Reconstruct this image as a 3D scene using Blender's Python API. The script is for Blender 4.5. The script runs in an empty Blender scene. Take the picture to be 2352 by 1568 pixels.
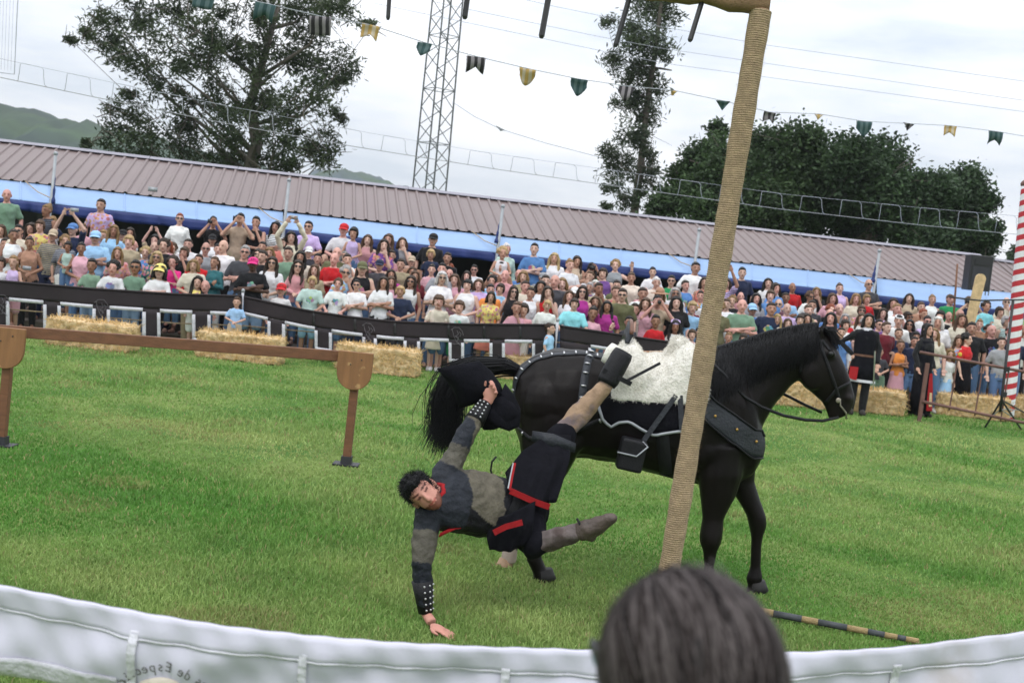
import bpy, bmesh, math, random
import numpy as np
from mathutils import Vector, Matrix
from mathutils.bvhtree import BVHTree
from mathutils import noise as mnoise
R = math.radians
random.seed(7); rng = np.random.default_rng(7)
scene = bpy.context.scene
col = scene.collection

# ------------------------------------------------------------------ camera
CAM_H, PITCH, ROLL, FPX = 2.076, R(3.76), R(6.0), 2800.0
cam_data = bpy.data.cameras.new('camera')
cam = bpy.data.objects.new('camera', cam_data); col.objects.link(cam)
cam_rot = Matrix.Rotation(math.pi/2 - PITCH, 4, 'X') @ Matrix.Rotation(ROLL, 4, 'Z')
cam.matrix_world = Matrix.Translation((0, 0, CAM_H)) @ cam_rot
cam_data.sensor_width = 36; cam_data.lens = FPX/2352*36
cam_data.clip_start = 0.05; cam_data.clip_end = 5000
cam_data.dof.use_dof = True; cam_data.dof.focus_distance = 8.4; cam_data.dof.aperture_fstop = 4.5
scene.camera = cam

# ------------------------------------------------------------------ sky (overcast), sun, exposure
world = bpy.data.worlds.new('World'); scene.world = world; world.use_nodes = True
nt = world.node_tree; nt.nodes.clear()
N, L = nt.nodes.new, nt.links.new
wo = N('ShaderNodeOutputWorld'); sky = N('ShaderNodeTexSky'); sky.sky_type = 'NISHITA'; sky.sun_disc = False
sky.sun_elevation = R(58); sky.sun_rotation = R(200); sky.air_density = 1.0; sky.dust_density = 2.0
bg1 = N('ShaderNodeBackground'); bg1.inputs[1].default_value = 0.10; L(sky.outputs[0], bg1.inputs[0])
tc = N('ShaderNodeTexCoord'); sep = N('ShaderNodeSeparateXYZ'); L(tc.outputs['Generated'], sep.inputs[0])
rampz = N('ShaderNodeMapRange'); rampz.inputs[1].default_value = -0.02; rampz.inputs[2].default_value = 0.9
rampz.inputs[3].default_value = 1.02; rampz.inputs[4].default_value = 2.35; L(sep.outputs[2], rampz.inputs[0])
mp = N('ShaderNodeMapping'); mp.inputs['Scale'].default_value = (1.0, 1.0, 4.2); L(tc.outputs['Generated'], mp.inputs[0])
ns = N('ShaderNodeTexNoise'); ns.inputs['Scale'].default_value = 3.2; ns.inputs['Detail'].default_value = 5; ns.inputs['Roughness'].default_value = 0.55
L(mp.outputs[0], ns.inputs[0])
cr = N('ShaderNodeValToRGB'); cr.color_ramp.elements[0].position = 0.36; cr.color_ramp.elements[0].color = (0.66, 0.73, 0.82, 1)
cr.color_ramp.elements[1].position = 0.60; cr.color_ramp.elements[1].color = (1.02, 1.03, 1.06, 1); L(ns.outputs[0], cr.inputs[0])
bg2 = N('ShaderNodeBackground'); L(cr.outputs[0], bg2.inputs[0]); L(rampz.outputs[0], bg2.inputs[1])
mx = N('ShaderNodeMixShader'); mx.inputs[0].default_value = 0.9; L(bg1.outputs[0], mx.inputs[1]); L(bg2.outputs[0], mx.inputs[2])
L(mx.outputs[0], wo.inputs[0])
sun_d = bpy.data.lights.new('sun', 'SUN'); sun_d.energy = 1.1; sun_d.angle = R(22); sun_d.color = (1, 0.97, 0.92)
sun = bpy.data.objects.new('sun', sun_d); col.objects.link(sun); sun.rotation_euler = (R(32), 0, R(-20)); sun.location = (0, 0, 30)
scene.view_settings.view_transform = 'Standard'; scene.view_settings.look = 'None'
scene.view_settings.exposure = 0.0; scene.view_settings.gamma = 1.0; scene.view_settings.use_curve_mapping = False

# ------------------------------------------------------------------ helpers
CR3 = cam_rot.to_3x3(); CLOC = Vector((0, 0, CAM_H))
def ray(u, v):
    return CR3 @ Vector(((u-1176)/FPX, -(v-784)/FPX, -1.0))
def W(u, v, Y):                      # a point of the place seen at (u, v) at distance Y
    d = ray(u, v); return CLOC + d*(Y/d.y)
def G(u, v, z=0.0):                  # the same on the level z
    d = ray(u, v); return CLOC + d*((z-CAM_H)/d.z)
def proj(p):
    q = CR3.transposed() @ (Vector(p)-CLOC); return (1176+FPX*q.x/-q.z, 784-FPX*q.y/-q.z)

def tag(o, label=None, cat=None, group=None, kind=None):
    if label: o['label'] = label
    if cat: o['category'] = cat
    if group: o['group'] = group
    if kind: o['kind'] = kind
    return o
def empty(name, loc=(0, 0, 0), rz=0, scale=1.0, label=None, cat=None, group=None):
    o = bpy.data.objects.new(name, None); col.objects.link(o); o.empty_display_size = 0.1
    o.location = loc; o.rotation_euler = (0, 0, rz); o.scale = (scale,)*3
    return tag(o, label, cat, group)
def link(name, mesh, parent=None, color=None, mat=None):
    o = bpy.data.objects.new(name, mesh); col.objects.link(o)
    if parent: o.parent = parent
    if color is not None: o.color = (*color, 1)
    if mat is not None:
        if not mesh.materials: mesh.materials.append(None)
        o.material_slots[0].link = 'OBJECT'; o.material_slots[0].material = mat
    return o
def vec(*a): return np.array(a, float)
def ring(c, a, b, n=14, p=2.0):
    t = np.linspace(0, 2*np.pi, n, endpoint=False)
    cc, ss = np.cos(t), np.sin(t)
    if p != 2.0: cc = np.sign(cc)*np.abs(cc)**(2/p); ss = np.sign(ss)*np.abs(ss)**(2/p)
    return np.array(c, float) + cc[:, None]*np.array(a, float) + ss[:, None]*np.array(b, float)
class MB:
    def __init__(s): s.v = []; s.f = []; s.n = 0; s.u = {}
    def add(s, verts, faces):
        k = s.n; s.v.append(np.array(verts, float).reshape(-1, 3)); s.n += len(s.v[-1])
        s.f += [tuple(i+k for i in f) for f in faces]; return s
    def loft(s, rings, cap=True, closed=False):
        n = len(rings[0]); m = len(rings); V = np.concatenate(rings); F = []
        for i in range(m-1 if not closed else m):
            a, b = i*n, ((i+1) % m)*n
            for j in range(n):
                k = (j+1) % n; F.append((a+j, a+k, b+k, b+j))
        if cap and not closed:
            V = np.vstack([V, rings[0].mean(0), rings[-1].mean(0)]); c0, c1 = m*n, m*n+1; e = (m-1)*n
            for j in range(n):
                k = (j+1) % n; F.append((c0, k, j)); F.append((c1, e+j, e+k))
        return s.add(V, F)
    def tube(s, pts, r, n=8, cap=True, flat=1.0, up=(0, 0, 1)):
        P = [Vector(p) for p in pts]; m = len(P)
        rr = [r]*m if np.isscalar(r) else list(r)
        rings = []; ref = Vector(up)
        for i in range(m):
            t = (P[min(i+1, m-1)]-P[max(i-1, 0)])
            if t.length < 1e-9: t = Vector((0, 0, 1))
            t.normalize()
            a = ref - t*ref.dot(t)
            if a.length < 1e-3: a = t.orthogonal()
            a.normalize(); b = t.cross(a); ref = a
            rings.append(ring(P[i], a*rr[i]*flat, b*rr[i], n))
        return s.loft(rings, cap)
    def ell(s, c, r, nu=12, nv=8, M=None):
        V = []; F = []
        for i in range(1, nv):
            th = math.pi*i/nv
            for j in range(nu):
                ph = 2*math.pi*j/nu; V.append((r[0]*math.sin(th)*math.cos(ph), r[1]*math.sin(th)*math.sin(ph), r[2]*math.cos(th)))
        V += [(0, 0, r[2]), (0, 0, -r[2])]; T = (nv-1)*nu
        for i in range(nv-2):
            for j in range(nu):
                k = (j+1) % nu; F.append((i*nu+j, (i+1)*nu+j, (i+1)*nu+k, i*nu+k))
        for j in range(nu):
            k = (j+1) % nu; F.append((T, j, k)); F.append((T+1, (nv-2)*nu+k, (nv-2)*nu+j))
        V = np.array(V)
        if M is not None: V = V @ np.array(M.to_3x3()).T
        return s.add(V+np.array(c, float), F)
    def box(s, c, d, M=None, taper=1.0):
        V = np.array([(x*d[0]/2*(taper if z > 0 else 1), y*d[1]/2*(taper if z > 0 else 1), z*d[2]/2) for z in (-1, 1) for y in (-1, 1) for x in (-1, 1)])
        if M is not None: V = V @ np.array(M.to_3x3()).T
        return s.add(V+np.array(c, float), [(0, 2, 3, 1), (4, 5, 7, 6), (0, 1, 5, 4), (2, 6, 7, 3), (0, 4, 6, 2), (1, 3, 7, 5)])
    def bar(s, a, b, w, h, up=(0, 0, 1)):
        a, b = Vector(a), Vector(b); t = (b-a); ln = t.length; t.normalize(); up = Vector(up)
        x = t.cross(up)
        if x.length < 1e-4: x = t.orthogonal()
        x.normalize(); z = x.cross(t)
        return s.box((a+b)/2, (w, ln, h), Matrix((x, t, z)).transposed())
    def plate(s, poly, off):
        n = len(poly); P = np.array([tuple(p) for p in poly], float); Q = P+np.array(tuple(off), float)
        F = [tuple(range(n)), tuple(range(2*n-1, n-1, -1))]
        for i in range(n): F.append((i, n+i, n+(i+1) % n, (i+1) % n))
        return s.add(np.vstack([P, Q]), F)
    def grid(s, A):                      # A: rows x cols x 3
        A = np.array(A, float); r, c = A.shape[:2]
        F = [(i*c+j, i*c+j+1, (i+1)*c+j+1, (i+1)*c+j) for i in range(r-1) for j in range(c-1)]
        return s.add(A.reshape(-1, 3), F)
    def sheet(s, A, off):                # a closed sheet with thickness
        A = np.array(A, float); B = A+np.array(tuple(off), float) if np.array(off).ndim == 1 else A+off
        r, c = A.shape[:2]; k = r*c
        F = [(i*c+j, i*c+j+1, (i+1)*c+j+1, (i+1)*c+j) for i in range(r-1) for j in range(c-1)]
        F += [tuple(k+q for q in reversed(f)) for f in F]
        b = [j for j in range(c)]+[i*c+c-1 for i in range(1, r)]+[(r-1)*c+j for j in range(c-2, -1, -1)]+[i*c for i in range(r-2, 0, -1)]
        for i in range(len(b)):
            p, q = b[i], b[(i+1) % len(b)]; F.append((q, p, k+p, k+q))
        return s.add(np.vstack([A.reshape(-1, 3), B.reshape(-1, 3)]), F)
    def mesh(s, name, smooth=True):
        me = bpy.data.meshes.new(name)
        me.from_pydata(np.concatenate(s.v).tolist(), [], s.f); me.validate()
        bm = bmesh.new(); bm.from_mesh(me); bmesh.ops.recalc_face_normals(bm, faces=bm.faces); bm.to_mesh(me); bm.free()
        if smooth: me.polygons.foreach_set('use_smooth', [True]*len(me.polygons))
        return me
    def build(s, name, mat=None, parent=None, smooth=False, color=None):
        me = s.mesh(name, smooth)
        if mat: me.materials.append(mat)
        return link(name, me, parent, color)
TMP = bpy.data.scenes.new('workshop')
def tmp_dg():
    with bpy.context.temp_override(scene=TMP, view_layer=TMP.view_layers[0]): return bpy.context.evaluated_depsgraph_get()
def remesh(mb, voxel, smooth=3, factor=0.5, name='body'):
    me = mb.mesh(name)
    o = bpy.data.objects.new('tmp', me); TMP.collection.objects.link(o)
    m = o.modifiers.new('r', 'REMESH'); m.mode = 'VOXEL'; m.voxel_size = voxel; m.use_smooth_shade = True
    if smooth:
        sm = o.modifiers.new('s', 'SMOOTH'); sm.iterations = smooth; sm.factor = factor
    dg = tmp_dg()
    out = bpy.data.meshes.new_from_object(o.evaluated_get(dg)); out.name = name
    bpy.data.objects.remove(o); bpy.data.meshes.remove(me)
    out.polygons.foreach_set('use_smooth', [True]*len(out.polygons))
    return out
def mesh_np(V, F, name, smooth=False):       # many triangles or quads, fast
    me = bpy.data.meshes.new(name); F = np.asarray(F, np.int32); k = F.shape[1]
    me.vertices.add(len(V)); me.vertices.foreach_set('co', np.asarray(V, np.float32).ravel())
    me.loops.add(F.size); me.loops.foreach_set('vertex_index', F.ravel())
    me.polygons.add(len(F)); me.polygons.foreach_set('loop_start', np.arange(0, F.size, k, dtype=np.int32))
    me.update(calc_edges=True); me.validate()
    if smooth: me.polygons.foreach_set('use_smooth', [True]*len(me.polygons))
    return me
def vcol(me, name, C):
    a = me.color_attributes.new(name, 'FLOAT_COLOR', 'POINT'); C = np.asarray(C, np.float32)
    if C.shape[1] == 3: C = np.hstack([C, np.ones((len(C), 1), np.float32)])
    a.data.foreach_set('color', C.ravel())
def verts_np(me):
    V = np.empty(len(me.vertices)*3, np.float32); me.vertices.foreach_get('co', V); return V.reshape(-1, 3)

def displace(me, amp, sx, sy, sz, off=0.0):
    n = len(me.vertices); V = verts_np(me); Nn = np.empty(n*3, np.float32); me.vertices.foreach_get('normal', Nn); Nn = Nn.reshape(-1, 3)
    d = np.array([mnoise.noise((x*sx, y*sy, z*sz+off)) for x, y, z in V.tolist()], np.float32)
    me.vertices.foreach_set('co', (V+Nn*(d*amp)[:, None]).ravel()); me.update()
# ------------------------------------------------------------------ materials
def mat(name, c, rough=0.7, var=0.12, scale=8.0, bump=0.0, bscale=40.0, metal=0.0, objcol=False, attr=None, stretch=(1, 1, 1), sheen=0.0, dirt=None, spec=0.5, trans=0.0, obrand=0.0):
    m = bpy.data.materials.new(name); m.use_nodes = True; t = m.node_tree; b = t.nodes['Principled BSDF']
    b.inputs['Roughness'].default_value = rough; b.inputs['Metallic'].default_value = metal
    b.inputs['Specular IOR Level'].default_value = spec
    if sheen: b.inputs['Sheen Weight'].default_value = sheen
    n, l = t.nodes.new, t.links.new
    tc = n('ShaderNodeTexCoord'); mp = n('ShaderNodeMapping'); mp.inputs['Scale'].default_value = stretch; l(tc.outputs['Object'], mp.inputs[0])
    nz = n('ShaderNodeTexNoise'); nz.inputs['Scale'].default_value = scale; nz.inputs['Detail'].default_value = 6; nz.inputs['Roughness'].default_value = 0.6; l(mp.outputs[0], nz.inputs[0])
    mr = n('ShaderNodeMapRange'); mr.inputs[1].default_value = 0.25; mr.inputs[2].default_value = 0.75; mr.inputs[3].default_value = 1-var; mr.inputs[4].default_value = 1+var; l(nz.outputs[0], mr.inputs[0])
    base = None
    if objcol:
        oi = n('ShaderNodeObjectInfo'); base = oi.outputs['Color']
    else:
        rgb = n('ShaderNodeRGB'); rgb.outputs[0].default_value = (*c, 1); base = rgb.outputs[0]
    if attr:
        at = n('ShaderNodeAttribute'); at.attribute_name = attr
        mm = n('ShaderNodeMix'); mm.data_type = 'RGBA'; mm.blend_type = 'MULTIPLY'; mm.inputs[0].default_value = 1; l(base, mm.inputs[6]); l(at.outputs['Color'], mm.inputs[7]); base = mm.outputs[2]
    if dirt:
        dc, ds, lo, hi = dirt
        dn = n('ShaderNodeTexNoise'); dn.inputs['Scale'].default_value = ds; dn.inputs['Detail'].default_value = 8; l(tc.outputs['Object'], dn.inputs[0])
        dm = n('ShaderNodeMapRange'); dm.inputs[1].default_value = lo; dm.inputs[2].default_value = hi; l(dn.outputs[0], dm.inputs[0])
        mm = n('ShaderNodeMix'); mm.data_type = 'RGBA'; l(dm.outputs[0], mm.inputs[0]); l(base, mm.inputs[6]); mm.inputs[7].default_value = (*dc, 1); base = mm.outputs[2]
    vm = n('ShaderNodeVectorMath'); vm.operation = 'SCALE'; l(base, vm.inputs[0]); l(mr.outputs[0], vm.inputs['Scale'])
    l(vm.outputs[0], b.inputs['Base Color'])
    if trans: 
        tr = n('ShaderNodeBsdfTranslucent'); l(vm.outputs[0], tr.inputs[0]); ms = n('ShaderNodeMixShader'); ms.inputs[0].default_value = trans
        l(b.outputs[0], ms.inputs[1]); l(tr.outputs[0], ms.inputs[2]); l(ms.outputs[0], t.nodes['Material Output'].inputs[0])
    if bump:
        bn = n('ShaderNodeTexNoise'); bn.inputs['Scale'].default_value = bscale; bn.inputs['Detail'].default_value = 4; l(mp.outputs[0], bn.inputs[0])
        bp = n('ShaderNodeBump'); bp.inputs['Strength'].default_value = bump; bp.inputs['Distance'].default_value = 0.02; l(bn.outputs[0], bp.inputs['Height']); l(bp.outputs[0], b.inputs['Normal'])
    return m
MAT = {}
MAT['skin'] = mat('skin', (1, 1, 1), 0.5, 0.06, 12, objcol=True, attr='face', spec=0.35)
MAT['cloth'] = mat('cloth', (1, 1, 1), 0.85, 0.10, 9, 0.5, 14, objcol=True, sheen=0.1, spec=0.2)
MAT['hair'] = mat('hair', (1, 1, 1), 0.55, 0.45, 26, 0.8, 60, objcol=True, stretch=(1, 1, 0.15), spec=0.3)
MAT['black_leather'] = mat('black_leather', (0.010, 0.010, 0.012), 0.5, 0.3, 30, 0.25, 120, spec=0.25)
MAT['grey_leather'] = mat('grey_leather', (0.028, 0.031, 0.038), 0.5, 0.3, 14, 0.3, 60, spec=0.3)
MAT['brown_leather'] = mat('brown_leather', (0.14, 0.06, 0.035), 0.45, 0.3, 18, 0.25, 80)
MAT['black_cloth'] = mat('black_cloth', (0.007, 0.007, 0.010), 0.9, 0.3, 12, 0.4, 30, spec=0.1)
MAT['olive_cloth'] = mat('olive_cloth', (0.15, 0.135, 0.10), 0.85, 0.2, 14, 0.4, 40, spec=0.2)
MAT['red_cloth'] = mat('red_cloth', (0.30, 0.012, 0.015), 0.8, 0.2, 20, 0.3, 60, spec=0.2)
MAT['horse'] = mat('horse_coat', (0.0080, 0.0062, 0.0058), 0.40, 0.45, 4, 0.10, 90, attr='tint', spec=0.14)
MAT['mane'] = mat('mane_hair', (0.005, 0.005, 0.006), 0.5, 0.4, 30, spec=0.2)
MAT['sheepskin'] = mat('sheepskin', (0.78, 0.75, 0.68), 0.95, 0.10, 16, 0.6, 70, spec=0.1, sheen=0.3)
MAT['steel'] = mat('steel', (0.55, 0.55, 0.56), 0.35, 0.15, 20, metal=0.9)
MAT['galv'] = mat('galvanised_steel', (0.33, 0.35, 0.37), 0.55, 0.15, 6, metal=0.3)
MAT['mast'] = mat('weathered_mast_steel', (0.10, 0.11, 0.12), 0.6, 0.15, 6)
MAT['dark_steel'] = mat('dark_steel', (0.03, 0.03, 0.035), 0.5, 0.2, 10, metal=0.2)
MAT['wood'] = mat('stained_wood', (0.165, 0.068, 0.03), 0.6, 0.3, 5, 0.3, 30, stretch=(0.6, 6, 6))
MAT['ply'] = mat('plywood_shield', (0.245, 0.115, 0.045), 0.6, 0.22, 4, 0.2, 26, stretch=(5, 5, 0.7), dirt=((0.42, 0.25, 0.11), 9, 0.62, 0.68))
MAT['straw'] = mat('straw', (0.60, 0.44, 0.24), 0.8, 0.35, 9, 0.6, 40)
MAT['rope'] = mat('sisal_rope', (0.40, 0.295, 0.18), 0.9, 0.28, 22, 0.8, 120)
MAT['burlap'] = mat('burlap', (0.27, 0.165, 0.095), 0.95, 0.2, 10, 0.5, 120)
MAT['white_canvas'] = mat('white_canvas', (0.66, 0.65, 0.74), 0.85, 0.03, 2, 0.3, 5, dirt=((0.50, 0.45, 0.42), 3.5, 0.58, 0.85), trans=0.2, spec=0.15)
MAT['white_trim'] = mat('white_trim', (0.56, 0.56, 0.60), 0.8, 0.12, 7, 0.8, 26)
MAT['banner'] = mat('black_banner', (0.024, 0.018, 0.021), 0.7, 0.2, 3, 0.3, 8, spec=0.3)
MAT['grey_print'] = mat('grey_print', (0.13, 0.12, 0.13), 0.7, 0.5, 30)
MAT['ink'] = mat('ink_print', (0.10, 0.10, 0.095), 0.8, 0.5, 40)
MAT['roof'] = mat('roof_steel', (0.165, 0.122, 0.117), 0.45, 0.10, 1.2, spec=0.5, dirt=((0.16, 0.125, 0.11), 3.0, 0.55, 0.75))
MAT['roof_cap'] = mat('ridge_steel', (0.23, 0.22, 0.26), 0.45, 0.12, 2)
MAT['tarp'] = mat('light_blue_tarp', (0.24, 0.38, 0.62), 0.5, 0.07, 1.2, 0.3, 2.5, trans=0.12)
MAT['valance'] = mat('dark_blue_valance', (0.012, 0.03, 0.15), 0.6, 0.25, 2.0, 0.4, 3)
MAT['wall'] = mat('shed_wall', (0.05, 0.05, 0.055), 0.9, 0.3, 1.5)
MAT['bleacher'] = mat('weathered_planks', (0.13, 0.11, 0.09), 0.85, 0.3, 3)
MAT['bark'] = mat('bark', (0.10, 0.085, 0.07), 0.9, 0.35, 5, 0.6, 20, stretch=(3, 3, 0.5))
MAT['rust'] = mat('rusty_steel', (0.15, 0.075, 0.06), 0.75, 0.3, 9, 0.3, 40)
MAT['wire'] = mat('wire', (0.30, 0.31, 0.32), 0.6, 0.1)
MAT['wire_pale'] = mat('pale_wire', (0.36, 0.38, 0.42), 0.6, 0.1)
MAT['plastic'] = mat('black_plastic', (0.012, 0.012, 0.013), 0.5, 0.2, 20)
MAT['hoof'] = mat('hoof_horn', (0.30, 0.19, 0.11), 0.6, 0.3, 14)
MAT['dark_hoof'] = mat('dark_hoof_horn', (0.012, 0.011, 0.010), 0.7, 0.3, 14)
def leafmat(name, c1, c2, trans=0.25):
    m = mat(name, c1, 0.55, 0.2, 2.0, attr='leaf', spec=0.25, trans=trans); return m
MAT['leaf'] = leafmat('leaf', (1, 1, 1), None)
# ================================================================== the setting
def sinnoise(P, freq, seed, n=7):
    r = np.random.default_rng(seed); out = np.zeros(len(P))
    for _ in range(n):
        d = r.normal(size=2); d /= np.linalg.norm(d); f = freq*r.uniform(0.5, 1.8)
        out += np.sin((P[:, 0]*d[0]+P[:, 1]*d[1])*f+r.uniform(0, 6.28))
    return out/math.sqrt(n)
def lawn_material():
    m = bpy.data.materials.new('lawn_soil'); m.use_nodes = True; t = m.node_tree; b = t.nodes['Principled BSDF']; n, l = t.nodes.new, t.links.new
    b.inputs['Roughness'].default_value = 0.95; b.inputs['Specular IOR Level'].default_value = 0.1
    tc = n('ShaderNodeTexCoord'); a = n('ShaderNodeTexNoise'); a.inputs['Scale'].default_value = 0.9; a.inputs['Detail'].default_value = 8; l(tc.outputs['Object'], a.inputs[0])
    r = n('ShaderNodeValToRGB'); e = r.color_ramp.elements; e[0].position = 0.40; e[0].color = (0.070, 0.155, 0.032, 1); e[1].position = 0.60; e[1].color = (0.165, 0.225, 0.065, 1)
    l(a.outputs[0], r.inputs[0])
    c = n('ShaderNodeTexNoise'); c.inputs['Scale'].default_value = 40; c.inputs['Detail'].default_value = 5; l(tc.outputs['Object'], c.inputs[0])
    mr = n('ShaderNodeMapRange'); mr.inputs[3].default_value = 0.55; mr.inputs[4].default_value = 1.35; l(c.outputs[0], mr.inputs[0])
    vm = n('ShaderNodeVectorMath'); vm.operation = 'SCALE'; l(r.outputs[0], vm.inputs[0]); l(mr.outputs[0], vm.inputs['Scale']); l(vm.outputs[0], b.inputs['Base Color'])
    bp = n('ShaderNodeBump'); bp.inputs['Strength'].default_value = 0.6; bp.inputs['Distance'].default_value = 0.04; l(c.outputs[0], bp.inputs['Height']); l(bp.outputs[0], b.inputs['Normal'])
    return m
MAT['lawn'] = lawn_material()
g = MB(); g.grid([[(-1300, -200, 0), (1300, -200, 0)], [(-1300, 1280, 0), (1300, 1280, 0)]])
tag(g.build('ground', MAT['lawn']), 'mown green lawn of the arena, reaching to the hills', None, None, 'structure')

def make_grass(nb=420000):
    # even cover per picture area: more blades near the camera
    r = np.random.default_rng(3)
    Y = 1/(r.uniform(1/26.0, 1/4.2, nb)); X = (r.uniform(-0.5, 0.5, nb))*Y*0.96
    X += -0.0*Y; P = np.stack([X, Y], 1)
    h = (0.022+0.018*r.random(nb))*(1+0.35*np.clip(sinnoise(P, 1.6, 11), -1, 1.5))*(0.9+Y*0.012); h = np.clip(h, 0.015, 0.12)
    tall = r.random(nb) < 0.01; h[tall] *= 1.6
    w = 0.0022*(0.75+0.5*r.random(nb))*np.maximum(1.0, Y/4.0)
    a = r.uniform(0, 2*np.pi, nb); lean = r.normal(0.45, 0.3, nb); la = r.uniform(0, 2*np.pi, nb)
    dx, dy = np.cos(a), np.sin(a); lx, ly = np.cos(la)*lean, np.sin(la)*lean
    V = np.zeros((nb, 5, 3), np.float32)
    for k, (t, ww) in enumerate(((0, 1), (0, -1), (0.55, 0.75), (0.55, -0.75), (1, 0))):
        V[:, k, 0] = X+dx*w*ww+lx*h*t*t; V[:, k, 1] = Y+dy*w*ww+ly*h*t*t; V[:, k, 2] = h*t*(1-0.18*lean*t)-0.003*(t == 0)
    idx = (np.arange(nb)*5)[:, None]
    T = np.concatenate([idx+np.array([[0, 1, 3]]), idx+np.array([[0, 3, 2]]), idx+np.array([[2, 3, 4]])])
    me = mesh_np(V.reshape(-1, 3), T, 'grass')
    n1 = sinnoise(P, 0.9, 21); n2 = sinnoise(P, 4.5, 22); n3 = sinnoise(P, 0.35, 23)
    mixv = np.clip(0.40+0.26*n1+0.17*n2+0.16*n3+r.normal(0, 0.09, nb), 0, 1)[:, None]
    C = (1-mixv)*np.array([[0.110, 0.260, 0.046]])+mixv*np.array([[0.345, 0.420, 0.145]])
    dry = r.random(nb) < 0.04; C[dry] = (0.34, 0.30, 0.14)
    n5 = sinnoise(P, 1.7, 31); worn = (n5+0.5*n2 > 1.25) & (r.random(nb) < .55); C[worn] = C[worn]*.45+np.array([.20, .17, .075])*.75
    C *= r.uniform(0.86, 1.14, nb)[:, None]
    vcol(me, 'leaf', np.repeat(C, 5, 0)); me.materials.append(MAT['leaf'])
    o = link('grass', me); tag(o, 'short mown grass blades covering the arena lawn', 'grass', None, 'stuff')
make_grass()

# ---- hills far off
def hill(name, prof, Y, c1, label, depth=260):
    m = MB(); rows = []
    us = np.linspace(prof[0][0], prof[-1][0], 90); vs = np.interp(us, [p[0] for p in prof], [p[1] for p in prof])
    for k in range(8):
        row = []
        for i, (u, v) in enumerate(zip(us, vs)):
            top = W(u, v, Y); t = k/7
            z = top.z*(1-(1-t)**2)+6*mnoise.noise((u*0.02, k*0.7, Y*0.01))*(t > 0.1)+1.5*mnoise.noise((u*0.09, k*1.9, 3))*(t > 0.1)
            row.append((top.x*(1-0.25*(1-t)), Y-depth*(1-t), z if k else -2))
        rows.append(row)
    m.grid(rows); mm = mat(name+'_cover', c1, 0.95, 0.35, 0.02, 0.9, 0.05, dirt=((0.05, 0.085, 0.045), 0.012, 0.45, 0.6), spec=0.05)
    o = m.build('hill', mm, None, True); tag(o, label, None, None, 'structure'); return o
hill('hill_near', [(-300, 262), (-60, 255), (30, 258), (90, 270), (150, 282), (220, 296), (300, 312), (420, 345), (560, 380), (700, 420)], 620, (0.030, 0.050, 0.042), 'wooded green hill beyond the roof on the left')
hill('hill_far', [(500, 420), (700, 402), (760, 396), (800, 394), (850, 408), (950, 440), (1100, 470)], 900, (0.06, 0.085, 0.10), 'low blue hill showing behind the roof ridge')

# ---- trees
def leaves(centres, sizes, per, leaf, c1, c2, seed, droop=0.6, dens=None):
    r = np.random.default_rng(seed); C = np.repeat(np.array(centres), per, 0); S = np.repeat(np.array(sizes), per)
    n = len(C); P = C+r.normal(size=(n, 3))*S[:, None]*np.array([1, 1, 0.8])*0.55
    d = r.normal(size=(n, 3)); d[:, 2] = d[:, 2]*0.6-droop; d /= np.linalg.norm(d, axis=1)[:, None]
    s = np.cross(d, r.normal(size=(n, 3))); s /= np.linalg.norm(s, axis=1)[:, None]
    ln = leaf[0]*r.uniform(0.6, 1.3, n)[:, None]; wd = leaf[1]*r.uniform(0.7, 1.3, n)[:, None]
    V = np.stack([P-d*ln/2, P+s*wd/2, P+d*ln/2, P-s*wd/2], 1).reshape(-1, 3)
    F = (np.arange(n)*4)[:, None]+np.arange(4)[None]
    me = mesh_np(V, F, 'crown')
    k = np.repeat(np.clip(r.normal(.45, .33, len(centres)), 0, 1), per); m = np.clip(0.78*k+0.22*r.random(n), 0, 1)[:, None]
    cc = (np.array([c1])*(1-m)+np.array([c2])*m)*r.uniform(0.8, 1.2, n)[:, None]
    vcol(me, 'leaf', np.repeat(cc, 4, 0)); return me
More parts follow.
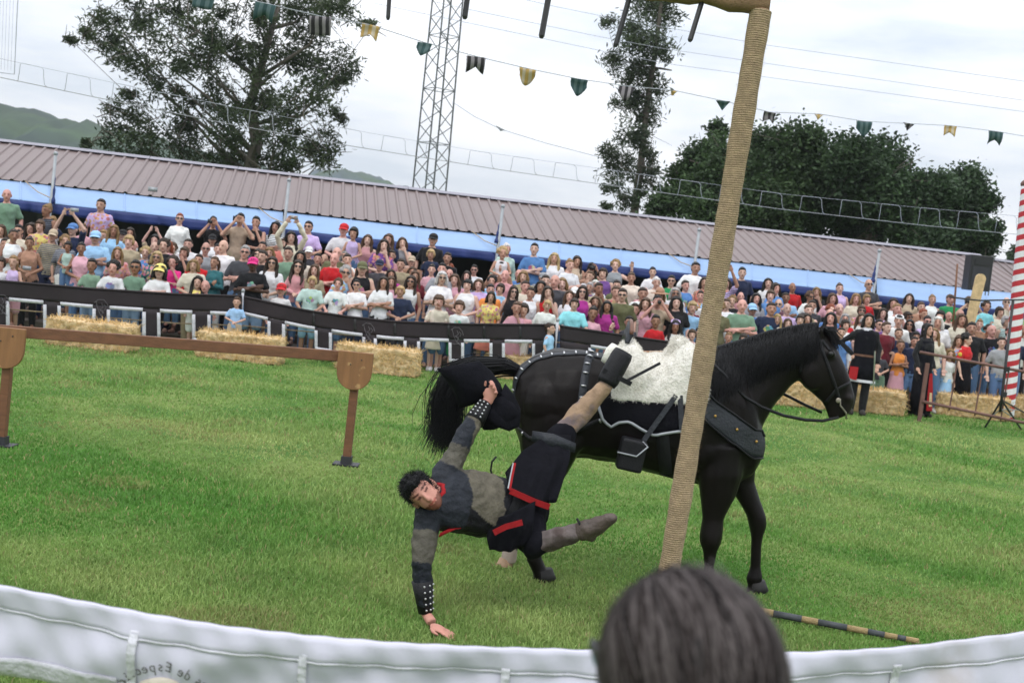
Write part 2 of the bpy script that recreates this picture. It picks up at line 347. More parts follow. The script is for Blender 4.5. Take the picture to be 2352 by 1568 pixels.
def tree(blobs, Y, trunk, label, nclump, per, leaf, c1, c2, seed, cat='tree', droop=0.6, tr=0.3, spread=1.0, clump=0.55, shrink=0.86, limb_n=1, group=None):
    r = np.random.default_rng(seed); pxm = FPX/Y
    base = W(trunk[0][0], trunk[0][1], Y); base.z = 0
    t = empty('tree', (base.x, base.y, 0), label=label, cat=cat, group=group)
    tb = MB(); path = [Vector((0, 0, -0.1))]+[W(u, v, Y)-Vector((base.x, base.y, 0)) for u, v in trunk[1:]]
    n = len(path); tb.tube(path, [tr*(1-0.75*i/(n-1)) for i in range(n)], 10)
    cs, ss = [], []; area = sum(b[2]**2 for b in blobs)
    for (u, v, rad) in blobs:
        rad = rad*shrink; rm = rad/pxm; dy = r.uniform(-1, 1)*2.2*spread; c = W(u, v, Y+dy)-Vector((base.x, base.y, 0))
        k = max(3, int(nclump*rad*rad/area))
        for _ in range(k):
            d = r.normal(size=3); d /= np.linalg.norm(d); q = np.array(c)+d*rm*r.uniform(0.25, 1.0)**0.6*np.array([1, 1.1, 1])
            cs.append(q); ss.append(min(clump*r.uniform(0.55, 1.5), rm*0.7))
        # the limb to this mass of leaves
        best = min([path[q].lerp(path[q+1], f_) for q in range(len(path)-1) for f_ in (0, .25, .5, .75)], key=lambda p: abs((c.z-p.z)-0.75*(c-p).xy.length)+0.25*(p-c).length)
        for _ in range(limb_n):
            e = c+Vector(r.normal(size=3))*rm*0.4; mid = best.lerp(e, 0.5)+Vector(r.normal(size=3))*0.35+Vector((0, 0, -0.15))
            lk = min(1.0, rad/40); tb.tube([best, best.lerp(mid, 0.6), mid, mid.lerp(e, 0.6), e], [tr*0.26*lk, tr*0.2*lk, tr*0.14*lk, tr*0.09*lk, tr*0.03], 6)
        for _ in range(5 if rad > 14 else 0):
            a = c+Vector(r.normal(size=3))*rm*0.3; b = c+Vector(r.normal(size=3))*rm*0.9
            tb.tube([a, (a+b)/2+Vector(r.normal(size=3))*0.1, b], [tr*0.07, tr*0.05, tr*0.02], 4)
    tb.build('trunk', MAT['bark'], t, True)
    me = leaves(cs, ss, per, leaf, c1, c2, seed+1, droop); me.materials.append(MAT['leaf']); link('crown', me, t)
    return t
EU = [(250,60,50),(330,30,65),(430,20,85),(560,5,95),(690,25,85),(790,30,55),(852,70,26),(166,92,18),(200,75,20),(225,40,34),(240,110,50),(330,120,75),(450,110,85),(580,110,85),(700,130,80),(778,165,60),
      (400,190,60),(490,215,66),(600,220,74),(705,225,66),(785,195,34),(430,270,52),(520,295,66),(640,305,72),(735,315,52),(762,360,38),(772,265,24),(262,255,42),(315,285,55),(248,315,36),(330,340,62),(420,345,66),(198,328,14),(520,370,66),(620,385,54),(700,372,54),(300,215,18)]
tree(EU, 46, [(560, 620), (565, 420), (590, 330), (575, 240), (610, 120), (640, 10)], 'large spreading eucalyptus behind the brown roof, left of the lattice mast', 620, 78, (0.26, 0.060), (0.016, 0.030, 0.012), (0.068, 0.092, 0.040), 31, tr=0.34, clump=0.42, shrink=0.80)
ET = [(1490,-10,60),(1530,30,40),(1400,60,22),(1450,80,50),(1510,110,42),(1408,150,28),(1465,170,50),(1508,200,26),(1440,230,36),(1480,260,40),(1455,310,40),(1400,345,28),(1490,340,26),(1430,395,42),(1388,430,22),(1480,420,34),(1502,385,16),(1440,450,30),(1395,470,14)]
tree(ET, 43, [(1452, 640), (1458, 480), (1472, 380), (1484, 260), (1505, 120), (1520, 0), (1525, -60)], 'tall slender eucalyptus standing between the mast and the rope-wrapped gate', 270, 60, (0.25, 0.05), (0.030, 0.046, 0.026), (0.085, 0.11, 0.062), 41, tr=0.17, spread=0.5, clump=0.36, shrink=0.86)
TA = [(1650,300,24),(1648,330,34),(1612,362,44),(1572,412,46),(1540,462,46),(1668,395,66),(1620,450,70),(1690,462,60),(1640,500,70),(1500,490,26)]
tree(TA, 41, [(1650, 640), (1650, 480), (1655, 360)], 'dark pointed broadleaf tree right behind the top of the rope-wrapped pole', 620, 84, (0.17, 0.085), (0.018, 0.036, 0.015), (0.075, 0.130, 0.045), 51, tr=0.28, droop=0.3, clump=0.48, shrink=0.80, group='trees right of the gate pole')
TB = [(1762,338,52),(1838,332,58),(1735,400,60),(1800,410,90),(1885,395,66),(1760,480,80),(1860,480,80)]
tree(TB, 42, [(1810, 660), (1812, 500), (1820, 400)], 'domed dark green tree between the pointed tree and the widest tree', 700, 84, (0.17, 0.085), (0.018, 0.036, 0.015), (0.070, 0.120, 0.042), 61, tr=0.3, droop=0.3, clump=0.48, shrink=0.80, group='trees right of the gate pole')
TC = [(1960,368,62),(2028,375,62),(1925,450,86),(2025,450,86),(2080,425,44),(1975,525,84),(2085,510,70)]
tree(TC, 40, [(2000, 680), (2002, 540), (2010, 430)], 'widest dark round tree, its top right of the other domed tree', 760, 84, (0.17, 0.085), (0.016, 0.033, 0.015), (0.062, 0.110, 0.044), 71, tr=0.32, droop=0.3, clump=0.48, shrink=0.80, group='trees right of the gate pole')
TD = [(2150,445,54),(2212,428,52),(2258,462,32),(2195,510,74),(2272,535,30),(2240,560,44),(2135,560,56),(2290,545,14)]
tree(TD, 39, [(2190, 700), (2192, 560), (2200, 470)], 'dark layered tree at the right end of the row, above the loudspeaker', 560, 84, (0.17, 0.08), (0.017, 0.034, 0.016), (0.065, 0.112, 0.048), 81, tr=0.26, droop=0.3, clump=0.48, shrink=0.80, group='trees right of the gate pole')
tree([(2338,582,18),(2330,600,16),(2346,605,14)], 60, [(2340, 700), (2340, 600)], 'small distant tree beside the striped pole', 60, 50, (0.26, 0.13), (0.02, 0.035, 0.018), (0.06, 0.09, 0.05), 91, tr=0.12, droop=0.3, spread=0.3)

# ---- lattice mast
def mast():
    t = empty('lattice_mast', label='grey steel lattice mast rising behind the roof between the two eucalyptus trees', cat='mast')
    Y = 50; c = (W(987, 433, Y)); base = Vector((c.x, c.y, 0)); t.location = base; s = 1.04; th = R(36)
    top = 13.0; lean = Vector(((W(1029, 0, Y).x-c.x)/(W(1029, 0, Y).z-c.z), 0, 1))
    cor = []
    for (a, b) in ((0, 0), (1, 0), (1, 1), (0, 1)):
        x = (a-0.5)*s; y = (b-0.5)*s; cor.append(Vector((x*math.cos(th)-y*math.sin(th), x*math.sin(th)+y*math.cos(th), 0)))
    at = lambda i, z: cor[i % 4]*(1-0.012*z)+lean*z
    for i in range(4):
        m = MB(); m.tube([at(i, 0), at(i, top)], 0.035, 6); m.build('leg', MAT['mast'], t)
    for f in range(4):
        k = 0; z = 0.0
        while z < top-0.7:
            m = MB(); a, b = (f, f+1) if k % 2 == 0 else (f+1, f); m.tube([at(a, z+0.72), at(b, z)], 0.019, 5); m.build('brace', MAT['mast'], t)
            if k % 3 == 0:
                m = MB(); m.tube([at(f, z), at(f+1, z)], 0.016, 5); m.build('brace', MAT['mast'], t)
            z += 0.72; k += 1
mast()

# ---- long shed with ribbed roof
def roof_panel_mesh(w, sv, pitch=0.27):
    m = MB(); prof = []; n = int(round(w/pitch))
    for i in range(n):
        x = i*pitch
        prof += [(x, 0), (x+pitch*0.62, 0), (x+pitch*0.72, 0.032), (x+pitch*0.88, 0.032), (x+pitch*0.98, 0)]
    prof.append((w, 0)); k = len(prof)
    A = [[(x, 0, z) for x, z in prof], [(x, 0.5, z) for x, z in prof], [(x, 1, z) for x, z in prof]]
    m.grid(A); me = m.mesh('roof_panel', False); me.materials.append(MAT['roof']); return me
def shed(name, eL, eR, rL, label, npan, wallmat):
    eL, eR, rL = Vector(eL), Vector(eR), Vector(rL)
    t = empty(name, (eL.x, eL.y, 0), label=label, cat='building')
    off = Vector((eL.x, eL.y, 0)); a = eL-off; ax = (eR-eL); ln = ax.length; ax.normalize(); sl = rL-eL; sl = sl-ax*sl.dot(ax)
    nrm = ax.cross(sl).normalized(); pw = 1.08; me = roof_panel_mesh(pw, sl.length); cnt = int(math.ceil(ln/pw))
    for i in range(cnt):
        o = link('roof_panel', me, t)
        M = Matrix((ax, sl, nrm)).transposed().to_4x4(); M.translation = a+ax*(i*pw)+nrm*(0.004*(i % 2)); o.matrix_local = M
    ln = cnt*pw
    back = Vector((sl.x, sl.y, -sl.z))
    m = MB(); m.sheet([[a+sl, a+sl+ax*ln], [a+sl+back, a+sl+back+ax*ln]], (0, 0, -0.03)); m.build('rear_roof', MAT['roof'], t)
    for i in range(int(ln/2.16)+1):
        q = a+sl+ax*(i*2.16); e = min(2.15, ln-i*2.16)
        if e > 0.3:
            m = MB(); d = sl.normalized(); m.sheet([[q-d*0.16+nrm*0.052, q-d*0.16+nrm*0.052+ax*e], [q+nrm*0.075, q+nrm*0.075+ax*e], [q+d.lerp(back.normalized(), 1)*0.16+Vector((0, 0, 0.05)), q+back.normalized()*0.16+Vector((0, 0, 0.05))+ax*e]], (0, 0, -0.004)); m.build('ridge_cap', MAT['roof_cap'], t)
    hb = (a+sl+back)
    m = MB(); m.sheet([[Vector((hb.x, hb.y, 0)), Vector((hb.x, hb.y, 0))+Vector((ax.x, ax.y, 0))*ln], [hb-Vector((0, 0, 0.05)), hb-Vector((0, 0, 0.05))+ax*ln]], (0.0, -0.12, 0)); m.build('rear_wall', wallmat, t)
    for i in range(0, cnt, 4):
        q = a+ax*(i*pw+0.3)+sl*0.06; m = MB(); m.bar((q.x, q.y, 0), (q.x, q.y, q.z-0.05), 0.12, 0.12, (0, 1, 0)); m.build('post', MAT['dark_steel'], t)
    return t
EL = W(-420, 364, 26.4); ER = W(2330, 673, 31.2); RLp = W(-420, 276, 29.4)
shed('long_shed', EL, ER, RLp, 'long low shed with a ribbed mauve-brown metal roof across the whole view', 24, MAT['wall'])
shed('low_shed', W(2270, 664, 37), W(2560, 705, 37.5), W(2270, 596, 40), 'second ribbed brown roof at far right, behind the striped pole', 5, MAT['wall'])

# ---- blue awning in bays with masts
def lerp_line(pts):
    us = [p[0] for p in pts]; vs = [p[1] for p in pts]
    return lambda u: float(np.interp(u, us, vs))
AWY = lambda u: 24.6+(u/2352)*3.3
f_top = lerp_line([(-70, 404), (2217, 661), (2420, 682)]); f_mid = lerp_line([(-70, 446), (120, 467), (928, 556), (1750, 646), (2267, 707), (2420, 724)]); f_bot = lerp_line([(-70, 468), (117, 490), (928, 577), (1750, 664), (2284, 726), (2420, 742)])
mast_u = [-70, 119, 652, 1143, 1597, 2012, 2420]
bayname = ['at the far left edge behind the bald spectator', 'between the first two masts, behind the photographers', 'left of the middle mast, over the crowd', 'between the middle mast and the rope-wrapped pole', 'right of the rope-wrapped pole, above the horse neck', 'at the right end below the loudspeaker']
for i in range(6):
    u0, u1 = mast_u[i]+2, mast_u[i+1]-2
    t = empty('awning', label='light blue tarpaulin awning with navy valance '+bayname[i], cat='awning', group='awning bays along the shed')
    us = np.linspace(u0, u1, 17); rows = []
    for k in range(7):
        s = k/6; row = []
        for u in us:
            top = W(u, f_top(u)-1, 26.93+(u+70)/2287*4); top.z -= 0.015; fr = W(u, f_mid(u), AWY(u)); p = top.lerp(fr, s)
            x = (u-u0)/(u1-u0); p.z -= 0.06*math.sin(math.pi*s)*(0.6+0.5*math.sin(x*9+i)); row.append(p)
        rows.append(row)
    m = MB(); m.sheet(rows, (0, 0, -0.012)); o = m.build('tarpaulin', MAT['tarp'], t, True)
    for x in (0.34, 0.67):                     # welded seams
        c = int(x*16); m = MB(); m.tube([r_[c]+Vector((0, 0, 0.008)) for r_ in rows], 0.016, 5, flat=0.4); m.build('seam', MAT['tarp'], t)
    vr = []
    for k in range(4):
        row = []
        for u in np.linspace(u0, u1, 41):
            fr = W(u, f_mid(u), AWY(u)); bt = W(u, f_bot(u), AWY(u)); p = fr.lerp(bt, k/3); p.z -= 0.014
            p.y += 0.035*math.sin(u*0.12+i)*k/3+0.02*math.sin(u*0.31)*k/3-0.01; p.z += 0.012*math.sin(u*0.05+i*2)*(k == 3); row.append(p)
        vr.append(row)
    m = MB(); m.sheet(vr, (0, 0.008, 0)); m.build('valance', MAT['valance'], t, True)
tops = [(128, 355, 505), (664, 416, 520), (1155, 476, 560), (1606, 530, 600), (2020, 578, 650)]
mlab = ['leftmost steel awning mast with blue furled cloth, near the bald spectator', 'awning mast with pale blue sleeve above the photographers', 'middle awning mast with dark blue furled flag', 'slim awning mast just left of the rope-wrapped pole', 'awning mast with dark blue furled flag right of the rope-wrapped pole']
for k, (u, v, vb) in enumerate(tops):
    Y = AWY(u)-0.15; tp = W(u, v, Y); t = empty('awning_mast', (tp.x-0.06, tp.y, 0), label=mlab[k], cat='mast', group='awning masts')
    m = MB(); m.tube([(0, 0, 0), (0.03, 0, 1.6), (0.06, 0, tp.z)], 0.032, 8); m.build('pole', MAT['galv'], t, True)
    m = MB(); m.ell((0.06, 0, tp.z+0.02), (0.045, 0.045, 0.045)); m.build('cap', MAT['galv'], t, True)
    zb = W(u, vb, Y).z
    m = MB(); zz = np.linspace(max(zb, 2.25), tp.z-0.06, 14); w0 = 0.09 if k in (0, 2, 4) else 0.03
    m.tube([(0.055-(w0*0.5 if k in (2, 4) else 0.0)*(1-j/13)*1.2, 0.03, z) for j, z in enumerate(zz)], [max(0.022, w0*(1-j/13)*(0.9+0.2*math.sin(j*2.1))) for j in range(14)], 8, flat=0.6)
    m.build('furled_flag', MAT['valance'] if k in (0, 2, 4) else MAT['tarp'], t, True)
    if k < 5:
        e = W(u-70, f_top(u-70)-2, 26.8+(u)/2287*4); a = Vector((tp.x, tp.y, 2.35)); q = MB()
        q.tube([a, a.lerp(e, 0.5)-Vector((0, 0, 0.05)), e], 0.012, 5); q2 = q.build('guy_rope', MAT['rope']); tag(q2, 'thin yellow guy rope from the eave to the awning mast, '+['first', 'second', 'third', 'fourth', 'fifth'][k]+' from the left', 'rope', 'awning guy ropes')

# ---- tiers the crowd stands on
YB = lambda u: float(np.interp(u, [-200, 0, 1300, 1800, 2352, 2600], [20.15, 20.3, 21.3, 22.3, 23.7, 24.3]))
TIER = [0, 0, 0.12, 0.27, 0.45, 0.68]; TDEP = [0.42, 0.98, 1.54, 2.10, 2.66, 3.24]
for k in range(2, 6):
    m = MB(); A = []
    for u in np.linspace(-120, 2480, 14):
        p0 = W(u, 700, YB(u)+TDEP[k]-0.28); p1 = W(u, 700, YB(u)+TDEP[k]+0.30)
        A.append([(p0.x, p0.y, TIER[k]), (p1.x, p1.y-0.004, TIER[k])])
    m.sheet(A, (0, 0, -TIER[k]-0.02)); o = m.build('bleacher_step', MAT['bleacher']); tag(o, 'plank standing tier under the spectators, tier '+['', '', 'lowest', 'second', 'third', 'highest'][k], None, None, 'structure')

# ---- crenellated banners
def banner(name, label, top, Yf, gaps, u0, u1, dv_band, dv_tab, trim, cm, tm, du=12, wob=0.03, logos=(), seams=(), cat='banner', group=None):
    t = empty(name, label=label, cat=cat, group=group)
    def P(u, dv, push=0.0):
        p = W(u, top(u)+dv, Yf(u)-push); s = dv/dv_tab
        p.y += wob*(math.sin(u*0.021*12/du*0.9)+0.6*math.sin(u*0.057*12/du))*(0.3+s); return p
    def sheet(a, b, d0, d1, nm, mt, rows, push=0.0, th=0.006):
        n = max(2, int(abs(b-a)/du)+1); A = [[P(u, d0+(d1-d0)*k/rows, push) for u in np.linspace(a, b, n)] for k in range(rows+1)]
        m = MB(); m.sheet(A, (0, th, 0)); return m.build(nm, mt, t, True)
    sheet(u0, u1, 0, dv_band, 'band', cm, 5)
    n = max(4, int((u1-u0)/du)); m = MB(); m.tube([P(u, 0.0, 0.006) for u in np.linspace(u0, u1, n)], 0.018 if du >= 12 else 0.03, 6); m.build('top_hem', cm, t, True)
    edges = [u0]+[e for gp in gaps for e in gp]+[u1]
    for i in range(0, len(edges), 2):
        a, b = edges[i], edges[i+1]
        if b-a > 6:
            sheet(a, b, dv_band+0.3, dv_tab, 'tab', cm, 5)
            if i: sheet(a-0.0, a+trim, dv_band+trim, dv_tab, 'trim', tm, 4, 0.012, 0.012)
            if i < len(edges)-2: sheet(b-trim, b, dv_band+trim, dv_tab, 'trim', tm, 4, 0.012, 0.012)
            sheet(a+trim*0.2, b-trim*0.2, dv_tab-trim, dv_tab+1, 'trim', tm, 1, 0.016, 0.012)
    for (a, b) in gaps: sheet(a-trim*0.1, b+trim*0.1, dv_band-trim*0.2, dv_band+trim*0.9, 'trim', tm, 1, 0.014, 0.012)
    for u in seams: sheet(u-3, u+3, 1, dv_band, 'seam', MAT['plastic'], 3, 0.01, 0.004)
    for (u, dv, s) in logos:
        m = MB(); strokes = [[(-16, -14), (-6, -22), (8, -22), (17, -12), (20, 0)], [(-12, -18), (-8, 0), (-2, 14), (4, 24)], [(2, -14), (6, -4), (-2, 4), (8, 12)], [(-4, 2), (6, 6), (2, 18), (10, 26)], [(-16, 22), (-6, 26), (6, 24), (14, 30)], [(8, -10), (14, -4), (10, 4)]]
        for st in strokes: m.tube([P(u+x*s, dv+y*s, 0.014) for x, y in st], 0.0045, 4)
        m.build('printed_emblem', MAT['grey_print'], t)
    return t
tb = lerp_line([(-80, 636), (0, 645), (200, 662), (400, 675), (555, 680)])
banner('crenellated_banner', 'black cloth barrier banner with white-edged crenels, left of the boy in blue', tb, YB, [(20, 98), (138, 213), (253, 327), (367, 440), (483, 556)], -80, 556, 38, 108, 7.5, MAT['banner'], MAT['white_trim'], logos=[(3, 52, 0.9), (232, 44, 0.9)], group='black barrier banners')
tb2 = lerp_line([(560, 681), (600, 690), (700, 712), (800, 727), (900, 738), (1050, 744), (1276, 746)])
banner('crenellated_banner', 'black cloth barrier banner with white-edged crenels, middle one behind the black horse croup', tb2, YB, [(561, 615), (655, 722), (762, 832), (866, 927), (965, 1030), (1066, 1124), (1160, 1222)], 560, 1276, 36, 88, 7, MAT['banner'], MAT['white_trim'], logos=[(845, 28, 0.8), (1048, 26, 0.8)], seams=(720, 815, 907, 1030, 1112, 1195), group='black barrier banners')
tb3 = lerp_line([(1286, 748), (1400, 765), (1500, 780), (1600, 792), (1720, 812)])
banner('crenellated_banner', 'black cloth barrier banner behind the saddle, sagging to the right', tb3, YB, [(1358, 1422), (1470, 1530), (1580, 1640)], 1286, 1720, 34, 84, 6.5, MAT['banner'], MAT['white_trim'], seams=(1450, 1560), group='black barrier banners')
for k, (u, v) in enumerate(((558, 668), (1281, 735))):
    p = W(u, v, YB(u)+0.03); t = empty('barrier_post', (p.x, p.y, 0), label=['pale barrier stake with wrapped top beside the boy in blue', 'pale barrier stake behind the horse croup'][k], cat='post', group='barrier stakes')
    m = MB(); m.tube([(0, 0, -0.05), (0.004, 0, p.z)], 0.022, 8); m.build('stake', MAT['white_trim'], t, True)
    m = MB(); m.ell((0.004, 0, p.z), (0.032, 0.032, 0.04)); m.build('tip', MAT['galv'], t, True)
m = MB(); us = np.linspace(-40, 1500, 60); m.tube([W(u, f_(u), YB(u)+0.16) for f_ in (lerp_line([(-40, 705), (400, 742), (560, 748), (800, 770), (1100, 775), (1500, 800)]),) for u in us], 0.011, 5)
tag(m.build('crowd_rope', MAT['rope']), 'thin yellow rope strung behind the black banners at knee height', 'rope')

# ---- straw bales
def bale_meshes(seed, d=(1.36, 0.5, 0.42)):
    m = MB(); m.box((0, 0, d[2]/2), d); b = remesh(m, 0.035, 2, 0.5, 'bale'); V = verts_np(b); r = random.Random(seed)
    displace(b, 0.03, 5, 5, 9, seed*3.7); displace(b, 0.03, 19, 19, 19, seed*1.3)
    V = verts_np(b); V[:, 2] = np.maximum(V[:, 2], 0); b.vertices.foreach_set('co', V.ravel()); b.update()
    b.materials.append(MAT['straw'])
    rg = np.random.default_rng(seed); n = 1700; P = rg.uniform(-0.5, 0.5, (n, 3))*np.array(d); f = rg.choice([0, 1, 2, 3], n, p=[0.5, 0.34, 0.08, 0.08])
    P[f == 0, 1] = -d[1]/2-0.005; P[f == 1, 2] = d[2]/2; P[f == 2, 0] = d[0]/2; P[f == 3, 0] = -d[0]/2; P[:, 2] += d[2]/2
    D = rg.normal(size=(n, 3))*np.array([1.0, 0.45, 0.9]); D /= np.linalg.norm(D, axis=1)[:, None]; D[f == 0, 1] = -np.abs(D[f == 0, 1])*0.7; D[f == 1, 2] = np.abs(D[f == 1, 2])
    ln = rg.uniform(0.03, 0.10, n)[:, None]; S = np.cross(D, rg.normal(size=(n, 3))); S /= np.linalg.norm(S, axis=1)[:, None]; S *= 0.005
    E = P+D*ln; E[:, 2] = np.maximum(E[:, 2], 0.004)
    Vv = np.stack([P-S, P+S, E+S*0.5, E-S*0.5], 1).reshape(-1, 3); F = (np.arange(n)*4)[:, None]+np.arange(4)
    me = mesh_np(Vv, F, 'straw_ends'); c = np.array([[0.66, 0.47, 0.22]])*rg.uniform(0.6, 1.25, n)[:, None]; vcol(me, 'leaf', np.repeat(c, 4, 0)); me.materials.append(MAT['leaf'])
    return b, me
bm_a, bm_b = bale_meshes(1), bale_meshes(2)
def bale(u, v, label, k=0, rz=0.0, s=1.0, group='straw bales by the barrier'):
    p = G(u, v); t = empty('straw_bale', (p.x, p.y, 0), rz, s, label, 'bale', group)
    bb = (bm_a, bm_b)[k % 2]; link('packed_straw', bb[0], t); o = link('loose_straw', bb[1], t); o['kind'] = 'stuff'
    for xg in (-0.33, 0.33):
        m = MB(); m.tube([(xg, -0.262, 0.02), (xg, -0.272, 0.22), (xg, -0.255, 0.415), (xg, 0.0, 0.433), (xg, 0.25, 0.415), (xg, 0.262, 0.02)], 0.005, 4); m.build('twine', MAT['rope'], t)
bale(212, 799, 'straw bale at left, just right of the round-ended plank shield', 0, R(-7))
bale(552, 827, 'straw bale in front of the boy in blue, behind the wooden rail', 1, R(-7))
bale(868, 855, 'straw bale behind the right-hand rail post', 0, R(-6))
bale(1200, 872, 'straw bale glimpsed between the horse tail and croup', 1, R(-4))
bale(1822, 931, 'straw bale under the horse throat, left one', 1, R(4)); bale(1985, 944, 'straw bale between the horse muzzle and the squire in black', 0, R(-8))
bale(1890, 936, 'straw bale behind the horse chin, between two others', 0, R(10))
bale(2226, 957, 'straw bale behind the rusty rail fence, left of the tripod', 1, R(-6), 1.0); bale(2368, 960, 'straw bale at the right edge under the striped pole', 0, R(12))

# ---- wooden tilt rail
def rail():
    t = empty('tilt_rail', label='brown wooden rail on two posts with round-bottomed plank shields', cat='barrier')
    pa, pb = G(2, 1024), G(795, 1068); ax = (pb-pa); ax.z = 0; ln = ax.length; ax.normalize(); pa = pa-ax*0.0
    za = W(15, 750, pa.y).z; zb = W(812, 806, pb.y).z
    rot = Matrix.Rotation(math.atan2(ax.y, ax.x), 4, 'Z')
    ra, rb = pa+Vector((0, 0, za-0.05))-ax*2.2, pb+Vector((0, 0, zb-0.06))-ax*0.05
    m = MB(); m.bar(ra+Vector((0, 0.045, 0)), rb+Vector((0, 0.045, 0)), 0.05, 0.1); o = m.build('rail', MAT['wood'], t)
    bv = o.modifiers.new('b', 'BEVEL'); bv.width = 0.006; bv.segments = 2
    for k, (p, z) in enumerate(((pa, za), (pb, zb))):
        m = MB(); m.bar(p+Vector((0, 0, 0.02)), p+Vector((0.01, 0, z-0.08)), 0.075, 0.075, (0, 1, 0)); o = m.build('post', MAT['wood'], t)
        bv = o.modifiers.new('b', 'BEVEL'); bv.width = 0.006; bv.segments = 2
        m = MB(); pts = []; c = p+Vector((0.0, -0.075, z)); w = 0.165
        for s in np.linspace(0, math.pi, 15): pts.append(c+Vector((w*math.cos(s), 0, -0.17-0.19*math.sin(s)**0.85)))
        pts = [c+Vector((w, 0, 0.0))]+pts+[c+Vector((-w, 0, 0.0))]
        if k == 1:
            pts = pts
        m.plate(pts, (0, 0.036, 0)); o = shield_o = m.build('plank_shield', MAT['ply'], t); bv = o.modifiers.new('b', 'BEVEL'); bv.width = 0.006; bv.segments = 2
        for sx in (-0.02, 0.03):
            m = MB(); m.ell(c+Vector((sx*2, -0.004, -0.1+sx)), (0.007, 0.005, 0.007), 8, 6); m.build('screw_head', MAT['dark_steel'], shield_o)
        m = MB(); m.box(p+Vector((0, 0, 0.045)), (0.105, 0.105, 0.09), None, 0.92); m.box(p+Vector((0, 0, 0.012)), (0.24, 0.18, 0.016)); m.build('base_shoe', MAT['dark_steel'], t)
rail()

# ---- rope-wrapped gate with pegs
def gate():
    Y = 6.9; t = empty('rope_gate', label='rope-wrapped upright pole with burlap crossbeam and hanging dark pegs, before the horse', cat='gate')
    top = W(1748, 22, Y); v = W(1535, 1320, Y); d = (v-top); d = d/d.z; base = top-d*top.z; base.y = Y
    rad = 0.0605; ln = (top-base).length; ax = (top-base).normalized(); x = ax.orthogonal().normalized(); y = ax.cross(x)
    m = MB(); m.tube([base-ax*0.05, top], rad-0.012, 16); m.build('pole', MAT['burlap'], t, True)
    pitch = 0.0125; turns = int(ln/pitch); ns = 22; pts = []; rr = []
    wob = np.random.default_rng(5)
    for i in range(turns*ns+1):
        a = 2*math.pi*i/ns; s = i/ns*pitch; w = 1+0.035*math.sin(s*9)+0.025*math.sin(s*31+1)
        q = base+ax*(s+0.004*math.sin(a*1.0+s*3))+(x*math.cos(a)+y*math.sin(a))*(rad-0.006)*w; pts.append(q)
    m = MB(); m.tube(pts, 0.0078, 6, up=tuple(ax)); m.build('rope_wrap', MAT['rope'], t, True)
    n = 900; f = MB(); rv = np.random.default_rng(9); V = []; F = []
    for i in range(n):
        s = rv.uniform(0, ln); a = rv.uniform(0, 6.28); o = x*math.cos(a)+y*math.sin(a); tg = ax.cross(o)
        p = base+ax*s+o*rad; e = p+o*rv.uniform(0.006, 0.022)+tg*rv.normal(0, 0.01)+ax*rv.normal(0, 0.01); w = ax*0.0007
        k = len(V); V += [p-w, p+w, e]; F.append((k, k+1, k+2))
    o = link('rope_fibres', mesh_np(np.array([tuple(q) for q in V]), np.array(F), 'rope_fibres'), t); o.data.materials.append(MAT['rope']); o['kind'] = 'stuff'
    # crossbeam to the left, slightly away from the upright
    pr = W(1770, 2, Y); pl = W(640, -150, Y+0.5); dirb = (pl-pr).normalized()
    m = MB(); rings = []
    for i in range(40):
        s = i/39; c = pr.lerp(pl, s)+Vector((0, 0, 0.006*math.sin(i*1.7))); k = 0.078+0.008*math.sin(i*0.9)+0.005*math.sin(i*2.3)
        if i == 0: k *= 0.72
        zb = Vector((0, 0, 1)); yb = dirb.cross(zb).normalized(); rings.append(ring(c, yb*k*0.9, zb*k, 14, 3.0))
    m.loft(rings); m.build('crossbeam', MAT['burlap'], t, True)
    for (ut, vt, ub, vb, wd) in ((900, -80, 891, 46, 0.026), (1083, -55, 1067, 44, 0.034), (1268, -30, 1243, 88, 0.034), (1452, -6, 1413, 108, 0.032), (1616, 12, 1584, 96, 0.03)):
        Yp = Y+0.5*(1770-ut)/1130; a, b = W(ut, vt-20, Yp), W(ub, vb, Yp-0.05); m = MB(); m.tube([a, a.lerp(b, 0.5), a.lerp(b, 0.96), b], [wd/2, wd/2, wd/2, wd/3.2], 6); m.build('peg', MAT['plastic'], t)
gate()

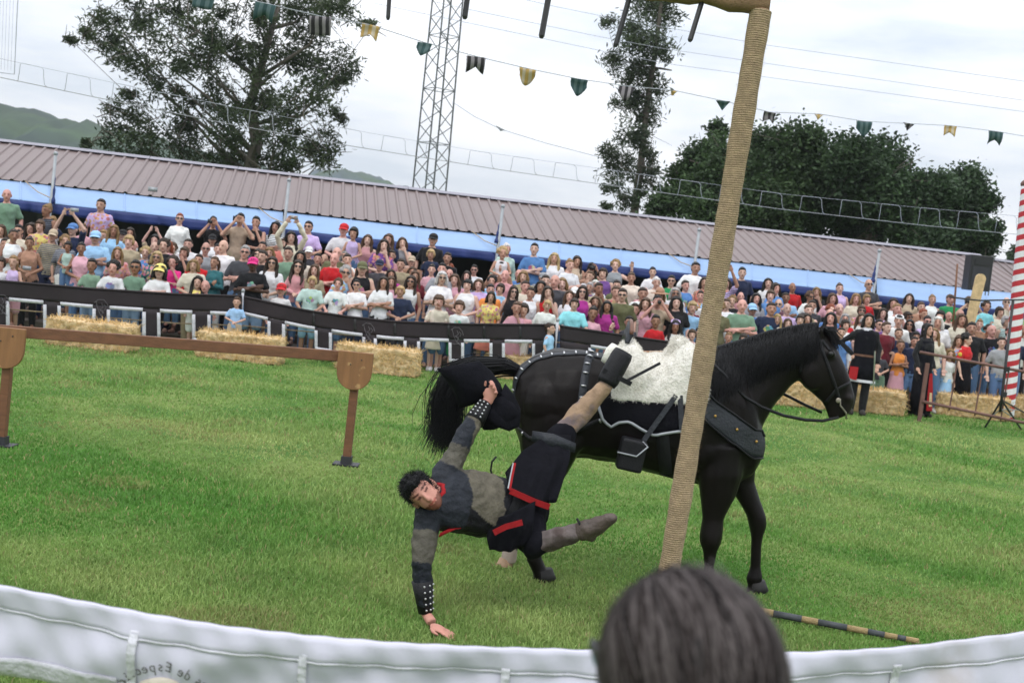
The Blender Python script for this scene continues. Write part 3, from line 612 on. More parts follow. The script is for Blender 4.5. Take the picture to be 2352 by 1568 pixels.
# ---- near white banner, seen from its back
near_top = [(-120, 1322), (0, 1345), (150, 1372), (315, 1402), (500, 1433), (700, 1458), (900, 1478), (1100, 1490), (1380, 1498), (1810, 1496), (2000, 1488), (2100, 1480), (2352, 1452), (2480, 1436)]
def near_fence():
    t = empty('white_banner', label='white canvas barrier banner in the foreground, seen from behind with stitched seams', cat='banner')
    tf = lerp_line(near_top); us = np.linspace(-120, 2480, 160)
    def Yn(u): p = G(u, tf(u), 1.0); return p.y
    ys = np.array([Yn(u) for u in us]); ys = np.convolve(np.pad(ys, 6, 'edge'), np.ones(13)/13, 'valid'); Yf = lambda u: float(np.interp(u, us, ys))
    def P(u, dv, push=0): 
        p = W(u, tf(u)+dv, Yf(u)-push); p.y += 0.014*math.sin(u*0.013+0.4)*(dv/120)+0.009*math.sin(u*0.029+dv*0.035)*min(1, dv/60)+0.018*math.sin(u*0.006+dv*0.028)*min(1, dv/90)+0.004*math.sin(u*0.07-dv*0.05); return p
    # top hem: folded, fuller than the cloth below
    A = []
    for k, (dv, ps) in enumerate(((0, 0.0), (3, 0.006), (14, 0.010), (30, 0.008), (46, 0.011), (57, 0.004))): A.append([P(u, dv+4*math.sin(u*0.004), ps) for u in us])
    m = MB(); m.sheet(A, (0, 0.014, 0)); m.build('hem', MAT['white_canvas'], t, True)
    m = MB(); m.tube([P(u, 57+4*math.sin(u*0.004), 0.004) for u in us], 0.004, 5); m.build('hem_stitch', MAT['white_trim'], t, True)
    gapR = 262
    A = [[P(u, dv) for u in us] for dv in np.linspace(50, 168, 12)]
    m = MB(); m.sheet(A, (0, 0.004, 0)); m.build('cloth', MAT['white_canvas'], t, True)
    ub = np.linspace(gapR, 2480, 90); A = [[P(u, dv+0.3) for u in ub] for dv in np.linspace(168, 430, 14)]
    m = MB(); m.sheet(A, (0, 0.004, 0)); m.build('cloth', MAT['white_canvas'], t, True)
    ug = np.linspace(-120, gapR+8, 18); A = [[P(u, dv-(u*0.0)+0.0, 0.008) for u in ug] for dv in np.linspace(160, 208, 5)]
    m = MB(); m.sheet(A, (0, 0.005, 0)); m.build('crenel_edge', MAT['white_trim'], t, True)
    for u in (315, 700, 1165, 1610, 2066):
        m = MB(); w = 10
        A = [[P(u+x-dv*0.075, dv+0.0, 0.010+0.0015*math.sin(dv*0.3)) for x in (-w, -w/2, 0, w/2, w)] for dv in np.linspace(44, 330, 40)]
        m.sheet(A, (0, 0.006, 0)); m.build('sewn_tape', MAT['white_trim'], t, True)
    # mirrored arc of lettering with a beige crest, printed on the other side and showing through
    ctr = (368, 1640); rad = 104
    txt = 'os de Espectáculos'
    fc = bpy.data.curves.new('f', 'FONT'); dg = None; ang0 = 62
    pos = ang0; widths = {'l': 6, 'i': 6, ' ': 7, 't': 8, 'E': 14}
    tot = 0
    for ch in txt:
        wd = widths.get(ch, 11.5)
        if ch != ' ':
            c = bpy.data.curves.new('letter', 'FONT'); c.body = ch; c.size = 0.038; c.align_x = 'CENTER'; c.extrude = 0.0006; c.shear = 0.25
            o = bpy.data.objects.new('tmp', c); TMP.collection.objects.link(o); dg = tmp_dg(); me = bpy.data.meshes.new_from_object(o.evaluated_get(dg)); bpy.data.objects.remove(o)
            a = R(pos-wd*0.45); cu, cv = ctr[0]+rad*1.05*math.sin(a), ctr[1]-rad*math.cos(a)
            q = P(cu, cv-tf(cu), 0.010); me.materials.append(MAT['ink']); lo = link('printed_letter', me, t)
            lo.matrix_local = Matrix.Translation(q) @ Matrix.Rotation(math.pi/2, 4, 'X') @ Matrix.Rotation(-a-ROLL, 4, 'Z') @ Matrix.Scale(-1, 4, (1, 0, 0))
        pos -= wd*0.74
    m = MB(); A = []
    for k in range(5):
        rr = rad-14-k*14; A.append([P(ctr[0]+rr*0.95*math.sin(a), ctr[1]-rr*math.cos(a)-tf(ctr[0]+rr*0.95*math.sin(a)), 0.006) for a in np.linspace(-1.1, 1.1, 14)])
    m.sheet(A, (0, 0.002, 0)); m.build('printed_crest', mat('faded_print', (0.58, 0.52, 0.44), 0.8, 0.2, 30), t, True)
near_fence()

# ---- pole lying on the grass
def ground_pole():
    a, b = G(1640, 1382, 0.045), G(2110, 1472, 0.03); t = empty('striped_pole', label='yellow and black ringed pole lying on the grass right of the onlooker seen from behind', cat='pole')
    ym, km = mat('worn_yellow_tape', (0.30, 0.215, 0.10), 0.8, 0.25, 30, 0.4, 80), mat('worn_black_tape', (0.05, 0.055, 0.06), 0.7, 0.3, 30)
    cuts = [0, 0.30, 0.44, 0.52, 0.66, 0.76, 0.84, 0.90, 0.94, 1.0]
    for i in range(len(cuts)-1):
        m = MB(); m.tube([a.lerp(b, cuts[i]), a.lerp(b, cuts[i+1])], 0.024-0.006*cuts[i], 10); m.build('ring_band', ym if i % 2 == 0 else km, t, True)
ground_pole()

# ---- damp air between here and the hills
hz = MB(); hz.box((0, 540, 59.2), (2620, 1500, 121)); ho = hz.build('haze'); tag(ho, 'thin pale haze filling the air towards the hills', 'haze', None, 'stuff')
hmat = bpy.data.materials.new('haze'); hmat.use_nodes = True; hn = hmat.node_tree; hn.nodes.remove(hn.nodes['Principled BSDF']); hv_ = hn.nodes.new('ShaderNodeVolumePrincipled'); hv_.inputs['Color'].default_value = (.92, .95, 1, 1); hv_.inputs['Density'].default_value = 0.0003; hv_.inputs['Anisotropy'].default_value = 0.2
hn.links.new(hv_.outputs[0], hn.nodes['Material Output'].inputs['Volume']); ho.data.materials.append(hmat)
# ---- bunting
def bunting():
    t = empty('bunting', label='string of striped pennants in green, black and yellow crossing the sky', cat='bunting')
    fl = [(470,-8,'g','s',26),(610,22,'g','w',24),(737,52,'k','s',26),(852,72,'y','w',20),(975,112,'g','p',17),(1094,144,'k','w',22),(1213,172,'y','p',20),(1331,196,'g','p',20),(1440,212,'k','p',18),(1548,222,'y','t',9),(1661,246,'g','t',17),(1769,272,'k','w',14),(1881,276,'y','t',11),(1985,293,'g','p',18),(2087,298,'k','t',13),(2184,303,'y','w',14),(2289,316,'g','w',18)]
    Yf = lambda u: 15+(u-450)/1900*9
    sc = {'g': (0.035, 0.085, 0.085), 'k': (0.03, 0.028, 0.03), 'y': (0.55, 0.38, 0.13)}; s2 = {'g': (0.10, 0.16, 0.16), 'k': (0.28, 0.26, 0.27), 'y': (0.60, 0.52, 0.40)}
    mats = {}
    for k in sc:
        m = bpy.data.materials.new('pennant_'+k); m.use_nodes = True; nt_ = m.node_tree; b = nt_.nodes['Principled BSDF']; b.inputs['Roughness'].default_value = 0.85
        tc_ = nt_.nodes.new('ShaderNodeTexCoord'); w = nt_.nodes.new('ShaderNodeTexWave'); w.inputs['Scale'].default_value = 3.2; w.bands_direction = 'X'; nt_.links.new(tc_.outputs['Object'], w.inputs[0])
        r = nt_.nodes.new('ShaderNodeValToRGB'); r.color_ramp.interpolation = 'CONSTANT'; r.color_ramp.elements[0].color = (*sc[k], 1); r.color_ramp.elements[1].position = 0.5; r.color_ramp.elements[1].color = (*s2[k], 1)
        nt_.links.new(w.outputs[0], r.inputs[0]); nt_.links.new(r.outputs[0], b.inputs[0])
        tr = nt_.nodes.new('ShaderNodeBsdfTranslucent'); nt_.links.new(r.outputs[0], tr.inputs[0]); ms = nt_.nodes.new('ShaderNodeMixShader'); ms.inputs[0].default_value = 0.3
        nt_.links.new(b.outputs[0], ms.inputs[1]); nt_.links.new(tr.outputs[0], ms.inputs[2]); nt_.links.new(ms.outputs[0], nt_.nodes['Material Output'].inputs[0]); mats[k] = m
    pts = [W(u, v-14, Yf(u)) for u, v, *_ in fl]; pts = [W(330, -40, Yf(330))]+pts+[W(2450, 330, Yf(2450))]
    m = MB(); m.tube(pts, 0.006, 5); m.build('cord', MAT['wire_pale'], t, True)
    for i, (u, v, c, sh, hw) in enumerate(fl):
        Y = Yf(u); sc_ = Y/FPX; w = hw*sc_; h = {'s': 1.9, 'w': 1.75, 'p': 1.95, 't': 1.3}[sh]*w; p = W(u, v-14, Y); tilt = R(-3+4*math.sin(i*2.3))
        n = 9; A = []
        for k in range(6):
            s = k/5; row = []
            for j in range(n):
                x = -1+2*j/(n-1)
                if sh == 'p': e = h*(1-0.55*abs(x)**1.6)
                elif sh == 't': e = h*(1-0.97*abs(x))
                elif sh == 'w': e = h*(0.62+0.38*abs(x))
                else: e = h*0.85
                row.append((x*w*(1-0.08*s), 0.03*math.sin(x*4+i)*s+0.02*math.sin(s*5+i*1.7), -s*e))
            A.append(row)
        m = MB(); m.sheet(A, (0, 0.003, 0)); o = m.build('pennant', mats[c], t, True); o.location = p; o.rotation_euler = (R(10*math.sin(i*1.3)), tilt+R(6), R(12*math.sin(i*2.9)))
bunting()
m = MB(); m.tube([W(1040, 235, 26), W(1090, 268, 26), W(1150, 297, 26), W(1250, 328, 26), W(1380, 362, 26.5)], 0.006, 4)
t = empty('bunting', label='thin sagging cord with one small grey pennant between mast and slender tree', cat='bunting'); m.build('cord', MAT['wire_pale'], t)
p = W(1150, 296, 26); m = MB(); m.sheet([[p+Vector((-0.12, 0, 0.06)), p+Vector((0.1, 0, -0.02))], [p+Vector((-0.02, 0.02, -0.03)), p+Vector((0.0, 0.02, -0.05))]], (0, 0.004, 0)); m.build('pennant', MAT['wire'], t)

# ---- square-wave light garland
def garland():
    t = empty('light_garland', label='square-wave wire light garland on two cables crossing the view above the roof', cat='garland')
    fb = lerp_line([(-60, 166), (0, 178), (230, 226), (520, 284), (808, 336), (1148, 390), (1365, 421), (1789, 480), (2123, 518), (2352, 540), (2420, 547)])
    ft = lerp_line([(-60, 123), (0, 135), (254, 189), (540, 247), (851, 306), (1106, 349), (1303, 377), (1801, 446), (2123, 478), (2334, 496), (2420, 503)]); Yf = lambda u: 22+u/2352*8
    us = np.linspace(-60, 2420, 120)
    m = MB(); m.tube([W(u, fb(u), Yf(u)) for u in us], 0.0075, 5); m.build('cable', MAT['wire'], t, True)
    m = MB(); m.tube([W(u, ft(u), Yf(u)) for u in us], 0.0035, 5); m.build('cable', MAT['wire_pale'], t, True)
    u = -62.0
    while u < 2400:
        per = 108-u*0.009; w = per*0.5; lean = 4
        pts = [W(u-lean*1.5, fb(u), Yf(u)), W(u-lean*0.5, (fb(u)+ft(u))/2, Yf(u)), W(u, ft(u)+3, Yf(u)), W(u+3, ft(u+3), Yf(u)), W(u+w*0.5, ft(u+w*0.5), Yf(u)), W(u+w-5, ft(u+w-5), Yf(u)), W(u+w, ft(u+w)+5, Yf(u)), W(u+w, (fb(u+w)+ft(u+w))/2, Yf(u)), W(u+w+2, fb(u+w)-4, Yf(u)), W(u+w+7, fb(u+w+7), Yf(u))]
        m = MB(); m.tube(pts, 0.006, 5); m.build('wire_frame', MAT['wire_pale'], t, True); u += per
garland()
def light_curtain():
    t = empty('light_curtain', label='hanging frame of fine vertical light strings at the top left corner', cat='light curtain'); Y = 25
    m = MB(); m.tube([W(44, -60, Y), W(38, 60, Y), W(33, 171, Y), W(-60, 160, Y)], 0.010, 5); m.build('frame', MAT['wire_pale'], t, True)
    for u in np.arange(-50, 32, 7.5):
        m = MB(); m.tube([W(u+8, -60, Y), W(u, 160+u*0.1, Y)], 0.003, 4); m.build('light_string', MAT['wire_pale'], t)
light_curtain()
for k, pts in enumerate(([(860, 8), (1385, 118), (1534, 147), (2352, 257), (2450, 268)], [(1000, 5), (1080, 23), (1378, 85), (1530, 113), (2352, 231), (2450, 243)], [(1200, -2), (1263, 13), (1411, 43), (1761, 104), (2352, 187), (2450, 199)])):
    f_ = lerp_line(pts); m = MB(); m.tube([W(u, f_(u), 34) for u in np.linspace(pts[0][0], pts[-1][0], 40)], 0.006, 4)
    tag(m.build('power_line', MAT['wire_pale'], None, True), ['lowest', 'middle', 'highest'][k]+' of the three pale overhead wires crossing the right half of the sky', 'wire', 'overhead wires')

# ---- right-hand gear
def striped_pole():
    m_ = bpy.data.materials.new('barber_stripes'); m_.use_nodes = True; t_ = m_.node_tree; b = t_.nodes['Principled BSDF']; b.inputs['Roughness'].default_value = 0.6
    n, l = t_.nodes.new, t_.links.new; tc_ = n('ShaderNodeTexCoord'); sp = n('ShaderNodeSeparateXYZ'); l(tc_.outputs['Object'], sp.inputs[0])
    at = n('ShaderNodeMath'); at.operation = 'ARCTAN2'; l(sp.outputs[1], at.inputs[0]); l(sp.outputs[0], at.inputs[1])
    mu = n('ShaderNodeMath'); mu.operation = 'MULTIPLY_ADD'; l(at.outputs[0], mu.inputs[0]); mu.inputs[1].default_value = -0.225/(2*math.pi); l(sp.outputs[2], mu.inputs[2])
    mo = n('ShaderNodeMath'); mo.operation = 'FLOORED_MODULO'; l(mu.outputs[0], mo.inputs[0]); mo.inputs[1].default_value = 0.225
    gt = n('ShaderNodeMath'); gt.operation = 'GREATER_THAN'; l(mo.outputs[0], gt.inputs[0]); gt.inputs[1].default_value = 0.105
    mi = n('ShaderNodeMix'); mi.data_type = 'RGBA'; l(gt.outputs[0], mi.inputs[0]); mi.inputs[6].default_value = (0.45, 0.02, 0.03, 1); mi.inputs[7].default_value = (0.72, 0.73, 0.75, 1)
    nz = n('ShaderNodeTexNoise'); nz.inputs['Scale'].default_value = 9; mr = n('ShaderNodeMapRange'); mr.inputs[3].default_value = 0.8; mr.inputs[4].default_value = 1.15; l(nz.outputs[0], mr.inputs[0])
    vm = n('ShaderNodeVectorMath'); vm.operation = 'SCALE'; l(mi.outputs[2], vm.inputs[0]); l(mr.outputs[0], vm.inputs['Scale']); l(vm.outputs[0], b.inputs['Base Color'])
    p = W(2316, 920, 23.9); q = W(2358, 470, 23.9); lean = (q-p)/(q.z-p.z); base = p-lean*p.z; ln = 4.6
    m = MB(); m.tube([(0, 0, 0)]+[(0, 0, z) for z in np.linspace(0.02, ln, 30)], 0.132, 20); o = m.build('pole', m_, None, True)
    t = empty('striped_pole', base, label='tall pole wrapped in a red and white spiral at the right edge', cat='pole')
    o.parent = t; t.rotation_euler = (0, math.atan2(lean.x, 1), 0)
    m = MB(); m.ell((0, 0, ln), (0.15, 0.15, 0.1)); m.build('finial', MAT['rust'], t, True)
striped_pole()
def tripod():
    Y = 21.2; t = empty('tripod_stand', label='black tripod stand with horizontal arm in front of the striped pole', cat='stand')
    a, b = W(2327, 690, Y), W(2302, 905, Y); ax = (a-b).normalized(); foot = b-ax*(b.z-0.35)
    m = MB(); m.tube([foot, b, a], 0.026, 8); m.build('column', MAT['plastic'], t, True)
    m = MB(); m.tube([W(2180, 682, Y+0.3), W(2250, 690, Y), W(2370, 688, Y)], 0.014, 6); m.build('arm', MAT['plastic'], t, True)
    for (u, v, dy) in ((2262, 984, 0.1), (2345, 988, -0.25), (2368, 958, 0.4)):
        e = G(u, v); k = b-ax*0.1; m = MB(); m.tube([k, e+Vector((0, 0, 0.02))], 0.018, 6); m.build('leg', MAT['plastic'], t); m = MB(); m.tube([foot+Vector((0, 0, 0.05)), k.lerp(e, 0.55)], 0.01, 5); m.build('strut', MAT['galv'], t)
    for s in (-0.05, 0.06): m = MB(); m.box(b+ax*(0.2+s*4)+Vector((0.02, -0.02, 0)), (0.08, 0.07, 0.09)); m.build('clamp', MAT['plastic'], t)
tripod()
def speaker():
    Y = 28.6; c = W(2245, 627, Y); t = empty('loudspeaker', (c.x, c.y, 0), label='black loudspeaker box on a pole above the right end of the roof', cat='loudspeaker')
    m = MB(); m.box((0, 0, c.z), (0.52, 0.42, 0.82)); o = cab = m.build('cabinet', MAT['plastic'], t); bv = o.modifiers.new('b', 'BEVEL'); bv.width = 0.02; bv.segments = 2
    m = MB(); m.box((0, -0.214, c.z-0.08), (0.40, 0.02, 0.44)); m.build('grille', MAT['dark_steel'], cab); m = MB(); m.box((0, -0.214, c.z+0.26), (0.34, 0.02, 0.14)); m.build('horn', MAT['plastic'], cab)
    m = MB(); m.tube([(0, 0, 0), (0, 0, c.z-0.38)], 0.03, 8); m.build('pole', MAT['plastic'], t)
    m = MB()
    for s in (-1, 1): m.tube([(0.28, 0.1*s, c.z-0.5), (0.28, 0.1*s, c.z+0.42)], 0.016, 5)
    m.build('side_frame', MAT['galv'], t)
speaker()
def plank():
    Y = 25.0; a, b = W(2253, 640, Y), W(2236, 712, Y); ax = (a-b).normalized(); base = b-ax*(b.z/ax.z); t = empty('wooden_paddle', base, label='tall pale wooden board with rounded top standing in the crowd', cat='board')
    h = (a-base).length+0.1; pts = []; w = 0.105
    for s in np.linspace(0, math.pi, 9): pts.append((w*math.cos(s), 0, h-0.1+0.1*math.sin(s)))
    pts = [(w*0.75, 0, 0)]+pts+[(-w*0.75, 0, 0)]; m = MB(); m.plate(pts, (0, 0.05, 0)); o = m.build('board', MAT['straw'], t); t.rotation_euler = (0, math.atan2(ax.x, ax.z), 0)
    a, b = W(2199, 606, Y+0.6), W(2193, 690, Y+0.6); ax = (a-b).normalized(); base = b-ax*(b.z/ax.z); m = MB(); m.tube([base, b, a], [0.02, 0.022, 0.02], 8); tag(m.build('wooden_staff', MAT['wood'], None, True), 'thin brown staff raised in the crowd left of the loudspeaker', 'staff')
plank()
def rust_fence():
    t = empty('rail_fence', label='rusty steel rail fence at right, before the straw bale and tripod', cat='fence')
    p = G(2111, 967); q = G(2410, 1004); ax = (q-p).normalized(); hz = W(2116, 832, p.y).z
    m = MB(); m.bar(p, p+Vector((0.02, 0, hz)), 0.06, 0.06, (0, 1, 0)); m.build('post', MAT['rust'], t)
    m = MB(); m.bar(q, q+Vector((0.02, 0, hz)), 0.06, 0.06, (0, 1, 0)); m.build('post', MAT['rust'], t)
    m = MB(); m.tube([p+Vector((0, -0.04, hz+0.18))-ax*0.15, q+Vector((0, -0.04, hz-0.0))], 0.026, 8); m.build('top_rail', MAT['rust'], t, True)
    m = MB(); m.tube([p+Vector((0, -0.04, 0.36)), q+Vector((0, -0.04, 0.16))], 0.026, 8); m.build('lower_rail', MAT['rust'], t, True)
    for s in (0.22, 0.42, 0.62): b = p.lerp(q, s); m = MB(); m.tube([b+Vector((0, 0, 0.30-0.2*s)), b+Vector((0.02, 0, 0.7)), b+Vector((0.03, 0, hz+0.1))], 0.014, 6); m.build('rod', MAT['rust'], t)
rust_fence()
# ================================================================== people
ARM = {  # right arm elbow, wrist, left arm elbow, wrist (metres on a 1.71 m body facing -y)
 'down':   ((.25, .03, 1.13), (.24, -.06, .90), (-.25, .03, 1.13), (-.24, -.05, .90)),
 'cross':  ((.26, -.06, 1.12), (-.07, -.18, 1.15), (-.26, -.06, 1.12), (.09, -.20, 1.20)),
 'clasp':  ((.27, -.03, 1.13), (.05, -.25, 1.03), (-.27, -.03, 1.13), (-.04, -.25, 1.05)),
 'camera': ((.29, -.20, 1.27), (.085, -.22, 1.54), (-.29, -.20, 1.27), (-.085, -.22, 1.54)),
 'phoneup':((.27, -.14, 1.60), (.10, -.22, 1.86), (-.27, -.14, 1.60), (-.10, -.22, 1.86)),
 'face':   ((.20, -.18, 1.12), (.055, -.16, 1.42), (-.26, -.05, 1.13), (.06, -.21, 1.10)),
 'hip':    ((.25, .03, 1.13), (.24, -.06, .90), (-.40, .05, 1.18), (-.20, -.03, 1.00)),
 'rail':   ((.26, -.08, 1.12), (.17, -.28, 1.04), (-.26, -.08, 1.12), (-.17, -.28, 1.04)),
 'wave':   ((.36, -.06, 1.28), (.36, -.16, 1.56), (-.25, .03, 1.13), (-.22, -.1, .92)),
}
def hand(mb, w, d, side, s=1.0, fr=0.0085):
    d = Vector(d).normalized(); up = Vector((0, -1, 0.2)); x = d.cross(up)
    if x.length < 0.1: x = d.orthogonal()
    x.normalize(); nrm = x.cross(d)
    w = Vector(w); pc = w+d*0.05*s
    mb.ell(pc, (0.042*s, 0.016*s, 0.052*s), 10, 7, Matrix((x, nrm, d)).transposed())
    for i, (o, ln) in enumerate(((-0.03, .062), (-0.010, .075), (.010, .070), (.029, .055))):
        a = pc+d*0.035*s+x*o*s; b = a+d*ln*0.55*s; c = b+(d*0.7+nrm*0.6)*ln*0.5*s
        mb.tube([a, b, c], [fr*s, fr*s, fr*0.8*s], 6)
    a = w+d*0.02*s+x*side*0.03*s; b = a+(d*0.6+x*side*0.7)*0.04*s; mb.tube([a, b, b+d*0.035*s], [fr*1.2*s, fr*1.1*s, fr*0.9*s], 6)
def limb(mb, pts, rad, n=10, grow=0.0):
    rad = [r+grow for r in rad]; mb.tube(pts, rad, n)
    for p, r in zip(pts, rad): mb.ell(p, (r, r, r), 8, 6)
def mid(a, b, t=0.5): return Vector(a).lerp(Vector(b), t)
def head_shape(mb, c, s, fem):
    c = Vector(c); e = lambda o, r: mb.ell(c+Vector(o)*s, tuple(q*s for q in r), 12, 9)
    e((0, .012, .022), (.076, .095, .098)); e((0, -.022, -.028), (.060 if fem else .064, .068, .088)); e((0, -.058, -.088), (.030, .032, .024)); e((0, -.05, .02), (.058, .04, .05))
    mb.tube([c+Vector((0, -.086, .018))*s, c+Vector((0, -.104, -.012))*s, c+Vector((0, -.108, -.026))*s, c+Vector((0, -.088, -.036))*s], [.009*s, .013*s, .016*s, .012*s], 6)
    for sx in (-1, 1): e((sx*.078, .012, -.006), (.012, .022, .032))
    e((0, -.083, -.056), (.022, .012, .010)); 
def person_geo(pose, fem, kid, grow_t=0.0, want='body', sleeve='short', leg='long'):
    kb = 0.69 if kid else 1.0; kh = 0.93 if kid else 1.0; sh = 0.90 if fem else 1.0; hp = 1.06 if fem else 1.0
    mb = MB(); S = lambda p: Vector(p)*kb; g_ = grow_t
    er, wr, el, wl = [S((p[0]*(sh if abs(p[0]) > .15 else 1), p[1], p[2])) for p in ARM[pose]]
    sr, sl = S((.162*sh, .005, 1.372)), S((-.162*sh, .005, 1.372))
    thin = 0.86 if fem else 1.0
    tor = [(.84, .155*hp, .115), (.93, .168*hp, .122), (1.03, .145, .108), (1.12, .140 if not fem else .124, .100), (1.23, .150*thin**.5, .112), (1.31, .160*sh, .112), (1.37, .150*sh, .095), (1.415, .118*sh, .076), (1.445, .080, .062), (1.47, .060, .056)]
    def torso(z0, z1, gr, front=0.0):
        rs = [ring(S((0, .012*(z < 1.0)-.012*fem*(1.2 < z < 1.35), z)), S((rx, 0, 0))+Vector((gr, 0, 0)), S((0, ry, 0))+Vector((0, gr, 0)), 16, 2.15) for z, rx, ry in tor if z0-.001 <= z <= z1+.001]; mb.loft(rs)
    def legs(zend, gr, flare=0.0):
        for sx in (-1, 1):
            pts = [(sx*.085, .0, .90), (sx*.095, -.01, .68), (sx*.10, -.015, .49), (sx*.10, .005, .30), (sx*.10, .025, .09)]; rad = [.088, .074, .055, .052, .038]
            pp, rr = [], []
            for i, (p, r) in enumerate(zip(pts, rad)):
                if p[2] >= zend: pp.append(S(p)); rr.append(r*kb+gr+flare*(1-p[2]))
            limb(mb, pp, rr)
    if want == 'body':
        torso(.84, 1.47, -0.004); legs(0, 0)
        for sx in (-1, 1): mb.tube([S((sx*.10, .06, .035)), S((sx*.102, -.03, .045)), S((sx*.105, -.13, .03)), S((sx*.107, -.18, .025))], [.034*kb, .042*kb, .038*kb, .02*kb], 8)
        for a, e_, w_, sd in ((sr, er, wr, -1), (sl, el, wl, 1)):
            limb(mb, [a, mid(a, e_), e_, mid(e_, w_, .35), w_], [.052*kb, .045*kb*thin**.4, .038*kb, .038*kb, .026*kb]); hand(mb, w_, (Vector(w_)-Vector(e_))+Vector((0, -0.02, 0)), sd, kb*1.05)
        hc = Vector((0, -.012*kb, 1.455*kb+.135*kh)); mb.tube([S((0, .02, 1.40)), S((0, .008, 1.47)), hc+Vector((0, .012, -.06))*kh], [.064*kb, .054*kb*(0.92 if fem else 1), .052*kh*(0.9 if fem else 1)], 10); head_shape(mb, hc, kh, fem)
        me = remesh(mb, 0.0125 if not kid else 0.0105, 2, 0.45, 'body')
        V = verts_np(me); C = np.ones((len(V), 3), np.float32); q = (V-np.array(hc))/kh
        fr = q[:, 1] < -0.045
        def put(mask, c): C[mask & fr] = c
        for sx in (-1, 1):
            put((abs(q[:, 0]-sx*.031) < .020) & (abs(q[:, 2]-.034) < .008), (.62, .54, .5)); put((abs(q[:, 0]-sx*.030) < .013) & (abs(q[:, 2]-.012) < .0075), (.34, .29, .28))
        put((abs(q[:, 0]) < .026) & (abs(q[:, 2]+.056) < .009), (.72, .42, .40))
        sh_ = V[:, 2] < 0.075*kb; C[sh_] = (.75, .72, .72)
        vcol(me, 'face', C)
    elif want == 'top':
        g_ = 0.012*kb+0.004; torso(.84 if sleeve != 'crop' else 1.03, 1.445, g_)
        if fem and not kid:
            for sx in (-1, 1): mb.ell(S((sx*.068, -.085, 1.245)), (.058, .05, .056), 10, 8)
        if sleeve in ('short', 'long'):
            for a, e_, w_ in ((sr, er, wr), (sl, el, wl)):
                if sleeve == 'short': limb(mb, [mid(a, (0, 0, a[2]+.03*kb), .35), a, mid(a, e_, .45), mid(a, e_, .72)], [.050*kb, .060*kb, .060*kb, .062*kb])
                else: limb(mb, [mid(a, (0, 0, a[2]+.03*kb), .35), a, mid(a, e_), e_, mid(e_, w_), mid(e_, w_, .95)], [.050*kb, .060*kb, .055*kb, .050*kb, .046*kb, .039*kb])
        else: 
            for a in (sr, sl): mb.ell(mid(a, (0, 0, a[2]), .33), (.05*kb, .06*kb, .045*kb), 8, 6)
        me = remesh(mb, 0.016 if not kid else 0.013, 2, 0.5, 'top')
        displace(me, 0.013, 11, 11, 9, 3.0); displace(me, 0.005, 26, 26, 22, 7.0)     # soft creases
    else:
        rs = [ring(S((0, .012, z)), S((rx, 0, 0))+Vector((.014, 0, 0)), S((0, ry, 0))+Vector((0, .014, 0)), 14, 2.4) for z, rx, ry in ((.80, .15*hp, .11), (.93, .166*hp, .122), (1.00, .146, .108))]; mb.loft(rs)
        if leg == 'long': legs(0.05, .016, .012)
        elif leg == 'shorts': legs(0.45, .022, .02)
        elif leg == 'skirt': mb.loft([ring(S((0, .0, z)), S((rx, 0, 0)), S((0, ry, 0)), 18) for z, rx, ry in ((.52, .235, .20), (.70, .205, .165), (.90, .178, .135), (1.0, .155, .118))])
        me = remesh(mb, 0.018 if not kid else 0.014, 2, 0.5, 'bottom')
    return me
def hair_geo(kind, kid=False):
    k = 0.93 if kid else 1.0; mb = MB(); e = lambda o, r: mb.ell(Vector(o), r, 14, 10)
    if kind == 'short': e((0, .028, .036), (.084, .094, .094)); e((0, -.035, .085), (.058, .042, .030)); e((0, .06, -.03), (.068, .045, .06))
    elif kind == 'fringe': e((0, .026, .036), (.088, .098, .096)); e((0, -.055, .070), (.068, .038, .030)); e((0, .06, -.03), (.075, .05, .07)); [e((sx*.078, .0, .0), (.018, .04, .05)) for sx in (-1, 1)]
    elif kind == 'bald': e((0, .055, -.012), (.081, .062, .056))
    elif kind == 'curly':
        r = random.Random(4); e((0, .03, .04), (.092, .10, .098))
        for _ in range(46):
            a, b = r.uniform(0, 6.28), r.uniform(-0.5, 1.5); p = Vector((.09*math.cos(a)*math.cos(b), .035+.095*math.sin(a)*math.cos(b), .035+.095*math.sin(b)))
            if p.y > -.045 or p.z > .085: e(p, (.026, .026, .026))
    elif kind in ('long', 'bob', 'verylong'):
        zb = {'bob': -.13, 'long': -.30, 'verylong': -.46}[kind]
        e((0, .026, .034), (.088, .098, .098)); e((.03, -.045, .082), (.045, .035, .024)); e((-.03, -.045, .082), (.045, .035, .024))
        mb.loft([ring((0, .055, .05), (.085, 0, 0), (0, .05, 0), 12), ring((0, .066, -.08), (.096, 0, 0), (0, .045, 0), 12), ring((0, .08, (zb-.08)/2-.02), (.105, 0, 0), (0, .036, 0), 12), ring((0, .085, zb), (.07, 0, 0), (0, .02, 0), 12)])
        for sx in (-1, 1): mb.tube([(sx*.07, -.03, .06), (sx*.09, -.02, -.02), (sx*.092, -.02, -.10), (sx*.10, -.045 if kind != 'bob' else -.01, min(-.12, zb*.7)), (sx*.085, -.085 if kind != 'bob' else -.02, zb*.95)], [.02, .03, .032, .032, .014], 8)
    elif kind == 'bun': e((0, .026, .034), (.083, .094, .093)); e((0, .075, .105), (.042, .042, .038)); e((0, -.04, .08), (.055, .035, .026))
    elif kind == 'pony': e((0, .026, .034), (.083, .094, .093)); e((0, -.04, .08), (.055, .035, .026)); mb.tube([(0, .10, .06), (.02, .15, .03), (.03, .15, -.08), (.02, .13, -.2)], [.025, .036, .034, .012], 8)
    me = remesh(mb, 0.0115, 1, 0.4, 'hair')
    displace(me, 0.007, 55, 55, 14)
    return me
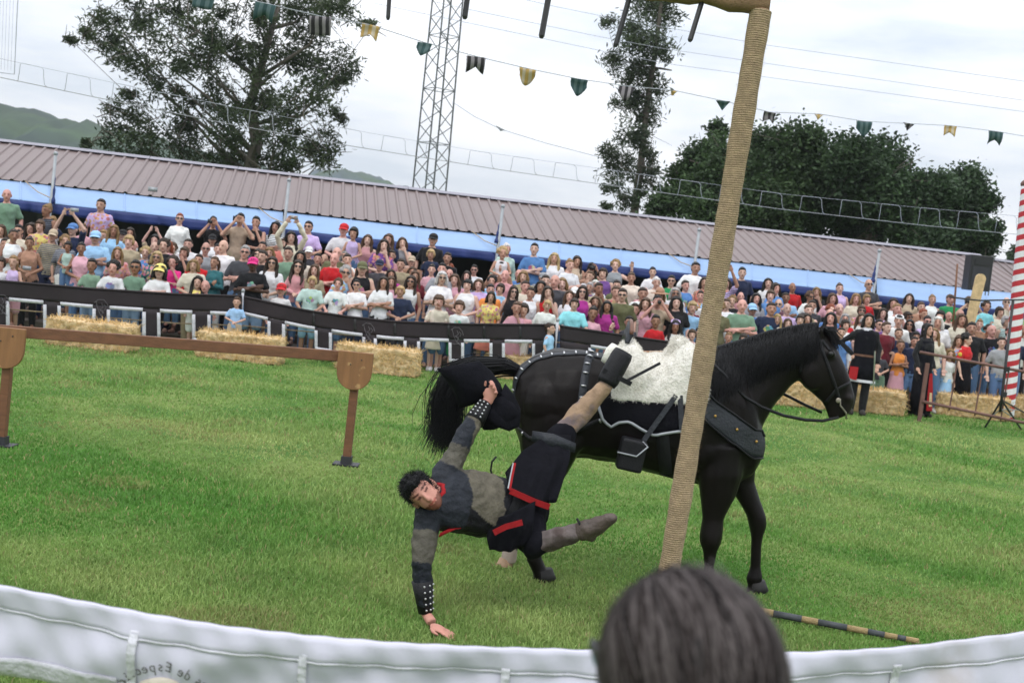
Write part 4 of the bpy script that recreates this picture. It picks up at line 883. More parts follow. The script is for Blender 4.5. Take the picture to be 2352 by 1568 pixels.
def cap_geo(kind):
    mb = MB()
    if kind == 'cap':
        mb.ell((0, .02, .058), (.088, .103, .078), 16, 10); A = []
        for k in range(4):
            s = k/3; A.append([(math.sin(a)*(.074+.012*s), -.070-.075*s*math.cos(a)**.7, .058-.030*s-.022*math.sin(a)**2) for a in np.linspace(-1.3, 1.3, 11)])
        mb.sheet(A, (0, 0, -.008))
    elif kind == 'straw_hat':
        mb.ell((0, .01, .07), (.09, .10, .085), 14, 9); mb.loft([ring((0, .01, .055), (.09, 0, 0), (0, .1, 0), 20), ring((0, .01, .04), (.19, 0, 0), (0, .2, 0), 20), ring((0, .01, .034), (.19, 0, 0), (0, .2, 0), 20), ring((0, .01, .045), (.088, 0, 0), (0, .098, 0), 20)], False)
    elif kind == 'band':
        mb.loft([ring((0, .018, .075), (.086, 0, 0), (0, .100, 0.03), 18), ring((0, .018, .100), (.080, 0, 0), (0, .092, 0.03), 18)], True)
    return mb.mesh('cap')
def shoe_geo(sx):
    mb = MB(); mb.tube([(sx*.10, .075, .045), (sx*.102, -.03, .055), (sx*.105, -.13, .04), (sx*.107, -.20, .03)], [.042, .050, .046, .026], 10); mb.ell((sx*.10, .03, .075), (.045, .05, .035)); me = mb.mesh('shoe'); return me
def glasses_geo():
    mb = MB()
    for sx in (-1, 1):
        mb.ell((sx*.034, -.094, .013), (.027, .010, .018), 10, 6); mb.bar((sx*.06, -.088, .018), (sx*.083, .01, .012), .006, .006)
    mb.bar((-.012, -.101, .018), (.012, -.101, .018), .006, .006); return mb.mesh('sunglasses')
def camera_geo():
    mb = MB(); mb.box((0, 0, 0), (.135, .06, .095)); mb.box((0, 0, .055), (.05, .05, .03)); mb.tube([(0, -.03, -.005), (0, -.11, -.005)], .036, 12); return mb.mesh('camera')
def phone_geo():
    mb = MB(); mb.box((0, 0, 0), (.15, .01, .075)); return mb.mesh('phone')
CACHE = {}
def cached(key, fn):
    if key not in CACHE: CACHE[key] = fn()
    return CACHE[key]
# patterned cloths
def print_mat(name, mode):
    m = mat(name, (1, 1, 1), 0.85, 0.08, 9, 0.5, 14, objcol=True, spec=0.2); t = m.node_tree; n, l = t.nodes.new, t.links.new; b = t.nodes['Principled BSDF']
    src = b.inputs['Base Color'].links[0].from_socket; tc = n('ShaderNodeTexCoord'); oi = n('ShaderNodeObjectInfo'); mi = n('ShaderNodeMix'); mi.data_type = 'RGBA'; l(src, mi.inputs[6]); l(mi.outputs[2], b.inputs['Base Color'])
    if mode == 'stripes':
        w = n('ShaderNodeTexWave'); w.bands_direction = 'Z'; w.inputs['Scale'].default_value = 9; l(tc.outputs['Object'], w.inputs[0]); g2 = n('ShaderNodeMath'); g2.operation = 'GREATER_THAN'; g2.inputs[1].default_value = 0.55; l(w.outputs[0], g2.inputs[0]); l(g2.outputs[0], mi.inputs[0]); mi.inputs[7].default_value = (0.10, 0.11, 0.14, 1)
    else:
        vo = n('ShaderNodeTexVoronoi'); vo.inputs['Scale'].default_value = 16 if mode == 'floral' else 13; av = n('ShaderNodeVectorMath'); av.operation = 'ADD'; cx = n('ShaderNodeCombineXYZ'); l(oi.outputs['Random'], cx.inputs[0]); l(oi.outputs['Random'], cx.inputs[2]); sc3 = n('ShaderNodeVectorMath'); sc3.operation = 'SCALE'; sc3.inputs['Scale'].default_value = 37.0; l(cx.outputs[0], sc3.inputs[0]); l(tc.outputs['Object'], av.inputs[0]); l(sc3.outputs[0], av.inputs[1]); l(av.outputs[0], vo.inputs[0]); hs = n('ShaderNodeHueSaturation'); hs.inputs['Saturation'].default_value = 0.75; hs.inputs['Value'].default_value = 0.6; l(vo.outputs['Color'], hs.inputs['Color'])
        if mode == 'floral':
            mi2 = n('ShaderNodeMix'); mi2.data_type = 'RGBA'; mi2.inputs[0].default_value = 0.55; l(hs.outputs[0], mi2.inputs[6]); mi2.inputs[7].default_value = (0.62, 0.22, 0.13, 1); l(mi2.outputs[2], mi.inputs[7])
            g2 = n('ShaderNodeMath'); g2.operation = 'LESS_THAN'; g2.inputs[1].default_value = 0.52; l(vo.outputs['Distance'], g2.inputs[0]); l(g2.outputs[0], mi.inputs[0])
        else:
            l(hs.outputs[0], mi.inputs[7]); sp = n('ShaderNodeSeparateXYZ'); l(tc.outputs['Object'], sp.inputs[0])
            vl = n('ShaderNodeVectorMath'); vl.operation = 'LENGTH'; ma = n('ShaderNodeMapping'); ma.inputs['Location'].default_value = (0, .13, -1.22) if mode == 'chest' else (0, .09, -.84); l(tc.outputs['Object'], ma.inputs[0]); l(ma.outputs[0], vl.inputs[0])
            nz = n('ShaderNodeTexNoise'); nz.inputs['Scale'].default_value = 22; l(av.outputs[0], nz.inputs[0]); ad = n('ShaderNodeMath'); ad.operation = 'MULTIPLY_ADD'; l(nz.outputs[0], ad.inputs[0]); ad.inputs[1].default_value = 0.11; l(vl.outputs['Value'], ad.inputs[2])
            g2 = n('ShaderNodeMath'); g2.operation = 'LESS_THAN'; g2.inputs[1].default_value = 0.125; l(ad.outputs[0], g2.inputs[0]); l(g2.outputs[0], mi.inputs[0])
    return m
MAT['stripes'] = print_mat('striped_cloth', 'stripes'); MAT['floral'] = print_mat('floral_cloth', 'floral'); MAT['chest'] = print_mat('printed_tee', 'chest'); MAT['kidchest'] = print_mat('printed_small_tee', 'kidchest')
COLS = {'white': (.72, .72, .72), 'cream': (.62, .56, .46), 'black': (.012, .012, .014), 'charcoal': (.05, .05, .058), 'grey': (.27, .28, .30), 'navy': (.018, .026, .06), 'blue': (.10, .22, .48), 'sky blue': (.30, .50, .72), 'aqua': (.22, .55, .60), 'mint': (.42, .56, .50), 'sage green': (.17, .27, .19), 'green': (.02, .22, .08), 'olive': (.12, .12, .06), 'khaki': (.33, .28, .18), 'beige': (.45, .36, .26), 'tan': (.36, .20, .13), 'brown': (.12, .06, .035), 'orange': (.75, .26, .06), 'coral': (.62, .20, .16), 'red': (.48, .015, .02), 'burgundy': (.14, .015, .025), 'pink': (.62, .34, .40), 'rose': (.55, .28, .30), 'hot pink': (.62, .03, .20), 'magenta': (.34, .03, .22), 'lilac': (.50, .38, .62), 'purple': (.16, .07, .26), 'yellow': (.70, .58, .18), 'teal': (.03, .12, .13), 'denim': (.10, .18, .33), 'light denim': (.24, .36, .55)}
HAIR = {'k': (.010, .008, .007), 'd': (.028, .017, .011), 'b': (.07, .038, .02), 'l': (.20, .12, .05), 'y': (.38, .27, .13), 'r': (.20, .05, .02), 'g': (.28, .27, .26), 'w': (.55, .54, .52)}
SKIN = [(.46, .27, .20), (.52, .32, .245), (.40, .22, .155), (.56, .36, .29), (.49, .27, .22)]
SK = {'n': None, 'm': (.27, .135, .085), 'dk': (.085, .042, .028), 'pk': (.56, .30, .25)}
TOPNAME = {'short': 't-shirt', 'long': 'sweater', 'none': 'tank top'}
POSETXT = {'down': '', 'cross': ' folding arms', 'clasp': ' clasping hands', 'camera': ' aiming camera', 'phoneup': ' raising phone', 'face': ' touching face', 'hip': ' hand on hip', 'rail': ' leaning forward', 'wave': ' raising arm'}
ROWTXT = ['front row', 'second row', 'third row', 'fourth row', 'fifth row', 'back row']
LM = [(90, 'by the left picture edge'), (210, 'above the left straw bale'), (340, 'right of the left bale'), (470, 'left of the photographers'), (590, 'above the middle bale'), (700, 'right of the middle bale'), (830, 'above the rail post shield'), (960, 'above the right bale'), (1090, 'over the horse tail'), (1210, 'over the horse croup'), (1330, 'behind the croup strap'), (1450, 'behind the saddle'), (1600, 'left of the gate pole'), (1730, 'right of the gate pole'), (1850, 'behind the horse neck'), (1970, 'behind the horse head'), (2090, 'by the squire in black'), (2200, 'over the rusty rail'), (2300, 'below the loudspeaker'), (3000, 'by the striped pole')]
used_labels = {}
PEOPLE = []
def place_person(u, v, row, top='white', sleeve='short', pose='down', hair='short', hc='d', fem=False, cap=None, capc=None, glasses=False, pat=None, bottom='denim', leg='long', skin=None, Y=None, floor=None, face=0.0, item=None, extra=None, label=None, kid=None, group='spectators'):
    Y = Y or YB(u)+TDEP[row]; floor = TIER[row] if floor is None else floor
    p = W(u, v, Y); H = p.z-floor
    if kid is None: kid = H < 1.42
    base = (1.24 if kid else 1.715)*(1.012 if cap or hair == 'curly' else 1.0); s = H/base
    lo, hi = (0.62, 1.24) if kid else (0.84, 1.12)
    if s < lo: s = lo
    if s > hi: s = hi
    z0 = p.z-base*s; 
    zs = z0 if abs(z0-floor) > 0.015 else floor
    if label is None:
        tn = {'floral': 'floral ', 'stripes': 'striped ', 'chest': 'printed ', 'kidchest': 'printed '}.get(pat, '')
        lm = next(t_ for lim, t_ in LM if u < lim)
        cp = (' and '+capc+' '+{'cap': 'cap', 'straw_hat': 'straw hat', 'band': 'headband'}[cap]) if cap else ''
        gl = ' and glasses' if glasses and not cap else ''
        label = 'person in '+tn+top+' '+TOPNAME[sleeve]+cp+gl+POSETXT[pose]+', '+ROWTXT[row]+' '+lm
        label = label.replace('person in printed', 'person in printed') if len(label.split()) <= 16 else label.replace(' and glasses', '')
        while len(label.split()) > 16: label = label.replace('the ', '', 1) if 'the ' in label else ' '.join(label.split()[:16])
        if label in used_labels: return None
    if label in used_labels: label += ' too'
    used_labels[label] = 1
    rz = math.atan2(p.x, p.y)*-0.4+face
    t = empty('person', (p.x, p.y, zs), rz, s, label, 'person', group)
    bw = random.Random(int(u*13+v*7)); kx = bw.uniform(.92, 1.14); t.scale = (s*kx, s*bw.uniform(.92, 1.12), s); t.rotation_euler = (bw.uniform(-.05, .05), bw.uniform(-.06, .06), rz+bw.uniform(-.2, .2)*(row > 0))
    sk = SK.get(skin) if skin else None; sk = sk or SKIN[int(abs(u*7+v*3)) % 5]
    jj = random.Random(int(u*31+v*17))
    jit = lambda c: (lambda k: tuple(min(1, max(0, q*k*jj.uniform(.97, 1.03))) for q in c))(jj.uniform(.86, 1.12))
    body = cached(('b', pose, fem, kid), lambda: person_geo(pose, fem, kid)); link('body', body, t, jit(sk), MAT['skin'])
    tp = cached(('t', pose, fem, kid, sleeve), lambda: person_geo(pose, fem, kid, want='top', sleeve=sleeve))
    pm = MAT[('kidchest' if (pat == 'chest' and kid) else pat)] if pat else MAT['cloth']
    link('shirt', tp, t, jit(COLS[top]), pm)
    bt = cached(('l', fem, kid, leg), lambda: person_geo('down', fem, kid, want='bottom', leg=leg)); link({'long': 'trousers', 'shorts': 'shorts', 'skirt': 'skirt'}[leg], bt, t, jit(COLS[bottom]), MAT['cloth'])
    kb, kh = (0.69, 0.93) if kid else (1.0, 1.0); hcen = Vector((0, -.012*kb, 1.455*kb+.135*kh))
    if hair:
        o = link('hair', cached(('h', hair), lambda: hair_geo(hair)), t, jit(HAIR[hc]), MAT['hair']); o.location = hcen; o.scale = (kh,)*3
    if cap:
        o = link({'cap': 'cap', 'straw_hat': 'straw_hat', 'band': 'headband'}[cap], cached(('c', cap), lambda: cap_geo(cap)), t, COLS[capc], MAT['cloth']); o.location = hcen; o.scale = (kh*1.02,)*3
    if glasses:
        o = link('glasses', cached('gl', glasses_geo), t, (.01, .01, .012), MAT['plastic']); o.location = hcen; o.scale = (kh,)*3
    if row == 0:
        sc_ = [(.7, .7, .7), (.04, .04, .045), (.35, .45, .6), (.5, .48, .45), (.1, .07, .05)][int(u) % 5] if group == 'spectators' else (.03, .025, .022)
        for sx in (-1, 1):
            o = link('shoe', cached(('shoe', sx), lambda: shoe_geo(sx)), t, sc_, MAT['cloth']); o.scale = (kb,)*3
    M = Matrix.Translation((p.x, p.y, zs)) @ Matrix.Rotation(rz, 4, 'Z') @ Matrix.Scale(s, 4)
    if pose == 'camera' or item == 'camera':
        o = link('camera', cached('cam', camera_geo), None, mat=MAT['plastic']); q = hcen+Vector((0, -.155, .005)) if pose == 'camera' else Vector((0, -.30, 1.10))*kb
        o.matrix_world = M @ Matrix.Translation(q); tag(o, 'black camera held by '+label.replace(' aiming camera', ''), 'camera', 'cameras in the crowd'); o['label'] = ' '.join(o['label'].split()[:16])
    if pose == 'phoneup' or item == 'phone':
        o = link('phone', cached('ph', phone_geo), None, mat=MAT['galv']); q = Vector((0, -.25, 1.97)) if pose == 'phoneup' else Vector((0, -.31, 1.14))*kb
        o.matrix_world = M @ Matrix.Translation(q); tag(o, 'phone held by '+label.replace(' raising phone', ''), 'phone', 'phones in the crowd'); o['label'] = ' '.join(o['label'].split()[:16])
    PEOPLE.append((row, p.x, u, p.z)); return t
z1 = lambda x, y: (x*.293, 367.5+y*.293)
z2 = lambda x, y: (459.4+x*.2754, 441+y*.2754)
z3 = lambda x, y: (1010.6+x*.2637, 459.4+y*.2637)
z4 = lambda x, y: (1561.9+x*.3359, 505.3+y*.3359)
def P1(zf, x, y, row, **k): u, v = zf(x, y); return place_person(u, v, row, **k)
# --- left quarter
P1(z1, 90, 228, 5, top='sage green', pose='hip', hair=None, skin='pk', bottom='charcoal')
P1(z1, 1670, 438, 5, top='black', pose='camera', hair='short', hc='k')
P1(z1, 1870, 412, 5, top='beige', pose='camera', hair='short', hc='k', bottom='khaki')
P1(z1, 20, 508, 4, top='white', pose='down', hair='long', hc='b', fem=True); P1(z1, 98, 560, 3, top='pink', hair='bob', hc='b', fem=True)
P1(z1, 158, 505, 2, top='cream', pose='clasp', hair='short', hc='k', glasses=True); P1(z1, 256, 493, 4, top='rose', hair='long', hc='d', fem=True)
P1(z1, 345, 468, 3, top='yellow', sleeve='short', pat='floral', hair='fringe', hc='b', pose='clasp'); P1(z1, 440, 443, 5, top='white', hair='fringe', hc='l')
P1(z1, 600, 490, 3, top='navy', pose='phoneup', cap='cap', capc='blue', hair='bald'); P1(z1, 655, 500, 4, top='pink', hair='short', hc='b')
P1(z1, 770, 550, 2, top='sky blue', pose='cross', cap='cap', capc='sky blue', hair='bald', hc='w', glasses=True); P1(z1, 832, 548, 4, top='tan', hair='short', hc='l')
P1(z1, 935, 542, 4, top='sky blue', cap='cap', capc='black', hair='bald', hc='d'); P1(z1, 1005, 528, 5, top='white', hair='bob', hc='d', fem=True)
P1(z1, 1045, 628, 3, top='white', hair=None, skin='pk'); P1(z1, 1190, 580, 4, top='beige', pose='phoneup', hair='long', hc='k', fem=True)
P1(z1, 1222, 640, 3, top='charcoal', hair='bald', hc='g'); P1(z1, 1300, 628, 3, top='pink', hair='bob', hc='r', fem=True); P1(z1, 1370, 648, 4, top='cream', hair='curly', hc='b', fem=True)
P1(z1, 1490, 618, 3, top='white', hair='short', hc='d'); P1(z1, 1590, 638, 2, top='grey', pose='down', hair='bald', hc='w', glasses=True); P1(z1, 1665, 575, 4, top='white', cap='cap', capc='black', hair='short', hc='k')
P1(z1, 1718, 655, 3, top='black', hair='short', hc='k'); P1(z1, 1880, 660, 1, top='charcoal', pose='cross', hair='short', hc='g', glasses=True, skin='pk')
P1(z1, 262, 602, 1, top='tan', sleeve='none', pose='clasp', hair='bun', hc='d', fem=True, skin='m', bottom='black', item='phone'); P1(z1, 130, 748, 0, top='lilac', sleeve='none', hair='pony', hc='l', pose='rail', fem=True, leg='shorts', bottom='pink')
P1(z1, 20, 608, 2, top='white', hair='short', hc='d'); P1(z1, 12, 760, 0, top='white', hair='fringe', hc='d', leg='shorts')
P1(z1, 545, 640, 1, top='mint', sleeve='none', hair='fringe', hc='k', skin='m', pose='clasp', fem=True, kid=True, floor=.55); P1(z1, 660, 645, 1, top='pink', hair='bun', hc='k', fem=True, skin='m', pose='clasp', sleeve='none')
P1(z1, 730, 772, 0, top='sage green', hair='short', hc='k', skin='m', pose='rail', leg='long', bottom='light denim'); P1(z1, 880, 782, 0, top='white', pat='chest', hair='curly', hc='k', pose='rail', bottom='denim')
P1(z1, 1062, 784, 0, top='sage green', hair='short', hc='k', skin='m', glasses=True, pose='clasp', bottom='light denim'); P1(z1, 962, 682, 1, top='rose', pat='floral', hair='long', hc='l', fem=True)
P1(z1, 1140, 672, 2, top='blue', pat='floral', hair='curly', hc='y', fem=True); P1(z1, 1232, 712, 1, top='teal', pat='floral', hair='bob', hc='y', fem=True, glasses=True)
P1(z1, 1230, 806, 0, top='white', cap='cap', capc='yellow', hair='bob', hc='k', pose='cross', glasses=True, leg='shorts', bottom='black'); P1(z1, 1385, 752, 1, top='hot pink', hair='curly', hc='d', fem=True, pose='face', kid=True, floor=.3)
P1(z1, 1550, 778, 0, top='cream', hair='bob', hc='l', fem=True, pose='clasp', bottom='khaki'); P1(z1, 1555, 910, 0, Y=YB(455)+.28, top='yellow', sleeve='none', hair='long', hc='k', fem=True, leg='shorts', bottom='white'); P1(z1, 1640, 945, 0, Y=YB(480)+.3, top='cream', hair='bald', hc='w', skin='pk')
# --- second quarter
P1(z2, 505, 203, 5, top='black', sleeve='none', pose='face', hair='short', hc='k'); P1(z2, 632, 243, 5, top='white', pat='stripes', hair='long', hc='k', fem=True, pose='cross', bottom='black')
P1(z2, 785, 328, 4, top='cream', sleeve='long', pose='phoneup', hair='long', hc='k', fem=True); P1(z2, 920, 240, 5, top='lilac', pose='clasp', item='camera', hair='short', hc='k', glasses=True)
P1(z2, 1188, 253, 5, top='white', cap='cap', capc='red', hair='bald', hc='d', pose='clasp', skin='pk'); P1(z2, 1290, 293, 4, top='lilac', sleeve='none', hair='fringe', hc='k', fem=True, pose='clasp', kid=True, floor=1.0)
P1(z2, 1375, 350, 5, top='rose', sleeve='none', hair='long', hc='b', fem=True); P1(z2, 1505, 385, 4, top='purple', pat='floral', pose='face', hair='verylong', hc='d', fem=True); P1(z2, 1552, 343, 5, top='navy', hair='long', hc='b', fem=True)
P1(z2, 1705, 378, 5, top='grey', sleeve='none', pose='face', hair='bob', hc='b', fem=True); P1(z2, 1915, 333, 5, top='black', cap='cap', capc='black', hair='short', hc='d'); P1(z2, 1955, 478, 4, top='navy', hair='fringe', hc='y', kid=True, floor=.95); P1(z2, 2040, 498, 4, top='black', hair='short', hc='d')
P1(z2, 495, 408, 4, top='charcoal', hair='short', hc='k'); P1(z2, 458, 468, 3, top='white', hair='long', hc='d', glasses=True, fem=True); P1(z2, 622, 463, 3, top='coral', hair='bob', hc='l', fem=True); P1(z2, 702, 383, 4, top='coral', hair='short', hc='b')
P1(z2, 785, 458, 2, top='sage green', hair='short', hc='d', pose='down'); P1(z2, 850, 490, 3, top='cream', hair='long', hc='k', fem=True); P1(z2, 935, 450, 4, top='charcoal', cap='cap', capc='white', hair='bald'); P1(z2, 968, 508, 3, top='cream', hair='short', hc='k'); P1(z2, 1020, 515, 4, top='khaki', hair='bald', hc='b')
P1(z2, 1105, 500, 2, top='red', hair='bald', hc='g', skin='pk', pose='cross'); P1(z2, 1185, 485, 4, top='white', hair='bob', hc='g', fem=True); P1(z2, 1212, 605, 1, top='sky blue', pat='floral', hair='curly', hc='g', glasses=True, fem=True, pose='face'); P1(z2, 1352, 570, 1, top='black', sleeve='none', pat='chest', cap='cap', capc='olive', hair='bald', pose='cross')
P1(z2, 1510, 558, 3, top='charcoal', cap='cap', capc='navy', hair='short', hc='k'); P1(z2, 1565, 478, 4, top='rose', hair='short', hc='d'); P1(z2, 1628, 488, 5, top='white', hair='fringe', hc='y', kid=True, floor=1.1); P1(z2, 1690, 555, 3, top='khaki', hair='short', hc='d'); P1(z2, 1785, 528, 4, top='tan', cap='cap', capc='beige', hair='bald')
P1(z2, 1742, 618, 3, top='grey', hair='long', hc='b', fem=True); P1(z2, 1822, 655, 2, top='burgundy', hair='long', hc='b', fem=True); P1(z2, 1732, 690, 1, top='white', sleeve='none', hair='long', hc='d', glasses=True, fem=True); P1(z2, 1632, 645, 2, top='magenta', hair='bob', hc='d', fem=True)
P1(z2, 1930, 598, 3, top='pink', hair='bun', hc='k', fem=True); P1(z2, 1990, 655, 1, top='white', hair='bob', hc='w', glasses=True, fem=True, pose='cross'); P1(z2, 2062, 638, 3, top='hot pink', hair='bald', hc='b', skin='pk'); P1(z2, 2108, 595, 4, top='olive', hair='curly', hc='r', fem=True)
P1(z2, 478, 540, 0, top='black', pat='chest', cap='cap', capc='hot pink', hair='short', hc='k', skin='dk', pose='cross', leg='shorts', bottom='light denim'); P1(z2, 572, 533, 1, top='white', hair='long', hc='d', glasses=True, fem=True, pose='clasp'); P1(z2, 785, 562, 1, top='rose', sleeve='long', hair='long', hc='d', glasses=True, fem=True, kid=True, floor=.25, pose='clasp')
P1(z2, 938, 598, 1, top='khaki', hair='long', hc='b', fem=True); P1(z2, 682, 758, 0, top='white', cap='cap', capc='red', hair='short', hc='d', leg='shorts', bottom='white'); P1(z2, 935, 698, 0, top='mint', pat='chest', hair='fringe', hc='y', pose='rail', leg='shorts', bottom='sky blue')
P1(z2, 1140, 712, 0, top='white', pat='chest', hair='curly', hc='b', pose='rail', leg='shorts', bottom='denim'); P1(z2, 1335, 730, 0, top='white', glasses=True, hair='short', hc='k', pose='cross', leg='shorts', bottom='navy'); P1(z2, 1515, 700, 0, top='white', hair='verylong', hc='d', fem=True, pose='cross', leg='shorts', bottom='black')
P1(z2, 1610, 700, 1, top='pink', hair='long', hc='b', fem=True); P1(z2, 1700, 788, 0, top='navy', hair='fringe', hc='y', pose='clasp', leg='shorts', bottom='charcoal'); P1(z2, 1995, 858, 0, top='cream', hair='fringe', hc='b', pose='clasp', leg='skirt', bottom='cream')
# boy in blue beyond the barrier and the one by the croup
place_person(545, 682, 0, Y=YB(545)-.12, top='sky blue', hair='short', hc='b', pose='clasp', leg='shorts', bottom='beige', kid=True, label='small person in sky blue t-shirt and beige shorts standing in the banner gap, hands together')
place_person(1270, 742, 0, Y=YB(1270)-.12, top='sky blue', hair='short', hc='d', pose='down', leg='shorts', bottom='white', kid=True, face=1.2, label='small person in pale blue t-shirt squeezed beside the barrier stake above the croup')
# --- third quarter
P1(z3, 545, 403, 4, top='white', sleeve='none', hair='curly', hc='y', kid=True, floor=1.0, pose='clasp', fem=True); P1(z3, 835, 373, 5, top='blue', pat='chest', pose='cross', hair='short', hc='k'); P1(z3, 1000, 458, 5, top='white', hair='long', hc='y', fem=True, pose='clasp'); P1(z3, 1155, 478, 5, top='beige', sleeve='none', hair='long', hc='d', fem=True, pose='cross')
P1(z3, 1330, 543, 5, top='green', sleeve='none', hair='long', hc='k', fem=True, pose='camera'); P1(z3, 1555, 513, 5, top='grey', sleeve='none', hair='curly', hc='l', fem=True, pose='wave'); P1(z3, 1700, 628, 4, top='cream', hair='bun', hc='b', fem=True); P1(z3, 1885, 583, 5, top='white', hair='short', hc='k', pose='clasp', item='camera'); P1(z3, 2025, 653, 4, top='green', hair='short', hc='k', glasses=True); P1(z3, 2195, 535, 5, top='white', pose='wave', hair='short', hc='k')
for (x, y, r_, kw) in [(90, 548, 4, dict(top='white', hair='curly', hc='r', fem=True)), (170, 645, 2, dict(top='pink', hair='long', hc='b', fem=True)), (230, 615, 3, dict(top='grey', hair='long', hc='d', fem=True)), (310, 562, 4, dict(top='white', hair='short', hc='k', glasses=True)), (245, 688, 1, dict(top='white', sleeve='none', hair='fringe', hc='k', fem=True, pose='clasp')), (375, 688, 2, dict(top='lilac', hair='bob', hc='b', fem=True)), (490, 655, 3, dict(top='sky blue', hair='curly', hc='k', fem=True)), (530, 530, 4, dict(top='tan', hair='short', hc='k')), (548, 603, 3, dict(top='rose', hair=None, skin='pk')), (700, 603, 4, dict(top='blue', hair=None, skin='pk')), (772, 618, 3, dict(top='khaki', hair='bob', hc='l', fem=True)), (870, 622, 4, dict(top='grey', cap='cap', capc='grey', hair='bald')), (940, 652, 3, dict(top='charcoal', hair='short', hc='d')), (1030, 652, 2, dict(top='charcoal', hair='bald', hc='g')), (1105, 678, 3, dict(top='beige', hair='bob', hc='l', fem=True)), (1210, 678, 2, dict(top='charcoal', hair='long', hc='w', fem=True)), (1292, 712, 3, dict(top='purple', hair='short', hc='g')), (1400, 698, 3, dict(top='white', hair='bob', hc='w', fem=True)), (1580, 698, 3, dict(top='olive', hair='short', hc='d')), (1222, 738, 1, dict(top='magenta', sleeve='none', hair='bob', hc='d', fem=True, glasses=True)), (1380, 838, 1, dict(top='purple', pat='floral', hair='long', hc='b', fem=True)), (1610, 768, 1, dict(top='olive', hair='short', hc='d', glasses=True)), (1770, 755, 3, dict(top='rose', hair='bald', hc='g', skin='pk')), (1960, 765, 2, dict(top='tan', cap='straw_hat', capc='tan', hair='bob', hc='l', fem=True)), (2040, 758, 3, dict(top='white', hair='bob', hc='g', fem=True, glasses=True)), (470, 732, 1, dict(top='orange', hair='short', hc='k')), (600, 738, 1, dict(top='black', sleeve='none', hair='long', hc='d', fem=True, glasses=True)), (715, 698, 2, dict(top='cream', hair='short', hc='d')), (855, 698, 2, dict(top='white', hair='long', hc='k', fem=True)), (960, 748, 1, dict(top='red', sleeve='none', hair='verylong', hc='d', fem=True, pose='face')), (775, 752, 1, dict(top='white', sleeve='none', hair='short', hc='d', fem=True)), (1165, 788, 1, dict(top='white', hair='long', hc='b', fem=True)),
      (20, 828, 0, dict(top='cream', hair='fringe', hc='b', leg='shorts', bottom='denim')), (175, 873, 0, dict(top='white', pat='chest', hair='fringe', hc='b', leg='shorts', bottom='green')), (425, 788, 0, dict(top='yellow', pat='floral', hair='bob', hc='d', fem=True, leg='skirt', bottom='coral')), (645, 878, 0, dict(top='pink', hair='pony', hc='b', fem=True, pose='face', leg='skirt', bottom='pink')), (730, 898, 0, dict(top='rose', hair='fringe', hc='d', leg='shorts', bottom='white')), (905, 863, 0, dict(top='white', hair='fringe', hc='y', leg='shorts', bottom='navy')), (1170, 853, 0, dict(top='aqua', hair='fringe', hc='d', pose='rail')), (1310, 923, 0, dict(top='pink', hair='bun', hc='k', fem=True, skin='m')), (1490, 878, 0, dict(top='magenta', hair='long', hc='k', fem=True, skin='m')), (1475, 1035, 0, dict(top='rose', hair='short', hc='d')), (1635, 1008, 0, dict(top='charcoal', hair='short', hc='k')), (1700, 898, 1, dict(top='cream', pat='stripes', hair='short', hc='d', kid=True, floor=.2)), (1885, 998, 0, dict(top='red', hair='short', hc='k', skin='m')), (2065, 1038, 0, dict(top='white', cap='band', capc='lilac', hair='long', hc='k', fem=True, skin='m', pose='cross')), (1795, 848, 1, dict(top='pink', hair='long', hc='b', fem=True)), (1910, 828, 1, dict(top='beige', hair='short', hc='k', pose='camera', skin='pk')), (2090, 838, 1, dict(top='black', hair='verylong', hc='k', fem=True)), (2180, 878, 1, dict(top='sky blue', hair='fringe', hc='y', kid=True, floor=.3)), (2200, 1125, 0, dict(top='rose', hair='fringe', hc='b', leg='shorts'))]:
    P1(z3, x, y, r_, **kw)
